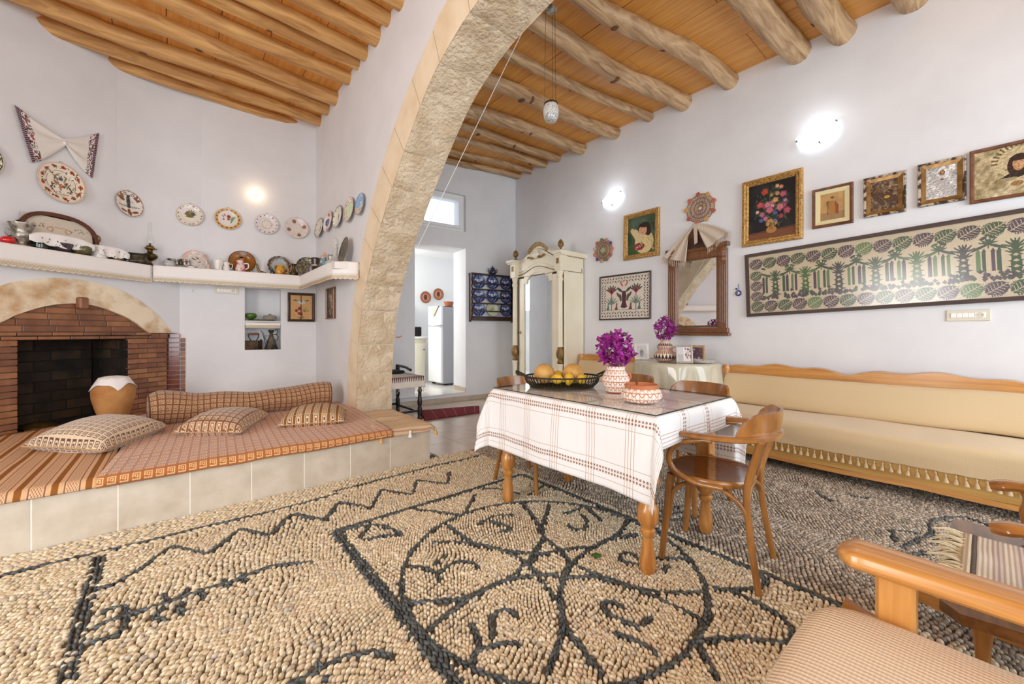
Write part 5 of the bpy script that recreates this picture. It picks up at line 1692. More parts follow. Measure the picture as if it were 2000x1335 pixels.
MB().ell((-.022, .008, .032), (.01, .01, .01), 8, 6).build('bud', M('porcelain_yellow', rgb(196, 160, 70), .3), q, 180)
q = bthing('porcelain_figurine', 'small cream porcelain figurine with brown touches right of the swan', 'ornament', 4.70, SZT, .18)
lathe_thing(q, 'body', [(.024, 0), (.028, .012), (.02, .03), (.012, .05), (.014, .06), (.004, .075)], M('porcelain_cream', rgb(220, 186, 160), .25), 14)
q = bthing('white_vase', 'white porcelain cup with a fluted rim left of the brown portrait plate', 'cup', 4.60, SZT, .14)
lathe_thing(q, 'body', [(.03, 0), (.036, .01), (.045, .06), (.058, .13), (.052, .13), (.04, .06), (.02, .015)], CERAM, 22, flute=8, fd=.03)
q = bthing('glass_bud_vase', 'clear glass bud vase standing in front of the white cup', 'vase', 4.57, SZT, .19)
lathe_thing(q, 'body', [(.02, 0), (.022, .04), (.01, .08), (.008, .13), (.012, .16), (.008, .16)], THINGLASS, 14)
q = bthing('white_creamer', 'small white creamer with a red flower beside the portrait plate', 'jug', 4.515, SZT, .15)
lathe_thing(q, 'body', [(.026, 0), (.036, .02), (.034, .06), (.028, .085), (.036, .115), (.03, .115), (.024, .08)], CERAM, 18)
MB().tube(catmull([(.03, 0, .1), (.06, 0, .1), (.055, 0, .05), (.034, 0, .035)], 4), .005, 6).build('handle', CERAM, q, 60)
MB().ell((.0, .033, .045), (.018, .006, .018), 10, 6).build('flower', M('porcelain_red', rgb(150, 46, 44), .3), q, 180)
# brown plate with a sitter in pink
c = Cv(N, N, (140, 88, 26))
c.noise(.05, 5, 3)
c.ell(.5, .5, .49, None, (70, 42, 20), ring=.9)
c.ell(.5, .5, .40, None, (92, 56, 22), ring=.95)
c.ell(.5, .36, .17, .24, (150, 70, 70))
c.ell(.48, .40, .09, .16, (196, 120, 110))
c.ell(.48, .66, .065, None, (196, 142, 104))
c.ell(.47, .72, .08, .05, (52, 32, 22))
stand_plate('portrait_plate', 'large brown plate painted with a sitter in pink, on the shelf above the niche', 4.351, .15, c, .07, .22)
q = bthing('white_jug', 'white jug with pink glaze running down, in front of the portrait plate', 'jug', 4.37, SZT, .18)
PK = M('pink_white_glaze', rgb(226, 212, 200), .2, col2=rgb(206, 96, 118), vs=18, lo=.45, hi=.6)
lathe_thing(q, 'body', [(.036, 0), (.05, .02), (.054, .05), (.045, .09), (.036, .12), (.042, .15), (.036, .15), (.03, .12)], PK, 22)
MB().tube(catmull([(.035, 0, .115), (.08, 0, .12), (.085, 0, .07), (.048, 0, .04)], 5), .008, 8).build('handle', CERAM, q, 60)
q = bthing('brass_horn', 'small curved brass horn bird between the two large plates', 'ornament', 4.17, SZT, .17)
MB().tube(catmull([(.05, 0, .02), (.01, 0, .03), (-.01, 0, .07), (-.02, 0, .12), (-.035, 0, .13)], 5), np.linspace(.02, .008, 21), 10).build('body', BRASS, q, 60)
MB().ell((.06, 0, .018), (.05, .016, .014), 12, 6).build('tail', M('teal_glaze', rgb(70, 110, 104), .25), q, 180)
q = bthing('shell_ornament', 'pinkish sea shell lying right of the brass horn', 'shell', 4.09, SZT, .19)
MB().lathe([(.001, 0), (.014, .02), (.02, .045), (.012, .06), (.0, .075)], 12, T(0, 0, .016, 0, pi / 2, .4), True, None, 1, 6, .1).build('body', M('shell_pink', rgb(214, 176, 160), .35), q, 60)
c = Cv(N, N, (150, 150, 140))
c.ell(.5, .5, .49, None, (196, 160, 120), ring=.9)
ring_pts(c, .43, 24, lambda x, y, a, k: c.ell(x, y, .042, None, (74, 46, 34)))
c.ell(.5, .5, .49, None, (74, 46, 34), ring=.94)
c.ell(.5, .5, .36, None, (74, 46, 34), ring=.9)
c.ell(.5, .5, .33, None, (176, 184, 180))
c.rect(.3, .3, .7, .5, (110, 110, 90))
stand_plate('landscape_plate', 'plate with a dark patterned rim behind the yellow glazed jug', 3.935, .138, c, .07, .24)
q = bthing('yellow_jug', 'squat yellow and orange glazed jug in front of the dark-rimmed plate', 'jug', 3.93, SZT, .18)
YG = M('yellow_orange_glaze', rgb(216, 160, 52), .15, col2=rgb(166, 70, 24), vs=16, lo=.45, hi=.65, coat=.4)
lathe_thing(q, 'body', [(.035, 0), (.055, .02), (.06, .05), (.05, .085), (.046, .1), (.056, .125), (.05, .125), (.04, .1)], YG, 24)
MB().tube(catmull([(.05, 0, .1), (.09, 0, .1), (.092, 0, .05), (.055, 0, .03)], 5), .008, 8).build('handle', YG, q, 60)
q = bthing('blue_bottle', 'tiny dark blue bottle left of the yellow jug', 'bottle', 4.02, SZT, .19)
lathe_thing(q, 'body', [(.018, 0), (.024, .02), (.022, .05), (.01, .065), (.012, .08)], M('dark_blue_glass', rgb(36, 44, 62), .12, coat=.4), 14)
q = bthing('brass_pitcher', 'narrow brass pitcher with a lipped mouth near the shelf corner', 'pitcher', 3.765, SZT, .16)
lathe_thing(q, 'body', [(.035, 0), (.05, .02), (.052, .045), (.028, .08), (.02, .12), (.024, .15), (.034, .165), (.03, .165), (.016, .12)], M('aged_bronze', rgb(112, 96, 54), .35, .85, col2=rgb(60, 52, 30), vs=14), 22)
MB().tube(catmull([(.026, 0, .15), (.06, 0, .14), (.06, 0, .09), (.045, 0, .055)], 5), .006, 8).build('handle', BRASS, q, 60)
MB().tube([(-.024, 0, .155), (-.05, 0, .175)], [.014, .006], 8).build('spout', BRASS, q, 60)
c = Cv(50, 50, (128, 122, 100))
c.noise(.18, 14, 4)
c.noise(.15, 30, 9)
c.ell(.5, .5, .49, None, (84, 78, 60), ring=.86)
stand_plate('embossed_plate', 'round embossed grey metal plate standing in the shelf corner', 3.60, .14, c, .14, .18, mat=M('embossed_metal', (1, 1, 1), .35, .7, attr=True, bump=.9, bs=60, bd=.006))
def rthing(name, label, cat, y, z, o, rz=0.0):
 return thing(name, label, cat, (XA - o, y, z), rz + pi / 2)
q = rthing('brown_tankard', 'dark brown tankard with a silver band on the short shelf', 'tankard', 5.72, SZT, .13)
lathe_thing(q, 'body', [(.055, 0), (.058, .06), (.05, .11), (.055, .2), (.06, .21), (.05, .21), (.045, .1)], M('dark_brown_glaze', rgb(58, 36, 24), .2, coat=.4), 22)
MB().lathe([(.057, .105), (.062, .11), (.062, .125), (.056, .13)], 22).build('silver_band', SILVER, q, 40)
MB().tube(catmull([(.05, 0, .18), (.1, 0, .18), (.1, 0, .08), (.058, 0, .05)], 5), .008, 8).build('handle', BRASS, q, 60)
for k, (y, col) in enumerate(((5.80, (150, 130, 160)), (5.66, (196, 190, 200)))):
 q = rthing('glass_figurine', ('lilac' if k == 0 else 'clear') + ' glass figurine at the foot of the brown tankard', 'ornament', y, SZT, .20)
 lathe_thing(q, 'body', [(.022, 0), (.026, .01), (.012, .03), (.018, .05), (.008, .07), (.012, .085), (0, .095)], M('glass_' + str(k), rgb(*col), .12, trans=.4), 14)
q = rthing('teal_stein', 'teal and white stein with orange handle on the short shelf', 'stein', 5.30, SZT, .13)
TE = M('teal_white_glaze', rgb(74, 120, 128), .2, col2=rgb(212, 208, 196), vs=20, lo=.5, hi=.6)
lathe_thing(q, 'body', [(.05, 0), (.054, .02), (.05, .06), (.052, .15), (.056, .16), (.048, .16), (.044, .04)], TE, 22)
lathe_thing(q, 'lid', [(.056, .16), (.05, .18), (.02, .195), (.012, .21), (.016, .22), (0, .225)], M('stein_lid', rgb(214, 170, 146), .3), 20)
MB().tube(catmull([(.05, 0, .14), (.095, 0, .13), (.095, 0, .06), (.054, 0, .04)], 5), .009, 8).build('handle', M('orange_glaze', rgb(206, 140, 84), .25), q, 60)
q = rthing('crystal_decanter', 'tall cut-crystal decanter with a wide base near the stone arch', 'decanter', 4.86, SZT, .13)
lathe_thing(q, 'body', [(.085, 0), (.105, .015), (.10, .045), (.06, .08), (.03, .115), (.026, .2), (.032, .215), (.028, .22), (.02, .12), (.05, .075), (.09, .03), (0, .015)], CUTGLASS, 28, flute=14, fd=.03)
lathe_thing(q, 'stopper', [(.018, .215), (.016, .23), (.034, .26), (.03, .30), (.012, .33), (0, .335)], CUTGLASS, 16, flute=8, fd=.05)
q = rthing('drinking_glass', 'thin clear drinking glass left of the crystal decanter', 'glass', 5.08, SZT, .12)
lathe_thing(q, 'body', [(.028, 0), (.03, .004), (.034, .16), (.032, .16), (.026, .01), (0, .008)], THINGLASS, 18, cm=0)
MB().lathe([(.0345, .158), (.0355, .162), (.0335, .164)], 18, None, False).build('rim', PEWTER, q, 40)
c = Cv(40, 40, (126, 122, 106))
c.noise(.08, 8, 2)
c.ell(.5, .5, .49, None, (92, 88, 74), ring=.8)
stand_plate('pewter_plate', 'dull pewter plate leaning on the wall behind the crystal decanter', 0, .135, c, m=AW(4.70, SZT, .07), lean=.2, ry=.16, mat=M('pewter_print', (1, 1, 1), .4, .6, attr=True))
# ------------------------------------------------------------------ beyond the doorway: the kitchen
KIT = M('kitchen_white', rgb(240, 241, 242), .7)
KF = .145
b = MB()
b.add([(1.6, 6.0, KF), (5.6, 6.0, KF), (5.6, 8.25, KF), (1.6, 8.25, KF)], [(0, 1, 2, 3)])
kfloor = b.build('floor_kitchen', M('kitchen_floor', rgb(226, 222, 216), .12, spec=.6), None, kind='structure')
for k in range(3):
 MB().box((3.47 + .0, 6.02 + k * .16, KF + .001), (.93, .155, .006), .001).build('tile', M('threshold_tile', rgb(224, 220, 214), .15), kfloor)
b = MB()
b.add([(1.6, 8.25, 0), (5.6, 8.25, 0), (5.6, 8.25, 3), (1.6, 8.25, 3)], [(0, 1, 2, 3)])
b.add([(1.6, 6.55, 0), (1.6, 8.25, 0), (1.6, 8.25, 3), (1.6, 6.55, 3)], [(0, 1, 2, 3)])
b.add([(5.6, 6.3, 0), (5.6, 8.25, 0), (5.6, 8.25, 3), (5.6, 6.3, 3)], [(3, 2, 1, 0)])
b.build('wall_kitchen', KIT, None, kind='structure')
MB().box((3.6, 7.4, 2.98), (4.2, 1.9, .1)).build('ceiling_kitchen', KIT, None, kind='structure')
FRW = M('fridge_white', rgb(236, 238, 240), .25, coat=.3)
fr = thing('fridge', 'white two-door fridge seen through the kitchen doorway', 'fridge', (4.32, 7.22, KF))
MB().box((.02, 0, .80), (.56, .54, 1.54), .01).build('body', M('fridge_grey', rgb(176, 178, 182), .4), fr)
MB().box((-.285, 0, .615), (.06, .535, 1.13), .014).build('lower_door', FRW, fr)
MB().box((-.285, 0, 1.385), (.06, .535, .385), .014).build('upper_door', FRW, fr)
for z in (1.165, 1.205):
 MB().box((-.322, -.16, z), (.02, .2, .018), .005).build('handle', M('fridge_handle', rgb(200, 202, 206), .3), fr)
for y in (-.22, .22):
 MB().box((-.2, y, .015), (.06, .06, .03), .004).build('foot', BLACK, fr)
tw = MB().add([(-.34, -.20, 1.582), (-.34, .22, 1.582), (-.34, .01, 1.36), (.2, -.20, 1.585), (.2, .22, 1.585)], [(0, 2, 1), (0, 1, 4, 3)], [(0, 0), (1, 0), (.5, 1), (0, 0), (1, 0)]).build('fridge_cloth', M('striped_towel', rgb(226, 214, 196), .9, col2=rgb(196, 168, 140), vs=26, stretch=(1, 1, .1)), None)
tw.location = (4.32, 7.22, KF)
tw.modifiers.new('thick', 'SOLIDIFY').thickness = .004
tag(tw, 'striped cloth hanging as a triangle over the front of the fridge', 'cloth')
pot = thing('clay_planter', 'small terracotta dish with a handle standing on the fridge', 'dish', (4.22, 7.02, KF + 1.575))
MB().lathe([(.07, 0), (.085, .02), (.10, .085), (.105, .09), (.095, .09), (.07, .02), (0, .015)], 20, T(0, 0, .012)).build('bowl', TERRA, pot, 40)
for k, (x, z, n_) in enumerate(((4.33, 2.0, 'left'), (4.66, 2.09, 'right'))):
 c = Cv(40, 40, (176, 112, 82))
 c.ell(.5, .5, .49, None, (150, 84, 58), ring=.8)
 c.ell(.5, .5, .28, None, (206, 150, 120))
 c.ell(.52, .5, .16, .22, (92, 56, 44))
 q = thing('copper_plate', 'embossed copper plate on the kitchen wall, the %s one of two above the fridge' % n_, 'plate', mat=cols((1, 0, 0), (0, 0, 1), (0, -1, 0), (x, 8.235, z)))
 c.disc('dish', PPROF(.135), M('copper_print', (1, 1, 1), .3, .5, attr=True), q, T(0, 0, .01), 32, 10)
ct = thing('kitchen_counter', 'cream kitchen counter with a pale top left of the fridge', 'counter', (3.3, 7.93, KF))
CR_ = M('counter_cream', rgb(222, 216, 196), .45)
MB().box((0, .02, .46), (1.5, .56, .92), .004).build('body', CR_, ct)
for k in range(3):
 dr = MB().box((-.5 + k * .5, -.27, .45), (.47, .02, .78), .006).build('cabinet_door', M('door_cream', rgb(228, 222, 200), .4), ct)
 MB().lathe([(.01, 0), (.014, .02), (0, .024)], 10, T(-.31 + k * .5, -.282, .7, pi / 2, 0, 0)).build('knob', IRON, dr, 40)
MB().box((0, 0, .945), (1.54, .62, .04), .006).build('worktop', M('worktop', rgb(232, 228, 222), .25), ct)
tb = thing('black_bread_bin', 'black box on the kitchen counter behind the arch', 'box', (3.78, 7.86, KF + .966))
MB().box((0, 0, .11), (.42, .26, .2), .02).build('body', BLACK, tb)
MB().lathe([(.012, 0), (.014, .02), (0, .024)], 10, T(0, -.13, .16, pi / 2, 0, 0)).build('knob', SILVER, tb, 40)
cu = thing('kitchen_curtain', 'short cream curtain with brown top band under the kitchen shelf', 'curtain', (3.72, 8.15, KF + 1.25))
xx = np.linspace(-.3, .3, 40)
MB().grid(np.stack([np.c_[xx, .012 * np.sin(xx * 70), np.full(40, .30)], np.c_[xx, .016 * np.sin(xx * 70), np.full(40, .0)]], 0)).build('cloth', M('curtain_cream', rgb(226, 214, 196), .9, col2=rgb(200, 180, 156), vs=30, stretch=(.2, 1, 6)), cu, 180)
MB().box((0, 0, .34), (.62, .05, .09), .01).build('brown_band', M('brown_cloth', rgb(96, 60, 48), .9, col2=rgb(226, 214, 196), vs=50, lo=.55, hi=.6), cu)
# baseboards and the transom window
BASE = M('baseboard_tile', rgb(196, 182, 164), .35, col2=rgb(184, 168, 148), vs=5)
o = MB()
bb = MB()
s = .04
for name, s0, s1 in (('baseboard_back', 0, 3.0),):
 root = thing(name, None, None, mat=BW(0, 0))
 root['kind'] = 'structure'
 s = s0
 while s < s1:
  e = min(s + .33, s1)
  MB().box((-(s + e) / 2, .04, .006), (e - s - .003, .08, .012), .002).build('tile', BASE, root)
  s = e
root = thing('baseboard_right', None, None, mat=RW(0, 0))
root['kind'] = 'structure'
s = 3.4
while s < 5.8:
 MB().box((-(s + .165), .04, .006), (.327, .08, .012), .002).build('tile', BASE, root)
 s += .33
root = thing('trim_1', None, None, mat=BW(1.067, KF) @ T(0, 0, 0))
root['kind'] = 'structure'
MB().box((-.006, .04, -.25), (.012, .08, .5), .002).build('tile', BASE, root)
PVC = M('window_white', rgb(240, 240, 240), .35)
win = thing('window_1', None, None, mat=BW(1.4915, 3.308, -.10))
win['kind'] = 'structure'
MB().frame(.85, .642, [(0, -.03), (0, .03), (.05, .03), (.05, -.03)]).build('window_frame', PVC, win)
sash = MB().frame(.745, .535, [(0, -.01), (0, .042), (.012, .046), (.05, .04), (.05, -.01)]).build('sash', PVC, win)
MB().box((0, 0, .01), (.66, .45, .006)).build('pane', PANE, win)
MB().box((.0, -.325, .02), (.85, .02, .1), .004).build('window_sill', PVC, win)
# ------------------------------------------------------------------ plate rack with blue plates
rk = thing('plate_rack', 'dark wooden plate rack with three rails on the wall beside the wardrobe', 'rack', mat=BW(.547, 1.42))
for x in (-.445, .445):
 z = np.linspace(0, 1, 15)
 pf = [(-.012, -.02)] + [] if False else None
 prof = [(0, .0), (0, .84), (.105, .84), (.105, .80)] + [(.085 + .03 * abs(cos(k * pi / 2)), .80 - .055 * k) for k in range(1, 14)] + [(.06, .03), (.03, .0)]
 MB().prism([(q[0], q[1]) for q in prof], -.012, .012, cols((0, 0, 1), (0, 1, 0), (-1, 0, 0), (x, -.03, 0))).build('side_board', WOOD_D, rk)
MB().box((0, .825, .055), (.93, .026, .125), .004).build('top_board', WOOD_D, rk)
for z in (.06, .305, .555):
 MB().box((0, z, .05), (.87, .022, .10), .003).build('rail_shelf', WOOD_D, rk)
 MB().box((0, z + .105, .098), (.87, .022, .012), .003).build('guard_rail', WOOD_D, rk)
MB().box((0, .02, .09), (.87, .05, .016), .003).build('bottom_rail', WOOD_D, rk)
def willow(k):
 c = Cv(56, 56, (38, 58, 120))
 c.ell(.5, .5, .49, None, (26, 38, 84), ring=.93)
 c.ell(.5, .5, .345, None, (206, 212, 226), ring=.86)
 rr = random.Random(k)
 for j in range(14):
  a = 2 * pi * j / 14
  c.ell(.5 + .42 * cos(a), .5 + .42 * sin(a), .03, None, (110, 132, 186))
 c.ell(.5, .62, .26, .14, (220, 224, 234))
 for x in (.36, .5, .62):
  c.line([(x, .52), (x, .74)], .025, (38, 58, 120))
 c.ell(.42, .74, .10, .05, (50, 70, 130))
 c.ell(.6, .72, .09, .05, (50, 70, 130))
 c.leaf(.28, .36, .42, .05, .1, (206, 214, 230))
 c.ell(.5, .30, .1, .03, (190, 200, 222))
 return c
rown = ['bottom', 'middle', 'top']
coln = ['left', 'centre', 'right']
for r in range(3):
 for k in range(3):
  blue = not (r == 0 and k == 1)
  if blue:
   c = willow(r * 3 + k)
   lb = 'blue and white plate in the dark rack, %s row, %s place' % (rown[r], coln[k])
  else:
   c = Cv(56, 56, (206, 206, 178))
   c.ell(.5, .5, .49, None, (176, 184, 140), ring=.9)
   c.leaf(.3, .4, .4, .2, .6, (160, 176, 120))
   c.leaf(.5, .3, .3, .14, 1.3, (172, 184, 134))
   lb = 'pale green plate, the only one that is not blue, in the rack'
  q = thing('rack_plate', lb, 'plate', mat=BW(.547, 1.42) @ T(-.285 + .285 * k, (.072, .317, .567)[r] + .128, .038, -.14), group='blue plates in the rack' if blue else None)
  c.disc('dish', PPROF(.126), PRINT, q, None, 40, 16)
tp = thing('blue_teapot', 'small dark blue enamel teapot standing on the plate rack', 'teapot', mat=None)
p = RB - Bd * .547 - Bn * .06
tp.location = (p[0], p[1], 1.42 + .839)
tp.rotation_euler = (0, 0, -radians(6.5))
NB_ = M('navy_enamel', rgb(30, 36, 66), .12, coat=.6)
lathe_thing(tp, 'pot', [(.045, 0), (.062, .03), (.06, .07), (.04, .1), (.034, .11)], NB_, 24)
lathe_thing(tp, 'lid', [(.04, .108), (.036, .122), (.015, .135), (.006, .142), (.012, .155), (0, .165)], NB_, 20)
MB().tube([(-.055, 0, .04), (-.085, 0, .07), (-.1, 0, .115)], [.014, .009, .007], 8).build('spout', NB_, tp, 60)
MB().tube(catmull([(.05, 0, .095), (.09, 0, .095), (.09, 0, .05), (.058, 0, .03)], 5), .007, 8).build('handle', NB_, tp, 60)
# ------------------------------------------------------------------ wardrobe with an arched mirror
CREAM = M('cream_paint', rgb(238, 229, 206), .42, col2=rgb(232, 222, 196), vs=3, coat=.1)
GILT = M('dull_gilt', rgb(150, 118, 64), .5, .35, col2=rgb(120, 92, 48), vs=20)
LINE = M('brown_line', rgb(120, 92, 56), .6)
MIRR = M('mirror_silver', rgb(226, 228, 230), .02, 1.0)
wd = thing('wardrobe', 'cream painted wardrobe with arched mirror door and gilt carvings in the corner', 'wardrobe', mat=cols((0, -1, 0), (1, 0, 0), (0, 0, 1), (4.52, 4.73, 0)))
Wd, Dp = 1.17, .44
for sg in (-1, 1):
 MB().box((sg * (Wd / 2 - .012), Dp / 2 + .005, 1.2), (.022, Dp - .01, 2.2), .003).build('side_panel', CREAM, wd)
MB().box((0, Dp - .012, 1.2), (Wd - .03, .018, 2.2)).build('back_panel', CREAM, wd)
for x, sg in ((Wd / 2, 1), (-Wd / 2, -1)):
 for y0, y1 in ((.03, .07), (Dp - .05, Dp)):
  MB().box((x + sg * .004, (y0 + y1) / 2, 1.18), (.012, y1 - y0, 2.1), .003).build('side_stile', CREAM, wd)
 for z in (.2, 2.18):
  MB().box((x + sg * .004, Dp / 2 + .02, z), (.012, Dp - .1, .07), .003).build('side_rail', CREAM, wd)
MB().box((0, Dp / 2, .08), (Wd + .05, Dp + .04, .16), .012).build('plinth', CREAM, wd)
# door round the arched mirror
mz0, mz1, mx = .42, 2.02, .335
def arch_top(x):
 a = abs(x) / mx
 return mz1 + (.17 * (1 - (a / .8) ** 2) ** .5 + .0 if a < .8 else 0.0) - (.0 if a < .8 else 0)
xs_ = np.linspace(-mx, mx, 41)
topc = np.array([arch_top(x) for x in xs_])
b = MB()
b.box((-(mx + .06), .012, 1.17), (.12, .03, 1.9), .004).box((mx + .06, .012, 1.17), (.12, .03, 1.9), .004).box((0, .012, .32), (2 * mx, .03, .20), .004)
b.grid(np.stack([np.c_[xs_, np.full(41, -.003), topc], np.c_[xs_, np.full(41, -.003), np.full(41, 2.24)]], 0), flip=False)
b.grid(np.stack([np.c_[xs_, np.full(41, -.003), topc], np.c_[xs_, np.full(41, .03), topc]], 0), flip=True)
door = b.build('mirror_door', CREAM, wd)
outl = [(-mx, mz0), *[(x, z) for x, z in zip(xs_, topc)], (mx, mz0)]
MB().prism(outl, 0, .006, cols((1, 0, 0), (0, 0, 1), (0, -1, 0), (0, .018, 0))).build('mirror_glass', MIRR, door)
MB().tube([(x, -.006, z) for x, z in outl], .007, 6, True).build('beading', CREAM, door, 60)
k_ = thing
MB().box((-mx - .075, -.006, 1.20), (.018, .01, .05), .003).build('lock_plate', BRASS, door)
MB().tube([(-mx - .075, -.006, 1.2), (-mx - .075, -.05, 1.2)], .004, 6).lathe([(.014, 0), (.014, .004), (0, .004)], 12, T(-mx - .075, -.05, 1.2, pi / 2, 0, 0)).build('key', IRON, door, 40)
# columns
for x in (-Wd / 2 + .055, Wd / 2 - .055):
 sgx = 1 if x > 0 else -1
 m = T(x, -.035, 0)
 MB().box((x, -.03, .22), (.12, .12, .13), .006).build('column_base', CREAM, wd)
 MB().lathe(catmull([(.045, .285), (.05, .30), (.038, .32), (.04, .6), (.044, .68), (.05, .70), (.042, .72)], 3), 24, m, True, None, 1, 10, .06).build('column_foot', CREAM, wd, 60)
 MB().lathe(catmull([(.035, .72), (.048, .74), (.03, .78), (.035, .80)], 3), 18, m).build('gilt_ring', GILT, wd, 60)
 MB().lathe(catmull([(.036, .80), (.052, .83), (.056, .88), (.046, .93), (.034, .97), (.03, .985)], 4), 20, m, True, None, 1, 6, .10).build('gilt_acanthus', GILT, wd, 60)
 MB().lathe(catmull([(.04, .985), (.046, 1.0), (.04, 1.02), (.038, 1.5), (.036, 1.98), (.044, 1.99), (.048, 2.01)], 3), 30, m, True, None, 1, 10, .07).build('column_shaft', CREAM, wd, 60)
 MB().lathe(catmull([(.044, 2.01), (.05, 2.03), (.04, 2.05), (.046, 2.09), (.056, 2.13), (.056, 2.14)], 3), 20, m).build('capital', CREAM, wd, 60)
 MB().box((x, -.02, 2.26), (.135, .14, .24), .006).build('column_block', CREAM, wd)
 MB().box((x, -.093, 2.29), (.05, .008, .085), .003).build('gilt_panel', GILT, wd)
 MB().lathe(catmull([(.03, 2.455), (.034, 2.465), (.012, 2.48), (.016, 2.495), (.042, 2.53), (.044, 2.56), (.03, 2.60), (.008, 2.625), (0, 2.63)], 4), 18, T(x, -.02, 0), True, None, 1, 8, .06).build('acorn_finial', GILT, wd, 60)
# frieze and arched cornice
for z_ in (2.142, 2.372):
 MB().box((0, Dp / 2, z_), (Wd + .022, Dp + .01, .007), .002).build('brown_line', LINE, wd)
b = MB().box((0, Dp / 2, 2.26), (Wd + .014, Dp, .22), .004)
b.build('frieze', CREAM, wd)
def ped(x):
 a = min(abs(x) / .43, 1)
 return .17 * (cos(a * pi) * .5 + .5) ** .9
xx = np.linspace(-.52, .52, 49)
for z0, pr, hh, nm in ((2.386, .05, .026, 'cornice_fillet'), (2.418, .085, .046, 'cornice')):
 P = [(x, Dp / 2 - .02, z0 + ped(x)) for x in xx]
 sect = [(-hh / 2, -(Dp / 2 + pr)), (hh / 2, -(Dp / 2 + pr + .02)), (hh / 2, Dp / 2 - .03), (-hh / 2, Dp / 2 - .03)]
 MB().tube(P, 1.0, 4, sect=sect, up=(0, 0, 1)).build(nm, CREAM, wd, 30)
 for sg in (-1, 1):
  MB().box((sg * (Wd / 2 - .035), Dp / 2 - .03, z0), (.19, Dp + 2 * pr + .06, hh), .004).build(nm, CREAM, wd)
P = np.stack([np.c_[xx, np.full(49, -.012), np.full(49, 2.24)], np.c_[xx, np.full(49, -.012), 2.39 + np.array([ped(x) for x in xx])]], 0)
MB().grid(P).build('tympanum', CREAM, wd)
for z0 in (2.20, 2.255):
 MB().tube([(x, -.014, z0 + .6 * ped(x) - .02) for x in xx], .006, 5).build('moulding', LINE if z0 < 2.22 else CREAM, wd, 60)
MB().lathe(catmull([(0, 0), (.05, .02), (.075, .07), (.05, .12), (.03, .15)], 4), 16, T(0, -.05, 2.40, 0, 0, 0) @ Matrix.Diagonal((1, .5, 1, 1)), True, None, 1, 5, .12).build('cartouche', CREAM, wd, 60)
for sg in (-1, 1):
 MB().tube(catmull([(sg * .05, -.04, 2.43), (sg * .12, -.04, 2.42), (sg * .19, -.04, 2.45), (sg * .2, -.04, 2.42)], 5), np.linspace(.022, .006, 16), 8).build('gilt_leaf', GILT, wd, 60)
for k in range(11):
 a = (k - 5) / 5
 x = a * .21
 z = 2.44 + ped(x) + .03 * (1 - a * a)
 MB().ell((x, .0, z), (.03, .025, .028), 10, 6, None).lathe([(.02, 0), (.024, .012), (.008, .03), (0, .036)], 8, T(x, -.01, z + .01, .3, 0, a), True, None, 1, 4, .2).build('crest_flower', M('crest_gilt', rgb(188, 164, 112), .5, col2=rgb(140, 110, 64), vs=40, bump=.4), wd, 60)
# ------------------------------------------------------------------ black turned stand with cloth, rug before the doorway
EB = M('ebonised_wood', rgb(24, 19, 17), .25, coat=.4)
SKL = 1.3
stn = thing('black_stand', 'small black turned-leg stand under a fringed cloth beside the arch', 'stand', (2.30, 5.40, 0))
lp = [(.02, 0), (.026, .02), (.02, .04), (.024, .1), (.024, .16), (.017, .18), (.026, .23), (.02, .30), (.017, .36), (.024, .40), (.018, .43), (.024, .5), (.024, .585)]
for x in (-.27, .28):
 for y in (-.34, .38):
  hi = 1.22 if y > 0 else 1.0
  MB().lathe(catmull([(r_ * SKL, z_ * hi) for r_, z_ in lp], 3), 14, T(x, y, 0)).build('leg', EB, stn, 60)
for x in (-.27, .28):
 MB().box((x, .02, .10), (.028, .70, .03), .004).build('stretcher', EB, stn)
for y in (-.34, .38):
 MB().box((0, y, .12), (.54, .028, .03), .004).build('stretcher', EB, stn)
MB().box((0, .02, .585), (.62, .80, .03), .006).build('stand_top', EB, stn)
MB().tube([(.28, .38, .70), (.28, .10, .69), (.28, -.06, .66)], .02, 8).build('arm_rail', EB, stn, 60)
t = NT('fringed_cloth')
u, v, _ = t.uv()
bd_ = t.math('GREATER_THAN', v, .18)
zig = t.math('GREATER_THAN', t.math('SINE', t.math('MULTIPLY', u, 150.0)), t.math('SUBTRACT', t.math('MULTIPLY', v, 12.0), 1.2))
bandm = t.math('MULTIPLY', t.math('LESS_THAN', v, .22), zig)
t.base(t.mix(bandm, rgb(226, 216, 204), rgb(104, 66, 68)))
t.b.inputs['Roughness'].default_value = .9
FCL = t.m
scl = thing('fringed_cloth', 'off-white cloth with a purple zigzag border laid over the black stand', 'cloth', (2.30, 5.40, 0))
n = 30
uu = np.linspace(0, 1, n)
yy = -.39 + .80 * uu
rows, uvr = [], []
for k, (x, z) in enumerate(((-.3, .606), (.0, .606), (.30, .606), (.325, .60), (.333, .54), (.336, .47), (.338, .44))):
 w = .012 * np.sin(uu * 22) * (z < .6)
 rows.append(np.c_[np.full(n, x) + w, yy, np.full(n, z)])
 uvr.append(np.c_[uu, np.full(n, [0.3, .3, .1, .02, .12, .5, .9][k])])
MB().grid(np.array(rows), np.array(uvr)).build('linen', FCL, scl, 180)
rows = []
for k, (y, z) in enumerate(((-.30, .606), (-.40, .60), (-.408, .54), (-.41, .46))):
 xx2 = np.linspace(-.3, .32, n)
 rows.append(np.c_[xx2, np.full(n, y) + .01 * np.sin(xx2 * 30) * (z < .6), np.full(n, z)])
MB().grid(np.array(rows), np.array([np.c_[uu, np.full(n, q)] for q in (.3, .02, .14, .9)]), flip=True).build('front_fall', FCL, scl, 180)
b = MB()
for k in range(26):
 x = -.28 + .023 * k
 p0 = np.array([x, -.412, .46])
 b.tube([p0, p0 + [random.uniform(-.012, .012), -.004, -.03], p0 + [random.uniform(-.02, .02), -.002, -.07]], .0022, 4)
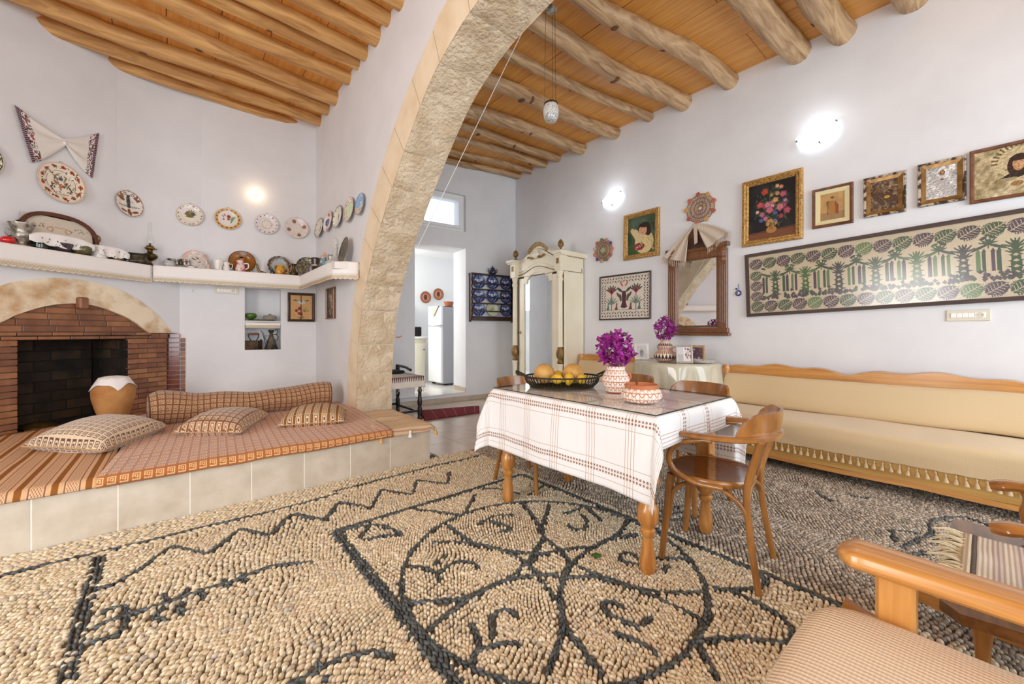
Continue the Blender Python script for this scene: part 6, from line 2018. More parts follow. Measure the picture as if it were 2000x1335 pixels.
for k in range(30):
 y = -.37 + .026 * k
 p0 = np.array([.338, y, .44])
 b.tube([p0, p0 + [.004, random.uniform(-.012, .012), -.03], p0 + [.002, random.uniform(-.02, .02), -.075]], .0022, 4)
b.build('fringe', FR, scl, kind='stuff')
q = thing('black_tray', 'folded black leather case lying on the fringed cloth by the arch', 'case', (2.36, 5.56, .612))
MB().box((0, 0, .02), (.34, .30, .036), .014).build('case', BLACK, q)
MB().box((.172, 0, .02), (.006, .06, .018), .002).build('clasp', SILVER, q)
rug = thing('red_rug', 'dark red rag rug with pale threads before the kitchen step', 'rug', (0, 0, 0))
t = NT('red_rag')
u, v, _ = t.uv()
ln = t.math('LESS_THAN', t.math('FRACT', t.math('MULTIPLY', v, 5.5)), .03)
nz = t.ramp(t.noise(t.coord('UV', (90, 12, 1)), 3), [(.35, rgb(104, 16, 28)), (.65, rgb(146, 32, 46))])
t.base(t.mix(ln, nz, rgb(196, 150, 150)))
t.b.inputs['Roughness'].default_value = .95
t.bump(t.noise(t.coord('UV', (120, 10, 1)), 3), .8, .006)
cs = np.array([(2.60, 4.90), (3.44, 4.85), (3.745, 5.285), (2.815, 5.54)])
S_, T_ = np.meshgrid(np.linspace(0, 1, 24), np.linspace(0, 1, 14))
XY = cs[0] * ((1 - S_) * (1 - T_))[..., None] + cs[1] * (S_ * (1 - T_))[..., None] + cs[2] * (S_ * T_)[..., None] + cs[3] * ((1 - S_) * T_)[..., None]
Zr = .012 + .003 * vnoise(S_ * 9, T_ * 9, 4)
o = MB().grid(np.concatenate([XY, Zr[..., None]], -1), np.stack([T_, S_], -1)).build('weave', t.m, rug, 180)
o.modifiers.new('thick', 'SOLIDIFY').thickness = .011
b = MB()
for e0, e1 in ((cs[1], cs[2]), (cs[0], cs[3])):
 out = (cs[1] - cs[0]) / np.linalg.norm(cs[1] - cs[0]) * (1 if e0 is cs[1] else -1)
 for k in range(30):
  f = (k + .5) / 30
  p0 = np.r_[e0 * (1 - f) + e1 * f, .006]
  d = np.r_[out * .03 + rng.normal(0, .008, 2), -.002]
  b.tube([p0, p0 + d], .003, 4)
b.build('fringe', M('red_fringe', rgb(130, 30, 42), .95), rug, kind='stuff')
# ------------------------------------------------------------------ wall lamps
STEEL = M('brushed_steel', rgb(170, 172, 176), .25, .95)
GLOW = M('lamp_glow_glass', rgb(240, 244, 250), .3, emis=(.90, .96, 1), es=.7)
for y, z, nm, side in ((1.105, 3.205, 'right', 1), (3.573, 3.184, 'left', 0)):
 lm = thing('wall_lamp', 'bow of frosted white glass glowing high on the right wall, ' + ('above the icons' if side else 'above the girl portrait'), 'lamp', mat=RW(y, z) @ T(0, .0, 0, 0, 0, .26))
 MB().lathe([(.05, 0), (.055, .01), (.05, .02), (0, .022)], 20).build('wall_plate', PVC, lm, 40)
 MB().lathe([(.024, .02), (.032, .05), (.03, .075), (.014, .09), (0, .094)], 16).build('bulb', M('bulb_glow', (1, 1, 1), .4, emis=(.92, .97, 1), es=5), lm, 60)
 a, bb_ = np.meshgrid(np.linspace(-1, 1, 19), np.linspace(-1, 1, 11))
 X = a * .175
 Y = bb_ * .095 * (1 - .35 * a ** 2) + .03 * a ** 2 - .03
 Z = .105 - .055 * a ** 2 - .02 * bb_ ** 2
 o = MB().grid(np.stack([X, Y, Z], -1)).build('glass_bow', GLOW, lm, 180)
 o.modifiers.new('thick', 'SOLIDIFY').thickness = .006
 for x_, y_ in ((.168, .012), (-.168, .012), (0, -.118)):
  MB().lathe([(.009, -.02), (.009, .012), (.006, .016), (0, .016)], 12, T(x_, y_, .07 if x_ else .088)).build('clip', STEEL, lm, 40)
 d = bpy.data.lights.new('wall_lamp_light', 'POINT')
 d.energy, d.color, d.shadow_soft_size = 1.2, (.88, .94, 1), .06
 o = bpy.data.objects.new('wall_lamp_light', d)
 COL.objects.link(o)
 o.location = (XR - .20, y, z + .06)
# ------------------------------------------------------------------ woven trivets
STRAW = M('woven_straw', rgb(184, 132, 80), .8, col2=rgb(150, 98, 54), vs=40)
def trivet(name, label, m, r, flowers):
 root = thing(name, label, 'wicker ornament', mat=m @ T(0, 0, .012))
 th = np.linspace(0, 2 * pi, 49)[:-1]
 for f in (.98, .70, .42, .16):
  MB().tube([(r * f * cos(a), r * f * sin(a), .004 * sin(a * 9)) for a in th], .0055, 6, True).build('ring', STRAW, root, 180)
 b = MB()
 for f0, f1, n_ in ((.70, .98, 18), (.42, .70, 14), (.16, .42, 8)):
  pts = [(r * (f0 if k % 2 else f1) * cos(pi * k / n_), r * (f0 if k % 2 else f1) * sin(pi * k / n_), .004) for k in range(2 * n_)]
  b.tube(pts, .004, 5, True)
  pts = [(r * (f1 if k % 2 else f0) * cos(pi * k / n_), r * (f1 if k % 2 else f0) * sin(pi * k / n_), -.003) for k in range(2 * n_)]
  b.tube(pts, .004, 5, True)
 b.build('lattice', STRAW, root, 180, kind='stuff')
 for k, (a, col) in enumerate(flowers):
  b = MB()
  for j in range(5):
   g = 2 * pi * j / 5
   b.ell((r * 1.0 * cos(a) + .016 * cos(g), r * 1.0 * sin(a) + .016 * sin(g), .012), (.015, .015, .006), 8, 4)
  b.build('straw_flower', M('straw_flower_%d_%d_%d' % col, rgb(*col), .8), root, 60)
 return root
fl1 = [(2 * pi * k / 11, ((206, 128, 90), (96, 76, 140), (196, 150, 130), (110, 130, 90), (190, 96, 84), (220, 180, 170))[k % 6]) for k in range(11)]
tr1 = trivet('woven_trivet', 'small woven straw ring edged with coloured straw flowers, beside the wardrobe', RW(3.762, 2.45), .165, fl1)
MB().lathe([(.04, 0), (.04, .01), (0, .014)], 16, T(0, 0, .006)).build('green_centre', M('pale_green_straw', rgb(156, 176, 120), .8), tr1, 40)
fl2 = [(2 * pi * k / 9 + .3, ((196, 110, 84), (206, 160, 90), (176, 96, 76))[k % 3]) for k in range(9)]
trivet('woven_trivet', 'large openwork straw trivet on the wall above the draped mirror', RW(2.293, 2.742), .175, fl2)
# ------------------------------------------------------------------ framed pictures of the right wall
GOLD = M('gilt_frame', rgb(206, 162, 92), .38, .4, col2=rgb(132, 92, 44), vs=60, lo=.42, hi=.66, bump=.9, bs=70, bd=.008)
GOLD2 = M('gilt_frame_inner', rgb(196, 152, 78), .35, .5, col2=rgb(150, 106, 46), vs=10)
ORN = [(0, -.012), (0, .02), (.008, .03), (.028, .034), (.04, .022), (.052, .026), (.066, .012), (.066, -.006)]
# a girl in a cream dress, plain painted sitter
c = Cv(84, 100, (58, 82, 56))
c.noise(.10, 5, 3)
c.rect(0, 0, 1, .28, (74, 104, 58), .6)
c.rect(0, .78, 1, 1, (86, 104, 84), .5)
c.ell(.60, .30, .34, .30, (226, 206, 150))
c.ell(.34, .50, .12, .20, (222, 200, 150), .5)
c.ell(.16, .66, .07, .06, (226, 178, 140))
c.line([(.16, .62), (.30, .46)], .05, (224, 200, 150))
c.ell(.60, .66, .23, .17, (44, 26, 20))
c.ell(.75, .58, .10, .13, (50, 30, 22))
c.ell(.55, .62, .145, .135, (224, 172, 136))
c.ell(.60, .76, .18, .07, (48, 28, 20))
for x in (.49, .61):
 c.ell(x, .64, .018, .010, (52, 34, 28))
 c.line([(x - .03, .67), (x + .03, .672)], .006, (70, 44, 32))
c.line([(.55, .63), (.54, .59), (.56, .585)], .006, (190, 128, 100))
c.ell(.55, .555, .04, .012, (176, 84, 76))
c.ell(.48, .59, .035, .025, (222, 150, 122))
c.ell(.62, .59, .035, .025, (222, 150, 122))
c.ell(.42, .20, .20, .10, (150, 44, 46))
for k in range(26):
 c.ell(.26 + .3 * random.random(), .12 + .13 * random.random(), .022, None, random.choice([(226, 200, 180), (176, 70, 66), (90, 40, 40)]))
for k in range(18):
 x, y = .45 + .45 * random.random(), .08 + .4 * random.random()
 c.line([(x, y), (x + .06, y - .07)], .010, (200, 176, 120))
picture('portrait_picture', 'gilt-framed needlework portrait of a dark-haired girl in cream', 'picture', RW(3.112, 2.563), .555, .652, .066, GOLD, c, ORN, .02, CANVAS)
# cross-stitch with two carnations and a vase
c = Cv(150, 116, (226, 216, 202))
for k in range(17):
 for y in (.06, .13, .87, .94):
  x = .03 + k * .058
  c.ell(x + (.012 if y in (.06, .94) else 0), y, .012, None, (64, 62, 60))
  c.line([(x, y), (x + .03, y + .03 * (-1) ** k)], .0045, (84, 80, 76))
for k in range(11):
 for x in (.04, .095, .905, .96):
  c.ell(x, .2 + k * .058, .012, None, (64, 62, 60))
  c.line([(x, .2 + k * .058), (x + .02 * (-1) ** k, .235 + k * .058)], .0045, (84, 80, 76))
c.rect(.12, .195, .88, .205, (120, 120, 112))
for x, col in ((.24, (166, 66, 60)), (.74, (150, 74, 76))):
 c.line([(x, .2), (x, .58)], .008, (70, 90, 84))
 for a in (.5, .9, 1.3, 1.84, 2.24, 2.64):
  c.leaf(x, .62, .14, .035, a, (84, 96, 92))
  c.leaf(x, .33, .15, .022, a, (120, 140, 124))
 c.poly([(x - .06, .64), (x, .76), (x + .06, .64), (x, .56)], col)
 c.poly([(x - .025, .63), (x, .70), (x + .025, .63), (x, .6)], (84, 40, 44))
c.rect(.46, .24, .54, .64, (96, 48, 54))
c.poly([(.43, .26), (.57, .26), (.53, .4), (.55, .55), (.45, .55), (.47, .4)], (92, 46, 54))
for sg in (-1, 1):
 c.leaf(.5 + sg * .04, .62, .13, .045, 1.57 - sg * .9, (60, 74, 72))
 c.leaf(.5 + sg * .02, .74, .11, .03, 1.57 - sg * .6, (206, 96, 84))
 c.leaf(.5 + sg * .06, .40, .14, .05, 1.57 - sg * .2, (76, 92, 78))
 c.leaf(.5 + sg * .1, .5, .1, .04, 1.57 - sg * .5, (110, 60, 66))
for x, col in ((.16, (84, 126, 108)), (.34, (126, 60, 66)), (.63, (126, 60, 66)), (.80, (84, 126, 108))):
 c.poly([(x - .035, .21), (x + .035, .21), (x + .02, .30), (x + .028, .36), (x, .36), (x - .01, .28)], col)
picture('cross_stitch', 'framed cross-stitch with two carnations, a vase and four birds', 'picture', RW(3.396, 1.718), .865, .665, .022, WOOD_D, c, None, .02, CANVAS)
# flowers in a gilt vase
c = Cv(96, 124, (30, 30, 34))
c.noise(.05, 6, 5)
c.poly([(0, .0), (1, .0), (1, .14), (0, .10)], (122, 74, 46))
c.poly([(0, .10), (1, .14), (1, .17), (0, .13)], (92, 56, 36))
c.ell(.5, .15, .11, .06, (176, 124, 66))
c.ell(.5, .27, .13, .07, (190, 136, 74))
c.rect(.47, .15, .53, .24, (150, 104, 56))
for k in range(130):
 a, r = random.uniform(0, 2 * pi), random.uniform(.05, .38)
 c.leaf(.5 + r * cos(a) * .95, .55 + r * sin(a), .09, .03, random.uniform(0, 6), random.choice([(58, 76, 56), (74, 92, 66), (46, 58, 48)]))
for x, y, r, col in ((.5, .62, .06, (206, 120, 126)), (.36, .58, .06, (176, 70, 84)), (.62, .77, .055, (200, 150, 110)), (.52, .56, .05, (216, 170, 150)), (.76, .54, .06, (180, 84, 110)), (.38, .36, .06, (200, 120, 140)), (.70, .36, .06, (170, 70, 90)), (.36, .84, .085, (196, 74, 54)), (.62, .90, .05, (226, 170, 120)), (.70, .87, .05, (216, 150, 110)), (.74, .74, .075, (196, 96, 116)), (.26, .62, .08, (206, 86, 92)), (.42, .60, .08, (206, 130, 150)),
      (.58, .66, .07, (220, 166, 110)), (.46, .50, .09, (206, 110, 128)), (.68, .52, .09, (214, 120, 136)), (.82, .44, .08, (190, 86, 104)), (.30, .44, .065, (196, 110, 140)), (.58, .43, .05, (90, 106, 160)),
      (.28, .34, .055, (76, 110, 160)), (.58, .30, .04, (110, 126, 176)), (.20, .50, .045, (220, 200, 150)), (.78, .62, .05, (190, 130, 160)), (.5, .76, .045, (170, 150, 90))):
 for q_, k_f in ((1.0, .62), (.8, .8), (.55, 1.0), (.3, .78)):
  for j_ in range(5):
   g_ = j_ * 1.257 + q_ * 5 + x * 40
   c.ell(x + cos(g_) * r * .55 * q_, y + sin(g_) * r * .55 * q_ / c.asp, r * .50 * q_, r * .42 * q_ / c.asp, tuple(int(v_ * (k_f + .12 * (j_ % 2))) for v_ in col), g_)
picture('flower_painting', 'gilt-framed painting of a bouquet on black, left of the icons', 'picture', RW(1.518, 2.541), .578, .737, .062, GOLD, c, ORN, .015, CANVAS_G)
# four icons
WF = M('icon_wood', rgb(128, 78, 46), .45, col2=rgb(88, 50, 28), vs=14, bump=.3)
GE = M('icon_gold', rgb(160, 120, 62), .34, .45, col2=rgb(116, 82, 40), vs=16)
CHIP = M('chipped_white_paint', rgb(190, 172, 150), .7, col2=rgb(62, 42, 28), vs=22, lo=.46, hi=.54, bump=.5, bs=60)
SPR = M('silver_print', (1, 1, 1), .28, .75, attr=True, bump=.9, bs=55, bd=.01)
c = Cv(60, 74, (190, 150, 96))
c.noise(.05, 6, 2)
c.rect(0, 0, 1, .3, (162, 126, 84))
c.ell(.5, .45, .16, .32, (140, 104, 66), .6)
c.poly([(.36, .2), (.64, .2), (.66, .6), (.5, .74), (.36, .6)], (172, 118, 50))
c.poly([(.60, .72), (.76, .5), (.74, .2), (.62, .24)], (140, 74, 50))
c.rect(.42, .06, .48, .24, (150, 116, 84))
c.rect(.53, .06, .59, .24, (150, 116, 84))
c.ell(.5, .80, .07, .06, (196, 150, 112))
c.ell(.5, .83, .075, .04, (96, 66, 42))
c.line([(.32, .2), (.30, .7)], .012, (92, 66, 44))
picture('icon_picture', 'small icon of a standing saint in armour with a cream octagonal mount', 'icon', RW(.989, 2.45), .322, .393, .028, WF, c, None, .0, CANVAS_G, inner=(M('cream_mount', rgb(222, 208, 160), .5), .038, .012))
c = Cv(54, 70, (120, 100, 84))
c.noise(.16, 11, 6)
c.noise(.12, 24, 8)
for x in (.28, .56, .78):
 c.ell(x, .38, .10, .3, (92, 72, 56), .7)
 c.ell(x, .72, .05, .045, (130, 90, 56))
 c.ell(x, .72, .075, .065, (150, 118, 70), ring=.7)
c.ell(.6, .42, .1, .05, (206, 160, 78))
picture('icon_picture', 'icon of three dark figures in embossed metal, frame of chipped paint', 'icon', RW(.61, 2.462), .287, .369, .022, CHIP, c, None, .0, SPR, inner=(GE, .03, .010))
c = Cv(54, 70, (206, 206, 206))
c.noise(.14, 9, 6)
c.noise(.12, 22, 8)
for k in range(9):
 c.rect(.05, .08 + k * .07, .95, .09 + k * .07, (140, 138, 136), .5)
c.ell(.52, .45, .20, .42, (190, 190, 190), .6)
c.ell(.53, .80, .19, .15, (226, 226, 226), ring=.55)
c.ell(.53, .80, .09, .075, (110, 74, 46))
c.ell(.53, .81, .05, .05, (196, 146, 104))
c.ell(.52, .58, .05, .03, (120, 84, 52))
picture('icon_picture', 'bright silver icon of a haloed saint, frame of chipped white paint', 'icon', RW(.253, 2.476), .281, .369, .022, CHIP, c, None, .0, SPR, inner=(GE, .03, .010))
c = Cv(120, 92, (176, 160, 124))
c.noise(.14, 8, 6)
c.noise(.12, 20, 8)
c.ell(.5, .66, .26, .30, (196, 180, 140), ring=.55)
for k in range(16):
 a = pi * k / 15
 c.line([(.5 + .24 * cos(a), .68 + .3 * sin(a)), (.5 + .3 * cos(a), .68 + .38 * sin(a))], .012, (110, 92, 62))
c.ell(.5, .58, .125, .24, (62, 40, 28))
c.ell(.5, .62, .066, .145, (186, 140, 98))
c.ell(.512, .63, .045, .12, (204, 160, 118))
c.ell(.5, .73, .10, .06, (60, 40, 28))
for x in (.47, .53):
 c.ell(x, .645, .010, .008, (70, 48, 36))
 c.line([(x - .014, .672), (x + .012, .674)], .003, (84, 58, 42))
c.line([(.5, .64), (.494, .595), (.502, .59)], .003, (150, 106, 76))
c.ell(.5, .555, .016, .008, (150, 90, 72))
c.poly([(.3, .36), (.42, .46), (.58, .46), (.7, .36)], (54, 42, 34))
c.ell(.48, .22, .07, .05, (150, 112, 74))
picture('icon_picture', 'large embossed gilt icon of a long-haired saint, cut by the right edge', 'icon', RW(-.155, 2.462), .50, .43, .026, WF, c, None, .0, M('gilt_print', (1, 1, 1), .32, .55, attr=True, bump=.8, bs=50, bd=.01))
# the long framed weaving of leaves and trees
nx, ny = 560, 172
c = Cv(nx, ny, (214, 198, 168))
G1, P1, G2 = (58, 84, 52), (78, 58, 74), (96, 130, 76)
def weave_leaf(x, y, s, col, flip):
 """a leaf as woven: a pointed blade with a cream midrib, herringbone veins and a combed edge"""
 a = .62
 ux, uy = cos(a), sin(a) / c.asp
 nx_, ny_ = -sin(a), cos(a) / c.asp
 pt = lambda f, g: (x + s * (f * ux + g * nx_), y + s * (f * uy + g * ny_))
 half = lambda f: .40 * (max(0, 1 - abs((f + .1) / .62) ** 1.9))
 fs = [-.62 + .062 * k for k in range(20)]
 c.poly([pt(f, half(f)) for f in fs] + [pt(f, -half(f)) for f in fs[::-1]], col)
 for k in range(11):
  f = -.5 + .09 * k
  for g in (1, -1):
   c.line([pt(f, g * half(f)), pt(f - .05, g * (half(f) + .10))], .0017, col)
 c.line([pt(-.6, 0), pt(.46, 0)], .0013, (206, 190, 160))
 for k in range(6):
  f = -.46 + .16 * k
  for g in (1, -1):
   c.line([pt(f, 0), pt(f + .13, g * half(f + .13) * .86)], .0009, (206, 190, 160))
lv = [P1, G1, P1, G1, (70, 60, 66), G1, P1, G2]
for k in range(17):
 x = .038 + k * .0585
 weave_leaf(x, .865, .056, lv[k % 8], 0)
 weave_leaf(x, .125, .056, lv[(k + 3) % 8], 0)
for y, k in ((.66, 1), (.48, 0), (.30, 2)):
 weave_leaf(.036, y, .050, lv[k], 0)
for k in range(8):
 x = .115 + k * .121
 col = (G1, (74, 110, 56), (62, 66, 60))[k % 3]
 c.poly([(x - .010, .24), (x + .010, .24), (x + .013, .40), (x + .008, .55), (x, .62), (x - .008, .55), (x - .013, .40)], col)
 for j in range(4):
  c.poly([(x - .026 + j * .003, .30 + j * .07), (x, .325 + j * .07), (x + .026 - j * .003, .30 + j * .07), (x, .275 + j * .07)], col)
  c.poly([(x - .007, .30 + j * .07), (x, .32 + j * .07), (x + .007, .30 + j * .07), (x, .28 + j * .07)], (200, 184, 154))
 for a in (.45, .9, 1.3, 1.57, 1.84, 2.24, 2.69):
  c.leaf(x, .60, .036, .006, a, col)
  c.leaf(x, .53, .028, .006, a, col)
 for sg in (-1, 1):
  c.leaf(x + sg * .018, .60, .052, .010, 1.57 - sg * 1.05, col)
  c.leaf(x + sg * .04, .74, .022, .010, 1.57 - sg * 1.05, col)
  for q in (.036, .050):
   c.rect(x + sg * q - .006, .34, x + sg * q + .004, .58, (G1, P1, G2)[(k + (q > .04)) % 3])
   c.poly([(x + sg * q - .007, .58), (x + sg * q, .63), (x + sg * q + .006, .58)], (G1, P1, G2)[(k + (q > .04)) % 3])
 xm = x + .0605
 c.rect(xm - .002, .62, xm + .002, .74, (66, 88, 58))
 for a in (.3, .8, 1.3, 1.84, 2.34, 2.84):
  c.leaf(xm, .68, .024, .006, a, (66, 88, 58))
 for j in range(34):
  px, py = x - .058 + .116 * random.random(), .235 + .14 * random.random() * random.random()
  c.poly([(px - .007, py), (px, py + .03), (px + .007, py), (px, py - .03)], random.choice([G1, P1, (90, 80, 84)]))
pn = picture('framed_weaving', 'very long framed weaving of green and purple leaves and trees above the sofa', 'picture', RW(.62, 1.771), 2.30, .705, .034, M('panel_frame', rgb(74, 52, 44), .5, col2=rgb(56, 38, 32), vs=9, stretch=(.3, 8, 8)), c,
    [(0, -.012), (0, .018), (.034, .014), (.034, -.004)], .012, CANVAS, True, .036, pane=PANE_S)
switch('switch_panel', 'light switches with a socket below the long woven panel', RW(.104, 1.342), .241, .092)
# evil eye charm
ey = thing('glass_charm', 'blue glass eye charm hanging between the mirror and the woven panel', 'charm', mat=RW(1.853, 1.655))
MB().tube([(0, .11, .006), (.003, .06, .006), (0, .03, .008)], .003, 5).build('cord', M('blue_cord', rgb(70, 110, 170), .8), ey, 60)
MB().ell((0, 0, .014), (.034, .034, .012), 18, 8).build('blue_disc', M('blue_glass', rgb(22, 44, 120), .1, coat=.6), ey, 180)
MB().ell((0, 0, .024), (.018, .018, .006), 14, 6).build('white_ring', CERAM, ey, 180)
MB().ell((0, 0, .029), (.009, .009, .004), 10, 6).build('pupil', M('pupil_black', rgb(16, 18, 30), .1), ey, 180)
MB().ell((-.022, .05, .01), (.012, .012, .008), 10, 6).build('bead', M('blue_glass', rgb(22, 44, 120), .1), ey, 180)
# ------------------------------------------------------------------ mirror with a pediment and a draped cloth
mi = thing('pediment_mirror', 'walnut wall mirror with fluted sides and a pointed pediment above the round table', 'mirror', mat=RW(2.33, 0) @ T(0, 0, .012, 0, 0, 0))
for x in (-.315, .315):
 MB().box((x, 1.70, .022), (.10, 1.0, .044), .005).build('side_post', WOOD_M, mi)
 for dx in (-.024, 0, .024):
  MB().lathe([(.009, 0), (.009, .68)], 8, T(x + dx, 1.32, .043, -pi / 2)).build('reed', WOOD_M, mi, 60)
 MB().lathe(catmull([(.03, 0), (.036, .03), (.028, .06), (.04, .10), (.034, .15), (.02, .17)], 3), 14, T(x, 2.05, .045, -pi / 2) @ Matrix.Diagonal((1.2, .6, 1, 1)), True, None, 1, 5, .12).build('carved_bracket', WOOD_M, mi, 60)
 MB().box((x * 1.03, 2.245, .035), (.13, .05, .07), .006).build('shoulder', WOOD_M, mi)
MB().box((0, 1.225, .026), (.76, .06, .052), .006).build('bottom_rail', WOOD_M, mi)
MB().box((0, 1.18, .036), (.80, .032, .072), .006).build('bottom_ledge', WOOD_M, mi)
MB().box((0, 2.16, .024), (.56, .10, .048), .005).build('top_rail', WOOD_M, mi)
MB().box((0, 2.22, .034), (.68, .028, .068), .005).build('top_moulding', WOOD_M, mi)
MB().prism([(-.26, 2.23), (.26, 2.23), (.235, 2.29), (.10, 2.40), (.03, 2.51), (0, 2.53), (-.03, 2.51), (-.10, 2.40), (-.235, 2.29)], 0, .04).build('pediment', WOOD_M, mi)
MB().prism([(-.17, 2.25), (.17, 2.25), (.06, 2.37), (0, 2.45), (-.06, 2.37)], .04, .052).build('pediment_panel', WOOD_D, mi)
MB().frame(.53, .86, [(0, 0), (0, .044), (.022, .03), (.022, .006)], T(0, 1.695, 0)).build('inner_frame', WOOD_M, mi)
MB().box((0, 1.695, .008), (.50, .83, .006)).build('mirror_glass', MIRR, mi)
t = NT('raw_linen')
u, v, _ = t.uv()
st = t.math('LESS_THAN', t.math('FRACT', t.math('MULTIPLY', v, 26.0)), .35)
t.base(t.mix(st, rgb(206, 190, 172), rgb(196, 178, 158)))
t.b.inputs['Roughness'].default_value = .92
t.bump(t.noise(t.coord('UV', (260, 260, 1)), 2), .5, .003)
LIN = t.m
dr = thing('draped_cloth', 'raw linen cloth with tasselled ends draped over the mirror pediment', 'cloth', mat=RW(2.33, 0))
FRG = M('linen_fringe', rgb(188, 164, 140), .95)
for nm, top, ends, base in (('left_fall', ((-.06, 2.47), (.02, 2.545)), ((-.42, 2.17), (-.10, 2.08)), .10), ('right_fall', ((-.02, 2.545), (.07, 2.43)), ((.40, 2.37), (.16, 2.21)), .10)):
 S_, T_ = np.meshgrid(np.linspace(0, 1, 22), np.linspace(0, 1, 18), indexing='ij')     # S along the fall, T across
 a0, a1 = np.array(top[0]), np.array(top[1])
 b0, b1 = np.array(ends[0]), np.array(ends[1])
 if nm == 'right_fall':
  a0, a1 = a1, a0
  b0, b1 = b1, b0
 # across: from inner lower edge to outer upper edge
 P0 = a0 * (1 - T_)[..., None] + a1 * T_[..., None]
 inner_e, outer_e = (b1, b0)
 if nm == 'right_fall':
  inner_e, outer_e = b0, b1
 P1_ = inner_e * (1 - T_)[..., None] + outer_e * T_[..., None]
 P = P0 * (1 - S_)[..., None] + P1_ * S_[..., None]
 P[..., 1] += .045 * np.sin(pi * S_) * (T_ - .25) * (1 if nm == 'right_fall' else .6)
 Zd = .10 + .018 * np.sin(T_ * pi * 4 + 1) * S_ ** .6 - .02 * S_ + .006
 o = MB().grid(np.concatenate([P, Zd[..., None]], -1), np.stack([T_, S_ * .6], -1), flip=nm == 'right_fall').build(nm, LIN, dr, 180)
 o.modifiers.new('thick', 'SOLIDIFY').thickness = .004
 for k in range(16):
  f = (k + .5) / 16
  p0 = np.array([np.interp(f, np.linspace(0, 1, 18), P[-1, :, 0]), np.interp(f, np.linspace(0, 1, 18), P[-1, :, 1]), np.interp(f, np.linspace(0, 1, 18), Zd[-1])])
  sg = -1 if nm == 'left_fall' else 1
  MB().tube([p0, p0 + [sg * .006, -.03, 0], p0 + [sg * .004 + random.uniform(-.006, .006), -.07, .004]], [.0035, .006, .002], 5).build('fringe_tassel', FRG, dr, 60)
o = MB().grid(np.array([[(.0, 2.54, .115), (.04, 2.53, .115)], [(.005, 2.40, .112), (.05, 2.42, .114)], [(.01, 2.28, .108), (.05, 2.30, .110)]]), np.array([[(0, 0), (1, 0)], [(0, .3), (1, .3)], [(0, .6), (1, .6)]])).build('hanging_end', LIN, dr, 180)
# ------------------------------------------------------------------ hanging oil lamp and its cord
hg = thing('hanging_lamp', 'hanging glass icon lamp on three long chains under the log ceiling', 'hanging lamp', (2.44, 2.39, 0))
MB().lathe([(.03, 0), (.034, .01), (.006, .02), (0, .02)], 14, T(0, 0, 4.16)).tube([(0, 0, 4.16), (0, 0, 4.06), (.012, 0, 4.03), (0, 0, 4.01)], .004, 6).build('ceiling_hook', PVC, hg, 60)
MB().lathe([(.05, 3.935), (.052, 3.945), (.03, 3.97), (.012, 3.985), (.008, 4.01), (0, 4.01)], 20).build('chain_crown', SILVER, hg, 60)
for k in range(3):
 a = 2 * pi * k / 3 + .5
 n_ = 62
 for part_ in (0,):
  b = MB()
  P0, P1v = np.array([.046 * cos(a), .046 * sin(a), 3.94]), np.array([.056 * cos(a), .056 * sin(a), 3.13])
  tt = np.linspace(0, 1, n_)
  pts = P0[None] * (1 - tt)[:, None] + P1v[None] * tt[:, None]
  for i in range(n_ - 1):
   p, q_ = pts[i], pts[i + 1]
   m_ = (p + q_) / 2
   w = np.array([cos(a + i % 2 * pi / 2), sin(a + i % 2 * pi / 2), 0]) * .004
   b.tube([p - w * 0, m_ + w, q_, m_ - w], .0013, 3, True)
  b.build('chain', PEWTER, hg, kind='stuff')
MB().lathe(catmull([(.052, 3.145), (.06, 3.12), (.066, 3.08), (.06, 3.03), (.04, 2.995), (0, 2.985)], 5), 26, None, False).build('glass_cup', CUTGLASS, hg, 180)
MB().lathe(catmull([(.0, 3.0), (.035, 3.005), (.05, 3.03), (.046, 3.05), (.0, 3.052)], 4), 22).build('oil_and_wick', M('lamp_oil', rgb(110, 112, 104), .1, .6), hg, 60)
MB().lathe([(.056, 3.13), (.060, 3.14), (.056, 3.15)], 26, None, False).build('rim_band', PEWTER, hg, 60)
o = MB().tube([(2.40, 2.42, 4.15), (2.18, 3.165, 3.125), (1.965, 3.90, 2.115)], .0035, 6).build('lamp_cord', M('white_cord', rgb(240, 238, 232), .7), None, 60)
tag(o, 'long white cord running from the ceiling down to the stone arch', 'cord')
o = MB().tube([(1.95, 4.42, 1.145), (1.99, 4.42, 1.145), (2.02, 4.42, 1.16)], .006, 6).build('wall_peg', TERRA, None, 60)
tag(o, 'short peg sticking out of the arch pier above the black stand', 'peg')
# ------------------------------------------------------------------ round table under the mirror
PINE = M('honey_pine', rgb(216, 158, 84), .3, col2=rgb(184, 122, 58), vs=4, lo=.3, hi=.7, stretch=(7, 7, .7), coat=.35, dist=.6)
PINE_Y = M('honey_pine_lengthwise', rgb(218, 160, 86), .28, col2=rgb(182, 120, 56), vs=4, lo=.3, hi=.7, stretch=(14, .5, 14), coat=.4, dist=1.0)
PALEWOOD = M('pale_wood', rgb(214, 172, 96), .35, col2=rgb(196, 148, 74), vs=4, stretch=(9, .6, 9), coat=.3)
RTX, RTY, RTZ = 4.455, 2.33, .862
rt = thing('round_table', 'round side table hidden by a cream cloth below the pediment mirror', 'table', (RTX, RTY, 0))
MB().lathe([(.44, .82), (.445, .83), (.445, .85), (.44, .855)], 40).build('table_top', WOOD_M, rt, 40)
MB().lathe(catmull([(.05, .1), (.06, .2), (.04, .4), (.06, .6), (.05, .82)], 4), 16).build('column', WOOD_M, rt, 60)
for k in range(3):
 a = 2 * pi * k / 3
 MB().tube(catmull([(.03 * cos(a), .03 * sin(a), .2), (.2 * cos(a), .2 * sin(a), .15), (.33 * cos(a), .33 * sin(a), .02)], 5), .024, 8).build('leg', WOOD_M, rt, 60)
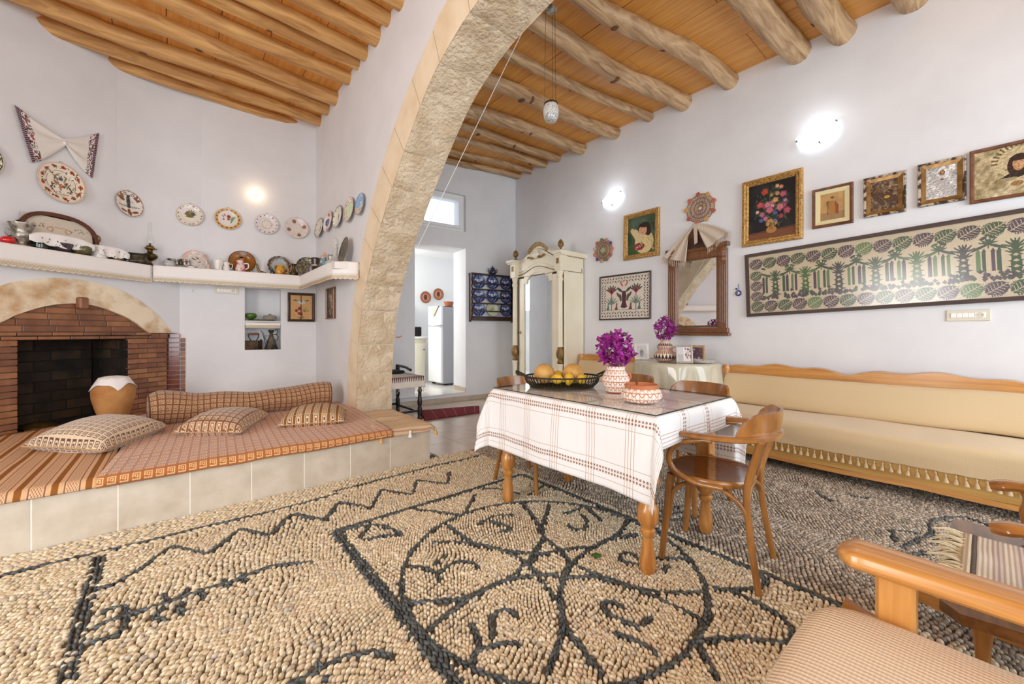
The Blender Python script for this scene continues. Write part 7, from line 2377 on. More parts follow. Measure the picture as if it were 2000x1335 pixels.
def round_cloth(name, R, z0, drop, amp, folds, mat, parent, rough=1.0, ph=0.0):
 th = np.linspace(0, 2 * pi, 121)
 rows, uv = [], []
 for r in (.01, .5, .9, 1.0):
  rows.append(np.c_[R * r * np.cos(th), R * r * np.sin(th), np.full(121, z0)])
 for f in np.linspace(.04, 1, 10):
  w = amp * f ** .8 * (np.sin(th * folds + ph + .6 * np.sin(th * 3)) + .35 * np.sin(th * (folds * 2 + 1)))
  rr = np.minimum(R + .012 + .02 * f + w, 10)
  rows.append(np.c_[rr * np.cos(th), rr * np.sin(th), np.full(121, z0 - drop * f + .015 * f * np.sin(th * 4))])
 return MB().grid(np.array(rows)).build(name, mat, parent, 180)
rcl = thing('round_tablecloth', 'long cream cloth under clear plastic on the round side table', 'tablecloth', (RTX, RTY, 0))
round_cloth('cloth', .452, RTZ, .56, .022, 11, M('cream_satin', rgb(214, 206, 184), .55, col2=rgb(204, 194, 170), vs=5, sheen=.3), rcl)
round_cloth('plastic_cover', .458, RTZ + .004, .30, .028, 9, glass_mat('clear_plastic', (.97, .98, .97), 1.55, .06), rcl, ph=1.0)
t = NT('relief_pottery')
u, v, _ = t.uv()
zig = t.math('ABSOLUTE', t.math('SUBTRACT', t.math('FRACT', t.math('MULTIPLY', u, 16.0)), .5))
w1 = t.math('GREATER_THAN', t.math('ABSOLUTE', t.math('SUBTRACT', t.math('FRACT', t.math('SUBTRACT', t.math('MULTIPLY', v, 26.0), t.math('MULTIPLY', zig, 1.3))), .5)), .09)
w2 = t.math('GREATER_THAN', t.math('ABSOLUTE', t.math('SUBTRACT', t.math('FRACT', t.math('MULTIPLY', u, 32.0)), .5)), .06)
band = t.math('GREATER_THAN', t.math('FRACT', t.math('MULTIPLY', v, 26.0)), .10)
wh = t.math('MULTIPLY', t.math('MULTIPLY', w1, band), w2)
inn = t.math('LESS_THAN', v, 10.0)
t.base(t.mix(wh, rgb(186, 112, 74), rgb(232, 224, 212)))
t.b.inputs['Roughness'].default_value = .75
t.bump(wh, .6, .004)
RELIEF = t.m
t = NT('relief_pottery_dark')
u, v, _ = t.uv()
tri = t.math('GREATER_THAN', t.math('MULTIPLY', t.math('ABSOLUTE', t.math('SUBTRACT', t.math('FRACT', t.math('MULTIPLY', u, 20.0)), .5)), 2.0), t.math('FRACT', t.math('MULTIPLY', v, 17.0)))
bands = t.ramp(t.math('FRACT', t.math('MULTIPLY', v, 5.7)), [(0, 0.0), (.33, 1.0), (.66, 0.0)], True)
lc_ = t.mix(tri, rgb(226, 206, 188), rgb(46, 38, 36))
lc2 = t.mix(t.math('GREATER_THAN', t.math('SINE', t.math('MULTIPLY', u, 190.0)), .3), rgb(222, 196, 178), rgb(150, 92, 66))
t.base(t.mix(bands, lc2, lc_))
t.b.inputs['Roughness'].default_value = .6
RELIEF_D = t.m
BOUG = M('bougainvillea_bract', rgb(166, 30, 146), .55, col2=rgb(106, 10, 96), vs=26, lo=.35, hi=.7)
LEAFG = M('leaf_green', rgb(86, 122, 58), .5, col2=rgb(54, 86, 36), vs=20)
STEMG = M('stem_brown', rgb(110, 92, 58), .7)
def bouquet_of(root, z0, rx, rz, zc, n, seed, nl=14):
 rr = np.random.default_rng(seed)
 b, c_ = MB(), MB()
 for k in range(n):
  d = rr.normal(0, 1, 3)
  d /= np.linalg.norm(d)
  rad = rr.uniform(.35, 1.05) ** .6
  p = np.array([d[0] * rx * rad, d[1] * rx * rad, zc + d[2] * rz * rad])
  if p[2] < z0 - .02:
   p[2] = z0 + rr.uniform(-.03, .05)
  m0 = Matrix.Translation(p) @ Vector(d + np.array([0, 0, .2]) + rr.normal(0, .5, 3)).to_track_quat('Z', 'Y').to_matrix().to_4x4()
  s = rr.uniform(.015, .024)
  a0 = rr.uniform(0, 6)
  for j in range(3):
   g = a0 + 2 * pi * j / 3
   u_, w_ = np.array([cos(g), sin(g), .45]), np.array([-sin(g), cos(g), 0])
   q = [np.zeros(3), u_ * s * .6 + w_ * s * .55 + [0, 0, s * .15], u_ * s * 1.5, u_ * s * .6 - w_ * s * .55 + [0, 0, s * .15], u_ * s * .75 + [0, 0, -s * .12]]
   b.add(q, [(0, 4, 1), (4, 2, 1), (0, 3, 4), (4, 3, 2)], m=m0)
 b.build('bracts', BOUG, root, None, kind='stuff')
 for k in range(nl):
  a, h = rr.uniform(0, 2 * pi), rr.uniform(z0, zc + rz * 1.05)
  r_ = rx * rr.uniform(.6, 1.1) * max(.2, 1 - abs(h - zc) / (rz * 1.4))
  m0 = T(r_ * cos(a), r_ * sin(a), h, rr.uniform(-.8, .8), rr.uniform(-.8, .8), a)
  L, W = .034, .013
  MB().add([(0, 0, 0), (L * .5, W, .004), (L, 0, -.004), (L * .5, -W, .004), (L * .5, 0, -.002)], [(0, 4, 1), (4, 2, 1), (0, 3, 4), (4, 3, 2)], m=m0).build('leaf', LEAFG, root)
 for k in range(7):
  a = 2 * pi * k / 7
  MB().tube(catmull([(.012 * cos(a), .012 * sin(a), z0 - .06), (.02 * cos(a), .02 * sin(a), z0 + .02), (rx * .6 * cos(a + .4), rx * .6 * sin(a + .4), zc)], 4), .0025, 5).build('stem', STEMG, root)
v2 = thing('bougainvillea_vase', 'two-tiered dark-patterned vase of purple bougainvillea on the round table', 'vase', (4.29, 2.38, RTZ + .008))
p_ = catmull([(.07, 0), (.105, .025), (.125, .06), (.11, .095), (.072, .125), (.085, .15), (.088, .175), (.06, .205), (.045, .225), (.055, .245), (.046, .245), (.036, .22)], 4)
MB().lathe(p_, 32).build('pot', RELIEF_D, v2, 60)
bouquet_of(v2, .25, .125, .135, .38, 150, 3, 18)
# framed photographs and a glass dish on the round table
SILF = M('photo_frame_silver', rgb(196, 190, 180), .35, .5)
def photo(name, label, x, y, w, h, rz, fmat, pic, fw=.018, lean=.22):
 root = thing(name, label, 'photo frame', mat=T(x, y, RTZ + .006, 0, 0, rz) @ T(0, 0, 0, pi / 2 - lean, 0, 0))
 MB().frame(w, h, [(0, -.006), (0, .006), (fw * .5, .010), (fw, .005), (fw, -.003)], T(0, h / 2 + .001, 0)).build('frame', fmat, root)
 pic.sheet('photograph', w - 2 * fw + .003, h - 2 * fw + .003, CANVAS_G, root, T(0, h / 2, -.001))
 MB().box((0, h / 2, -.007), (w - .01, h - .01, .004)).build('backing', BLACK, root)
 MB().add([(-.015, h * .7, -.009), (.015, h * .7, -.009), (.015, .0, -.07), (-.015, .0, -.07)], [(0, 1, 2, 3)]).build('strut', BLACK, root)
 return root
c = Cv(28, 34, (206, 206, 204))
c.ell(.5, .36, .2, .3, (150, 152, 154))
c.ell(.5, .7, .09, .08, (176, 170, 166))
c.rect(.3, .4, .7, .62, (110, 112, 116), .5)
pf = photo('photo_frame', 'white photo frame with a grey standing figure, left on the round table', 4.36, 2.72, .165, .20, -.85, M('photo_frame_white', rgb(226, 224, 218), .3), c, .03)
c = Cv(30, 24, (206, 176, 170))
c.ell(.5, .4, .3, .35, (176, 140, 136), .6)
c.noise(.06, 6, 3)
photo('photo_frame', 'pink filigree photo frame standing behind the dark vase', 4.58, 2.36, .17, .17, -.75, M('pink_filigree', rgb(206, 170, 160), .4, .3, bump=.9, bs=90), c, .025)
c = Cv(40, 34, (214, 204, 200))
c.rect(0, 0, .46, 1, (196, 196, 196))
c.rect(.46, 0, .52, 1, (226, 220, 214))
c.rect(.04, .05, .42, .5, (176, 172, 168))
for k in range(14):
 c.ell(.58 + .36 * random.random(), .1 + .8 * random.random(), .06, None, random.choice([(176, 130, 120), (96, 70, 90), (206, 170, 150), (120, 110, 120)]))
photo('photo_frame', 'silver double photo frame leaning in front of the others', 4.235, 2.12, .17, .195, -.95, SILF, c, .016, .3)
c = Cv(30, 34, (66, 48, 60))
for k in range(12):
 c.ell(random.random(), random.random(), .1, None, random.choice([(46, 34, 46), (176, 130, 120), (96, 60, 76)]))
photo('photo_frame', 'bronze filigree photo frame with a dark picture at the right', 4.47, 2.10, .17, .19, -1.1, M('bronze_filigree', rgb(176, 140, 100), .4, .6, bump=.9, bs=90), c, .026)
gd = thing('glass_dish', 'round cut-glass dish at the right edge of the round table', 'dish', (4.40, 1.985, RTZ + .008))
MB().lathe([(.085, 0), (.11, .008), (.12, .035), (.114, .035), (.10, .012), (0, .008)], 36, None, True, None, 1, 18, .02).build('dish', CUTGLASS, gd, 60)
# ------------------------------------------------------------------ wooden settles with beige covers
t = NT('beige_weave')
tc = t.coord('UV', (1, 1, 1))
ch_ = t.n('ShaderNodeTexChecker')
ch_.inputs['Scale'].default_value = 170
t.l(tc, ch_.inputs['Vector'])
ch_.inputs[1].default_value = (*rgb(224, 200, 160), 1)
ch_.inputs[2].default_value = (*rgb(206, 180, 138), 1)
t.base(ch_.outputs[0])
t.b.inputs['Roughness'].default_value = .9
t.b.inputs['Sheen Weight'].default_value = .2
t.bump(ch_.outputs[1], .3, .002)
BEIGE = t.m
TASB = M('beige_tassel', rgb(204, 178, 138), .95)
def settle(label, y0, y1, xf, zt, clabel, clabel2, tassels=True, first=None):
 """y0 is the far (left) end; the back stands against the right wall"""
 L = y0 - y1
 yc = (y0 + y1) / 2
 root = thing('wooden_settle', label, 'sofa', (0, yc, 0))
 # wavy top rail
 yy = np.linspace(L / 2, -L / 2, 90)
 hump = np.abs(np.sin((L / 2 - yy) / max(L / max(round(L / 1.0), 1), .3) * pi))
 top = zt - .04 + .05 * hump ** .8 + .012 * np.sin((L / 2 - yy) * 16)
 G = []
 for x, lo in ((4.845, 0), (4.845, 1), (4.875, 1.15), (4.905, 1), (4.905, 0)):
  z = np.where(lo == 0, zt - .15, top + (lo - 1) * .05)
  G.append(np.c_[np.full(90, x), yy, z])
 MB().grid(np.array(G), flip=True).build('top_rail', PINE_Y, root, 50)
 for y in (L / 2, -L / 2):
  MB().box((4.84, y, zt / 2 - .02), (.07, .06, zt - .05), .01).build('back_post', PINE, root)
  MB().lathe([(.034, -.05), (.042, -.02), (.042, .02), (.034, .05)], 16, T(4.85, y, zt - .06, 0, pi / 2 * 0, 0)).build('post_knob', PINE, root, 40)
  MB().box((xf + .04, y, .21), (.07, .06, .42), .01).build('front_leg', PINE, root)
  MB().box(((xf + 4.84) / 2, y, .20), (4.80 - xf, .035, .13), .006).build('side_rail', PINE, root)
 MB().box((4.87, 0, .5), (.02, L - .04, .5), .004).build('back_board', PINE_Y, root)
 # front rail: pale board over a darker wavy edge
 MB().box((xf + .012, 0, .185), (.022, L - .02, .15), .004).build('front_board', PALEWOOD, root)
 y2 = np.linspace(L / 2, -L / 2, 80)
 lo2 = .085 - .010 * np.abs(np.sin(y2 * 3.2))
 G = [np.c_[np.full(80, xf - .004), y2, lo2 + .045 - .008 * np.abs(np.sin(y2 * 3.2))], np.c_[np.full(80, xf - .006), y2, lo2], np.c_[np.full(80, xf + .03), y2, lo2], np.c_[np.full(80, xf + .03), y2, lo2 + .05]]
 MB().grid(np.array(G)).build('lower_edge', PINE_Y, root, 30)
 MB().box(((xf + 4.84) / 2, 0, .26), (4.84 - xf, L - .06, .03)).build('seat_board', PINE_Y, root)
 # back cushion, a thing that lies loose on the seat
 n = max(int(L / .05), 14)
 yb = np.linspace(L / 2 - .02, -L / 2 + .02, n)
 prof = np.array([(4.80, .43), (4.69, .44), (4.68, .52), (4.72, .62), (4.76, zt - .14), (4.79, zt - .105), (4.832, zt - .115), (4.842, .50), (4.80, .43)])
 pc = catmull(prof, 4)
 wob = .006 * vnoise(yb * 3, yb * 0, 5)
 G = np.stack([np.c_[np.full(n, x) + wob, yb + yc, np.full(n, z) + wob] for x, z in pc], 0)
 ln = np.r_[0, np.cumsum(np.hypot(*np.diff(pc, axis=0).T))]
 UV = np.stack([np.repeat(ln[:, None], n, 1), np.repeat((yb)[None], len(pc), 0)], -1)
 cu = thing('back_cushion', clabel, 'cushion', (0, 0, 0))
 mb = MB().grid(G, UV)
 for j in (0, -1):
  ring = G[:, j]
  mb.add(ring[:-1], [tuple(range(len(ring) - 1)) if j == 0 else tuple(range(len(ring) - 1))[::-1]], ring[:-1, [0, 2]])
 mb.build('cover', BEIGE, cu, 60)
 # seat cover falling over the front, with tassels
 sc_ = thing('seat_cover', clabel2, 'cover', (0, 0, 0))
 pr_ = np.array([(4.80, .425), (4.6, .432), (4.3, .438), (xf + .06, .438), (xf + .005, .43), (xf - .022, .40), (xf - .028, .33), (xf - .024, .27), (xf - .022, .232)])
 pc = catmull(pr_, 3)
 n = max(int(L / .04), 20)
 yb = np.linspace(L / 2 - .01, -L / 2 + .01, n)
 G = []
 for i, (x, z) in enumerate(pc):
  f = i / (len(pc) - 1)
  w = .008 * vnoise(yb * 2.2, yb * 0 + f * 3, 11) + .005 * vnoise(yb * 6, yb * 0 + f * 5, 4)
  G.append(np.c_[np.full(n, x) - (w if f > .7 else 0 * w), yb + yc, np.full(n, z) + (w if f < .75 else 0) + (.012 * np.abs(np.sin(yb * 26)) * (i == len(pc) - 1))])
 ln = np.r_[0, np.cumsum(np.hypot(*np.diff(pc, axis=0).T))]
 UV = np.stack([np.repeat(ln[:, None], n, 1), np.repeat((yb)[None], len(pc), 0)], -1)
 o = MB().grid(np.array(G), UV, flip=False).build('cloth', BEIGE, sc_, 180)
 md = o.modifiers.new('thick', 'SOLIDIFY')
 md.thickness = .006
 MB().box((4.46, yc, .35), (.76, L - .08, .14), .03).build('seat_pad', BEIGE, sc_)
 if tassels:
  k = 0
  y = y0 - .05
  src = None
  while y > max(y1, -.75):
   if src is None:
    src = MB().lathe([(0, .03), (.005, .026), (.007, .018), (.004, .012), (.013, -.016), (.016, -.03), (.0, -.03)], 8).tube([(0, 0, .03), (0, 0, .045)], .0015, 4).build('tassel', TASB, sc_, 60)
    o = src
   else:
    o = src.copy()
    COL.objects.link(o)
   o.location = (xf - .026, y, .205 + random.uniform(-.003, .003))
   o.rotation_euler = (random.uniform(-.15, .15), random.uniform(-.1, .1), random.uniform(0, 3))
   y -= .046
   k += 1
 return root
settle('long wooden settle with a wavy honey-coloured top rail along the right wall', 1.935, -1.3, 4.05, .84,
  'long beige back cushion of the settle below the woven panel', 'beige seat cover edged with tassels on the long settle')
settle('short wooden settle half hidden between the wardrobe and the round table', 4.08, 2.86, 4.22, .875,
  'beige back cushion of the short settle beside the wardrobe', 'beige seat cover of the short settle beside the wardrobe', False)
# ------------------------------------------------------------------ dining table
TX0, TX1, TY0, TY1, TZ = 1.712, 2.575, .994, 2.247, .80
TCX, TCY, HX, HY = (TX0 + TX1) / 2, (TY0 + TY1) / 2, (TX1 - TX0) / 2, (TY1 - TY0) / 2
tbl = thing('dining_table', 'dining table with stout turned honey-wood legs in the middle of the mosaic', 'table', (TCX, TCY, 0))
LEGW = M('table_leg_wood', rgb(206, 146, 76), .28, col2=rgb(170, 106, 48), vs=4, stretch=(8, 8, .8), coat=.4)
MB().box((0, 0, TZ - .022), (2 * HX - .02, 2 * HY - .02, .036), .006).build('table_top', LEGW, tbl)
for x in (-HX + .12, HX - .12):
 MB().box((x, 0, TZ - .09), (.025, 2 * HY - .26, .09), .003).build('apron', LEGW, tbl)
for y in (-HY + .12, HY - .12):
 MB().box((0, y, TZ - .09), (2 * HX - .26, .025, .09), .003).build('apron', LEGW, tbl)
for x in (-.335, .30):
 for y in (-.525, .575):
  lg = MB()
  m = T(x, y, 0)
  lg.box((x, y, .60), (.082, .082, .32), .006)
  lg.lathe(catmull([(.030, 0), (.036, .02), (.04, .05), (.034, .10), (.026, .17), (.028, .19)], 4), 18, m)
  lg.lathe([(.028, .185), (.037, .20), (.037, .215), (.028, .225)], 18, m)
  lg.lathe([(.026, .22), (.053, .26), (.053, .325), (.028, .365)], 8, m @ T(rz=pi / 8))
  lg.lathe([(.028, .36), (.038, .37), (.038, .385), (.03, .395), (.032, .40)], 18, m)
  lg.lathe(catmull([(.034, .395), (.04, .41), (.04, .425), (.036, .44), (.052, .45)], 3), 18, m)
  lg.build('leg', LEGW, tbl, 40)
t = NT('tablecloth_weave')
u, v, _ = t.uv()                                     # u across (x), v along (y), metres from the table centre
BR = rgb(188, 152, 122)
DBR = rgb(124, 84, 62)
def bands(t, c, centres, half):
 m = None
 for q in centres:
  b_ = t.math('LESS_THAN', t.math('ABSOLUTE', t.math('SUBTRACT', c, q)), half)
  m = b_ if m is None else t.math('MAXIMUM', m, b_)
 return m
fc = (-.475, -.745, -.18, .07, .50, .76)
lines = bands(t, u, [c_ + d for c_ in fc for d in (-.045, .045)], .0015)
cl_ = [-.74, -.50, -.25, 0.0, .25, .50, .66]
cross = bands(t, v, [c_ + d for c_ in cl_ for d in (-.026, -.009, .009, .026)], .0019)
fl_ = bands(t, u, fc, .0192)
du = t.math('SUBTRACT', t.math('FRACT', t.math('MULTIPLY', t.math('ADD', u, .475), 52.0)), .5)
dv = t.math('SUBTRACT', t.math('FRACT', t.math('MULTIPLY', v, 52.0)), .5)
dd = t.math('ADD', t.math('MULTIPLY', du, du), t.math('MULTIPLY', dv, dv))
dot = t.math('MULTIPLY', t.math('LESS_THAN', dd, .085), t.math('GREATER_THAN', dd, .006))
dm = t.math('MULTIPLY', fl_, dot)
soft = t.math('MULTIPLY', t.math('MAXIMUM', lines, cross), .8)
base_ = t.mix(soft, rgb(238, 238, 238), BR)
base_ = t.mix(t.math('MULTIPLY', fl_, .18), base_, rgb(200, 150, 110))
t.base(t.mix(dm, base_, DBR))
t.b.inputs['Roughness'].default_value = .85
t.bump(t.noise(t.coord('UV', (1, 1, 1)), 300, 2), .15, .002)
CLOTHM = t.m
clo = thing('tablecloth', 'white tablecloth with brown stripes and flower bands on the dining table', 'tablecloth', (TCX, TCY, TZ))
P_, Q_ = np.meshgrid(np.linspace(-HX - .40, HX + .40, 120), np.linspace(-HY - .15, HY + .20, 130), indexing='ij')
dx, dy = np.maximum(np.abs(P_) - HX, 0), np.maximum(np.abs(Q_) - HY, 0)
rho = np.hypot(dx, dy)
ca_, sa_ = np.where(rho > 0, dx / np.maximum(rho, 1e-9), 0), np.where(rho > 0, dy / np.maximum(rho, 1e-9), 0)
corner = np.minimum(ca_, sa_) * 2
out = .012 * np.clip(rho / .03, 0, 1) + rho * (.05 + .22 * corner)
out = out + .012 * np.sin(Q_ * 9 + 1) * np.clip(dx / .2, 0, 1) * (ca_ > .5) + .010 * np.sin(P_ * 11) * np.clip(dy / .2, 0, 1) * (sa_ > .5)
Xc = np.clip(P_, -HX, HX) + np.sign(P_) * ca_ * out
Yc = np.clip(Q_, -HY, HY) + np.sign(Q_) * sa_ * out
Zc = .004 - np.where(rho > 0, np.sqrt(np.maximum(rho ** 2 - (out * .8) ** 2, 0)), 0) + .004 * vnoise(P_ * 8, Q_ * 8, 2) * (rho > .05)
o = MB().grid(np.stack([Xc, Yc, Zc], -1), np.stack([P_, Q_], -1)).build('cloth', CLOTHM, clo, 180)
o.modifiers.new('thick', 'SOLIDIFY').thickness = .002
gl = thing('glass_table_top', 'clear glass sheet lying on the dining table cloth', 'glass', (TCX, TCY, TZ + .008))
hx_, hy_ = HX - .003, HY - .003
MB().add([(-hx_, -hy_, .006), (hx_, -hy_, .006), (hx_, hy_, .006), (-hx_, hy_, .006)], [(0, 1, 2, 3)]).build('pane', PANE, gl)
MB().frame(2 * HX - .002, 2 * HY - .002, [(0, .001), (0, .0055), (.002, .0062), (.003, .0062)]).build('edge', M('glass_edge', rgb(40, 62, 54), .1), gl)
TT = TZ + .0145
# ------------------------------------------------------------------ bentwood armchairs
BENT = M('bentwood', rgb(174, 118, 58), .26, col2=rgb(130, 82, 36), vs=3, lo=.3, hi=.7, stretch=(4, 4, 1.2), coat=.45)
t = NT('seat_veneer')
w_ = t.n('ShaderNodeTexWave')
w_.inputs['Scale'].default_value = 14
w_.inputs['Distortion'].default_value = 4
w_.inputs['Detail'].default_value = 2
t.l(t.coord('Object', (1, .25, 1)), w_.inputs['Vector'])
t.base(t.ramp(w_.outputs[1], [(0, rgb(84, 42, 16)), (.6, rgb(112, 60, 24)), (1, rgb(140, 82, 34))]))
t.b.inputs['Roughness'].default_value = .16
t.b.inputs['Coat Weight'].default_value = .6
SEATV = t.m
def make_chair(label, m):
 ch = thing('bentwood_armchair', label, 'chair', mat=m, group=None)
 n = 40
 th = np.linspace(0, 2 * pi, n, endpoint=False)
 sx = .215 * np.sign(np.cos(th)) * np.abs(np.cos(th)) ** .86
 sy = .205 * np.sign(np.sin(th)) * np.abs(np.sin(th)) ** .86 + .01
 ring = lambda k, z: np.c_[sx * k, sy * k, np.full(n, z)]
 G = np.array([ring(1.0, .445), ring(1.02, .455), ring(1.02, .470), ring(.985, .478), ring(.93, .476)])
 MB().grid(G, wrapv=True, flip=True).build('seat_rim', BENT, ch, 50)
 G = np.array([ring(.94, .476), ring(.8, .470), ring(.5, .464), ring(.02, .462)])
 MB().grid(G, wrapv=True, flip=True).build('seat', SEATV, ch, 180)
 MB().prism([(a * .97, b_ * .97) for a, b_ in zip(sx, sy)], .446, .458).build('seat_underside', BENT, ch)
 for sg in (-1, 1):
  MB().tube(catmull([(sg * .19, .205, .0), (sg * .175, .185, .22), (sg * .16, .165, .45)], 6), np.linspace(.0155, .021, 13), 10).build('front_leg', BENT, ch, 60)
  MB().tube(catmull([(sg * .20, -.245, .0), (sg * .175, -.205, .25), (sg * .165, -.19, .45), (sg * .185, -.225, .60), (sg * .205, -.255, .70)], 6), np.linspace(.0155, .0155, 25), 10).build('rear_leg', BENT, ch, 60)
  # bent loop carrying the arm
  MB().tube(catmull([(sg * .215, -.10, .452), (sg * .226, .03, .456), (sg * .236, .12, .50), (sg * .25, .145, .57), (sg * .256, .10, .64), (sg * .258, .0, .675), (sg * .258, -.06, .682)], 6), .0135, 10).build('arm_loop', BENT, ch, 60)
  for y_ in (0,):
   MB().tube(catmull([(sg * .168, .17, .22), (sg * .172, .15, .36), (sg * .175, .08, .425), (sg * .175, -.02, .436), (sg * .175, -.10, .425), (sg * .178, -.18, .36), (sg * .184, -.212, .20)], 6), .0105, 8).build('side_hoop', BENT, ch, 60)
  MB().tube(catmull([(sg * .055, -.19, .455), (sg * .060, -.215, .56), (sg * .09, -.262, .70)], 6), [(.006, .018)] * 13, 8, up=(0, 1, 0)).build('back_splat', BENT, ch, 60)
 MB().tube(catmull([(-.165, .185, .20), (-.15, .175, .36), (-.08, .172, .425), (0, .172, .437), (.08, .172, .425), (.15, .175, .36), (.165, .185, .20)], 6), .0105, 8).build('front_hoop', BENT, ch, 60)
 MB().tube(catmull([(-.18, -.21, .20), (-.16, -.195, .36), (-.08, -.186, .425), (0, -.185, .437), (.08, -.186, .425), (.16, -.195, .36), (.18, -.21, .20)], 6), .0105, 8).build('rear_hoop', BENT, ch, 60)
 P = catmull([(-.262, .17, .70), (-.268, .08, .70), (-.265, -.05, .70), (-.235, -.17, .702), (-.15, -.255, .704), (0, -.285, .705), (.15, -.255, .704), (.235, -.17, .702), (.265, -.05, .70), (.268, .08, .70), (.262, .17, .70)], 6)
 k = len(P)
 wv = np.full((k, 2), (.0125, .027))
 wv[:4, 1] = (.014, .022, .027, .029)
 wv[-4:, 1] = (.029, .027, .022, .014)
 sec = [(1, -.7), (1, .7), (.6, 1), (-.6, 1), (-1, .7), (-1, -.7), (-.6, -1), (.6, -1)]
 MB().tube(P, wv, 8, up=(0, 0, 1), sect=sec).build('arm_rail', BENT, ch, 50)
 # tall curved back board with sloped ends
 a = np.linspace(-1.02, 1.02, 33)
 bx, by = .262 * np.sin(a), -.02 - .262 * np.cos(a)
 tp_ = .822 - .055 * np.clip((np.abs(a) - .72) / .30, 0, 1) ** 1.2 - .03 * (np.abs(a) > .98)
 nrm = np.c_[np.sin(a), -np.cos(a)]
 G = []
 for off, lo in ((.012, 1), (.016, 0), (.010, -1), (-.004, -1), (-.010, 0), (-.012, 1)):
  z = np.where(lo == 1, .712, np.where(lo == 0, (tp_ + .712) / 2, tp_))
  G.append(np.c_[bx + nrm[:, 0] * off, by + nrm[:, 1] * off - .02 * (z - .712) / .1, z])
 bm_ = MB().grid(np.array(G))
 for j in (0, -1):
  bm_.add(np.array(G)[:, j], [tuple(range(6)) if j else tuple(range(6))[::-1]])
 bm_.build('back_board', BENT, ch, 50)
 return ch
ch0 = make_chair('bentwood armchair pulled up to the near end of the table, seen whole', T(2.20, .945, 0, 0, 0, radians(8.5)))
copy_thing(ch0, T(2.21, 2.36, 0, 0, 0, radians(184)), 'bentwood armchair at the far end of the dining table')
copy_thing(ch0, T(2.80, 1.40, 0, 0, 0, radians(86)), 'bentwood armchair on the sofa side of the table, behind the ashtray')
copy_thing(ch0, T(2.92, 2.04, 0, 0, 0, radians(94)), 'bentwood armchair on the sofa side of the table, behind the white vase')
# ------------------------------------------------------------------ on the table: fruit basket, vase, ashtray
WIRE = M('dark_wire', rgb(58, 54, 42), .45, .6)
bk = thing('fruit_basket', 'oval dark wire fruit basket on the glass of the dining table', 'basket', (2.09, 1.94, TT), -radians(40))
ell_ = lambda a, b_, z, n=60: [(a * cos(q), b_ * sin(q), z) for q in np.linspace(0, 2 * pi, n, endpoint=False)]
MB().tube(ell_(.262, .20, .078), .006, 8, True).build('rim', WIRE, bk, 180)
MB().tube(ell_(.22, .162, .006), .006, 8, True).build('base_ring', WIRE, bk, 180)
MB().tube(ell_(.20, .145, .012), .004, 6, True).build('inner_ring', WIRE, bk, 180)
src = None
for k in range(56):
 q = 2 * pi * k / 56
 b = MB().tube(catmull([(.22 * cos(q), .162 * sin(q), .008), (.252 * cos(q), .192 * sin(q), .04), (.262 * cos(q), .20 * sin(q), .076)], 3), [(.0016, .0042)] * 7, 6, up=(-sin(q), cos(q), 0))
 b.build('basket_rib', WIRE, bk, 60)
for k in range(-5, 6):
 y = .026 * k
 h = .20 * sqrt(max(0, 1 - (y / .145) ** 2))
 if h > .02:
  MB().tube([(-h, y, .010), (h, y, .010)], .003, 5).build('bottom_wire', WIRE, bk)
for sg in (-1, 1):
 for dz in (0, .012):
  MB().tube(catmull([(sg * .255, -.05, .08), (sg * .31, -.045, .095 + dz), (sg * .325, 0, .10 + dz), (sg * .31, .045, .095 + dz), (sg * .255, .05, .08)], 5), .005, 6).build('handle', WIRE, bk, 60)
MELON = M('melon_skin', rgb(208, 164, 92), .6, col2=rgb(188, 140, 70), vs=16, bump=.35, bs=110, bd=.004)
LEMON = M('lemon_skin', rgb(232, 192, 64), .4, col2=rgb(216, 172, 44), vs=12, bump=.25, bs=140, bd=.002)
for nm, x, y, z, r in (('left', 2.005, 2.03, TT + .094, .074), ('right', 2.17, 1.905, TT + .093, .076)):
 q = thing('melon', 'round netted yellow melon, the %s one of two in the wire basket' % nm, 'melon', (x, y, z), .4)
 MB().ell((0, 0, 0), (r * 1.02, r, r * .93), 28, 18).build('rind', MELON, q, 180)
 MB().lathe([(.008, 0), (.006, .008), (0, .009)], 8, T(r * .98, .0, .0, 0, pi / 2, 0)).build('stalk_scar', STEMG, q)
lp_ = catmull([(0, -.048), (.008, -.044), (.018, -.036), (.032, -.015), (.034, .005), (.026, .026), (.012, .038), (.008, .045), (0, .047)], 3)
for x, y, z, rz, lb in ((1.995, 1.895, .068, .5, 'lemon at the left front of the wire basket'), (2.075, 1.86, .066, 1.9, 'lemon in the middle front of the wire basket, tip up'), (2.13, 1.79, .066, -.4, 'lemon at the right front of the wire basket'),
      (2.13, 2.02, .075, .9, 'lemon tucked behind, between the two melons')):
 q = thing('lemon', lb, 'lemon', (x, y, TT + z), rz, rot=(pi / 2 if 'tip' not in lb else .3, 0, rz))
 MB().lathe(lp_, 18, None, False).build('peel', LEMON, q, 180)
v1 = thing('bougainvillea_vase', 'white-patterned clay vase of purple bougainvillea on the dining table', 'vase', (2.185, 1.555, TT))
p_ = catmull([(.055, 0), (.06, .006), (.072, .03), (.086, .07), (.084, .10), (.066, .132), (.058, .15), (.062, .166), (.055, .166), (.05, .145)], 4)
MB().lathe(p_, 36).build('pot', RELIEF, v1, 60)
for sg in (1,):
 MB().tube(catmull([(.070, 0, .122), (.088, 0, .118), (.092, 0, .096), (.084, 0, .085)], 4), .008, 8, m=T(rz=-.9)).build('lug', TERRA, v1, 60)
MB().lathe([(.058, .001), (.060, .006), (.058, .009)], 30).build('foot_ring', TERRA, v1, 60)
bouquet_of(v1, .17, .122, .12, .275, 210, 5, 14)
for k, (x, y) in enumerate(((.09, -.05), (-.09, .07))):
 pass
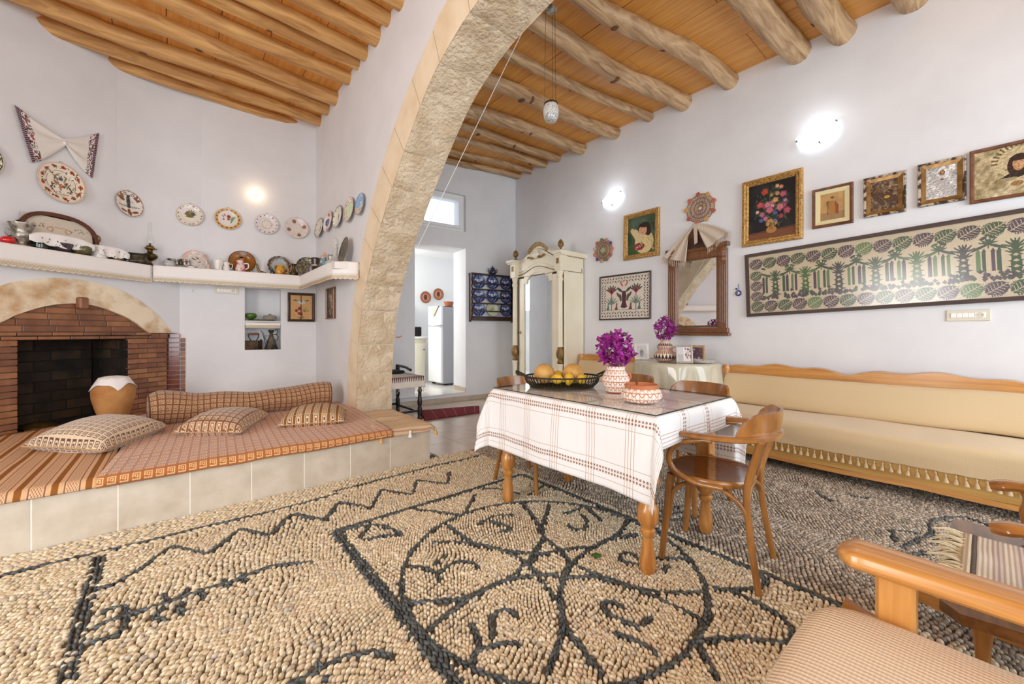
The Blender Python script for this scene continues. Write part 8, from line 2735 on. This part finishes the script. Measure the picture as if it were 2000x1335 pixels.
ash = thing('clay_ashtray', 'large clay ashtray with white relief pattern and notched rim beside the vase', 'ashtray', (1.99, 1.245, TT))
MB().lathe(catmull([(.07, 0), (.09, .006), (.108, .03), (.108, .052), (.095, .072), (.088, .078)], 4), 40).build('bowl', RELIEF, ash, 60)
b = MB()
th = np.linspace(0, 2 * pi, 97)
notch = np.zeros(97)
for q in (.9, 3.0, 5.1):
 notch = np.maximum(notch, (np.abs((th - q + pi) % (2 * pi) - pi) < .055) * 1.0)
rows = []
for r, z, kk in ((.090, .074, 0), (.091, .096, 1), (.084, .099, 1), (.080, .094, 1), (.082, .03, 0), (.05, .012, 0), (.002, .010, 0)):
 rows.append(np.c_[r * np.cos(th), r * np.sin(th), z - .018 * notch * kk])
b.grid(np.array(rows), flip=True).build('rim_and_well', TERRA, ash, 50)
MB().lathe([(.072, .001), (.074, .006), (.07, .008)], 30).build('foot_ring', TERRA, ash, 60)
# ------------------------------------------------------------------ near sofa with pine arm, at the bottom right
t = NT('ribbed_beige')
u, v, _ = t.uv()
rib = t.math('SINE', t.math('MULTIPLY', u, 2 * pi / .0125))
dsh = t.math('SINE', t.math('MULTIPLY', v, 2 * pi / .008))
mk_ = t.ramp(t.math('ADD', t.math('MULTIPLY', rib, .5), t.math('MULTIPLY', t.math('MULTIPLY', dsh, .12), t.math('GREATER_THAN', rib, .0))), [(.0, rgb(226, 204, 174)), (.25, rgb(238, 222, 196)), (.6, rgb(248, 238, 218))])
t.base(mk_)
t.b.inputs['Roughness'].default_value = .9
t.bump(t.math('ADD', rib, t.math('MULTIPLY', dsh, .25)), .35, .0025)
RIB = t.m
sf = thing('pine_sofa', 'pine sofa with a broad rounded armrest in the near right corner', 'sofa', (.55, -.15, 0))
sx0, sx1 = -.88, .86
for x, lb in ((sx1, None), (sx0, None)):
 P = catmull([(x, .415, .602), (x, .33, .603), (x, .15, .603), (x, -.1, .602), (x, -.45, .598)], 6)
 k = len(P)
 wv = np.full((k, 2), (.022, .062))
 f = np.linspace(0, 1, k)
 wv[:, 1] = .062 - .012 * np.clip(f * 1.4, 0, 1)
 end = np.array([(.008, .028), (.016, .047), (.020, .057), (.022, .061)])
 wv[:4] = end
 sec = [(1, -.80), (1, .80), (.86, .92), (.55, 1), (-.6, 1), (-1, .84), (-1, -.84), (-.6, -1), (.55, -1), (.86, -.92)]
 MB().tube(P, wv, 10, up=(0, 0, 1), sect=sec).build('armrest', PINE_Y, sf, 40)
 for y in (.30, -.42):
  MB().box((x, y, .29), (.062, .075, .58), .008).build('post', PINE, sf)
 MB().box((x, -.06, .24), (.03, .66, .10), .004).build('side_rail', PINE_Y, sf)
MB().box((-.01, .30, .25), (1.68, .03, .11), .004).build('front_rail', PINE, sf)
MB().box((-.01, -.42, .25), (1.68, .03, .11), .004).build('rear_rail', PINE, sf)
MB().box((-.01, -.46, .78), (1.74, .03, .12), .01).build('back_rail', PINE, sf)
for x in (-.88, .86):
 MB().box((x, -.46, .70), (.06, .04, .3), .006).build('back_post', PINE, sf)
for k in range(8):
 MB().box((-.72 + k * .2, -.06, .345), (.07, .72, .018), .003).build('slat', PINE_Y, sf)
def seat_pad(x0, x1, label):
 n = 26
 a = np.linspace(-1, 1, n)
 A, B = np.meshgrid(a, a, indexing='ij')
 cx, cy, hx, hy = (x0 + x1) / 2, -.035, (x1 - x0) / 2, .355
 X = cx + hx * np.sign(A) * np.abs(A) ** .8
 Y = cy + hy * np.sign(B) * np.abs(B) ** .8
 # rounded plan corners
 e = np.clip((np.abs(A) + np.abs(B) - 1.55) / .45, 0, 1)
 X -= np.sign(A) * e * .035
 Y -= np.sign(B) * e * .035
 h = (np.clip(1 - A ** 8, 0, 1) * np.clip(1 - B ** 8, 0, 1)) ** .4
 zt_ = .425 + .062 * h + .012 * (1 - A ** 2) * (1 - B ** 2)
 zb = .425 - .050 * h
 root = thing('seat_cushion', label, 'cushion', (.55, -.15, 0))
 UV = np.stack([X, Y], -1)
 MB().grid(np.stack([X, Y + .15 - .0, zt_], -1) - np.array([0, .0, 0]), UV).grid(np.stack([X, Y + .15, zb], -1), UV, flip=True).build('cover', RIB, root, 180)
 return root
seat_pad(-.03, .845, 'ribbed beige seat cushion beside the rounded armrest of the near sofa')
seat_pad(-.855, -.04, 'ribbed beige seat cushion on the far half of the near sofa, outside the frame')
# ------------------------------------------------------------------ rocking chair with a woven rag blanket at the right edge
RK = M('varnished_oak', rgb(186, 126, 62), .24, col2=rgb(146, 92, 42), vs=4, stretch=(6, 1, 6), coat=.5)
RKT = M('varnished_oak_turned', rgb(190, 128, 62), .24, col2=rgb(150, 94, 42), vs=4, stretch=(6, 6, 1), coat=.5)
rc_ = thing('rocking_chair', 'varnished rocking chair with turned posts and paddle arms at the right edge', 'chair', (2.23, -.25, 0))
so = [(-.495, .30), (-.445, .345), (.33, .35), (.38, .32), (.34, -.22), (-.40, -.22)]
MB().prism(so, .355, .387).build('seat', M('seat_walnut', rgb(128, 84, 44), .3, col2=rgb(84, 50, 24), vs=5, stretch=(1, 6, 6), coat=.4), rc_)
for sg in (-1, 1):
 x = sg * .275 + .01
 MB().tube(catmull([(x, .245, .585), (x, .16, .60), (x, -.04, .60), (x, -.2, .595), (x, -.32, .59)], 5), [(.016, .024), (.02, .036), (.022, .042), (.022, .044)] + [(.02, .036)] * 17, 10, up=(0, 0, 1), sect=[(cos(q) if abs(cos(q)) < .8 else math.copysign(.85, cos(q)), sin(q)) for q in np.linspace(0, 2 * pi, 12, endpoint=False)]).build('paddle_arm', RK, rc_, 50)
 MB().lathe(catmull([(.014, .40), (.020, .42), (.013, .44), (.020, .48), (.022, .51), (.013, .55), (.019, .575), (.016, .585)], 4), 16, T(x, .15, 0)).build('arm_post', RKT, rc_, 60)
 for y in (.26, -.18):
  MB().lathe(catmull([(.013, .06), (.014, .10), (.017, .13), (.020, .18), (.026, .23), (.027, .26), (.018, .31), (.014, .33), (.02, .35), (.017, .372)], 4), 16, T(x * .78, y, 0)).build('leg', RKT, rc_, 60)
 yy = np.linspace(.62, -.75, 24)
 MB().tube(np.c_[np.full(24, x * .78), yy, .028 + .16 * ((yy - 0) / .8) ** 2], [(.026, .016)] * 24, 8, up=(0, 0, 1), sect=[(1, -1), (1, 1), (-1, 1), (-1, -1)]).build('rocker', RK, rc_, 40)
 MB().lathe(catmull([(.02, .41), (.026, .5), (.018, .6), (.026, .75), (.018, .9), (.022, 1.05), (0, 1.08)], 4), 14, T(sg * .27, -.20, 0, .16, 0, 0)).build('back_post', RKT, rc_, 60)
for y in (.26, -.18):
 MB().lathe(catmull([(.012, -.21), (.018, -.1), (.024, 0), (.018, .1), (.012, .21)], 4), 12, T(0, y, .17, 0, pi / 2, 0)).build('stretcher', RKT, rc_, 60)
for k in range(5):
 MB().tube([(-.18 + k * .09, -.20, .41), (-.18 + k * .09, -.30, .98)], .010, 8).build('back_spindle', RKT, rc_, 60)
MB().tube(catmull([(-.29, -.31, 1.02), (0, -.34, 1.04), (.29, -.31, 1.02)], 6), [(.05, .012)] * 13, 8, up=(0, 0, 1)).build('crest_rail', RK, rc_, 50)
t = NT('rag_weave')
u, v, _ = t.uv()
st = t.ramp(v, [(0, rgb(226, 214, 184)), (.04, rgb(58, 52, 46)), (.07, rgb(222, 210, 190)), (.14, rgb(206, 190, 176)), (.19, rgb(224, 212, 192)), (.25, rgb(204, 186, 176)), (.29, rgb(222, 212, 196)), (.34, rgb(58, 52, 46)), (.37, rgb(222, 212, 196)), (.40, rgb(176, 192, 214)), (.82, rgb(210, 204, 196)), (.9, rgb(60, 54, 48))], True)
t.base(t.mix(t.ramp(t.noise(t.coord('UV', (26, 70, 1)), 4), [(.4, 0.0), (.62, .45)]), st, rgb(176, 160, 146)))
t.b.inputs['Roughness'].default_value = .95
t.bump(t.math('SINE', t.math('MULTIPLY', v, 260.0)), .3, .004)
RAG = t.m
bl = thing('rag_blanket', 'striped rag blanket with a cream fringe lying on the rocking chair seat', 'blanket', (2.155, -.275, -.028))
S_, T_ = np.meshgrid(np.linspace(0, 1, 24), np.linspace(0, 1, 30), indexing='ij')
X = -.22 + .44 * S_
Y = .335 - .50 * T_
Z = .418 + .012 * (1 + vnoise(S_ * 4, T_ * 5, 6)) + .02 * np.exp(-((T_ - 0) / .06) ** 2) * 0
o = MB().grid(np.stack([X, Y, Z], -1), np.stack([S_, T_], -1)).build('weave', RAG, bl, 180)
o.modifiers.new('thick', 'SOLIDIFY').thickness = .008
FRC = M('cream_fringe', rgb(232, 222, 190), .95)
for k in range(44):
 x = -.215 + .43 * k / 43
 z0 = .432 + random.uniform(-.004, .004)
 p0 = np.array([x, .33, z0])
 e = np.array([x + random.uniform(-.025, .025), .38 + random.uniform(.01, .045), .415 + random.uniform(-.03, .02)])
 MB().tube(catmull([p0, (p0 + e) / 2 + [0, 0, .012], e], 3), [.004, .0038, .0035, .003, .0026, .002, .0012], 5).build('fringe_strand', FRC, bl, 60)
# ------------------------------------------------------------------ a green leaf dropped on the mosaic
lf = thing('fallen_leaf', 'small green leaf lying on the pebble mosaic near the table leg', 'leaf', (1.716, 1.343, .009), .7)
a = np.linspace(0, 1, 9)
w = .026 * np.sin(pi * a ** .8) ** .9
G = np.array([[(-.034 + .07 * q, wd_ * s_, .004 * abs(s_) + .004 * sin(q * 5)) for s_ in (-1, -.5, 0, .5, 1)] for q, wd_ in zip(a, w)])
MB().grid(G).build('blade', M('fresh_leaf', rgb(92, 138, 56), .45, col2=rgb(70, 110, 40), vs=40), lf, 180)
MB().tube([(.036, 0, .004), (.058, .004, .003)], .0015, 5).build('stalk', STEMG, lf)
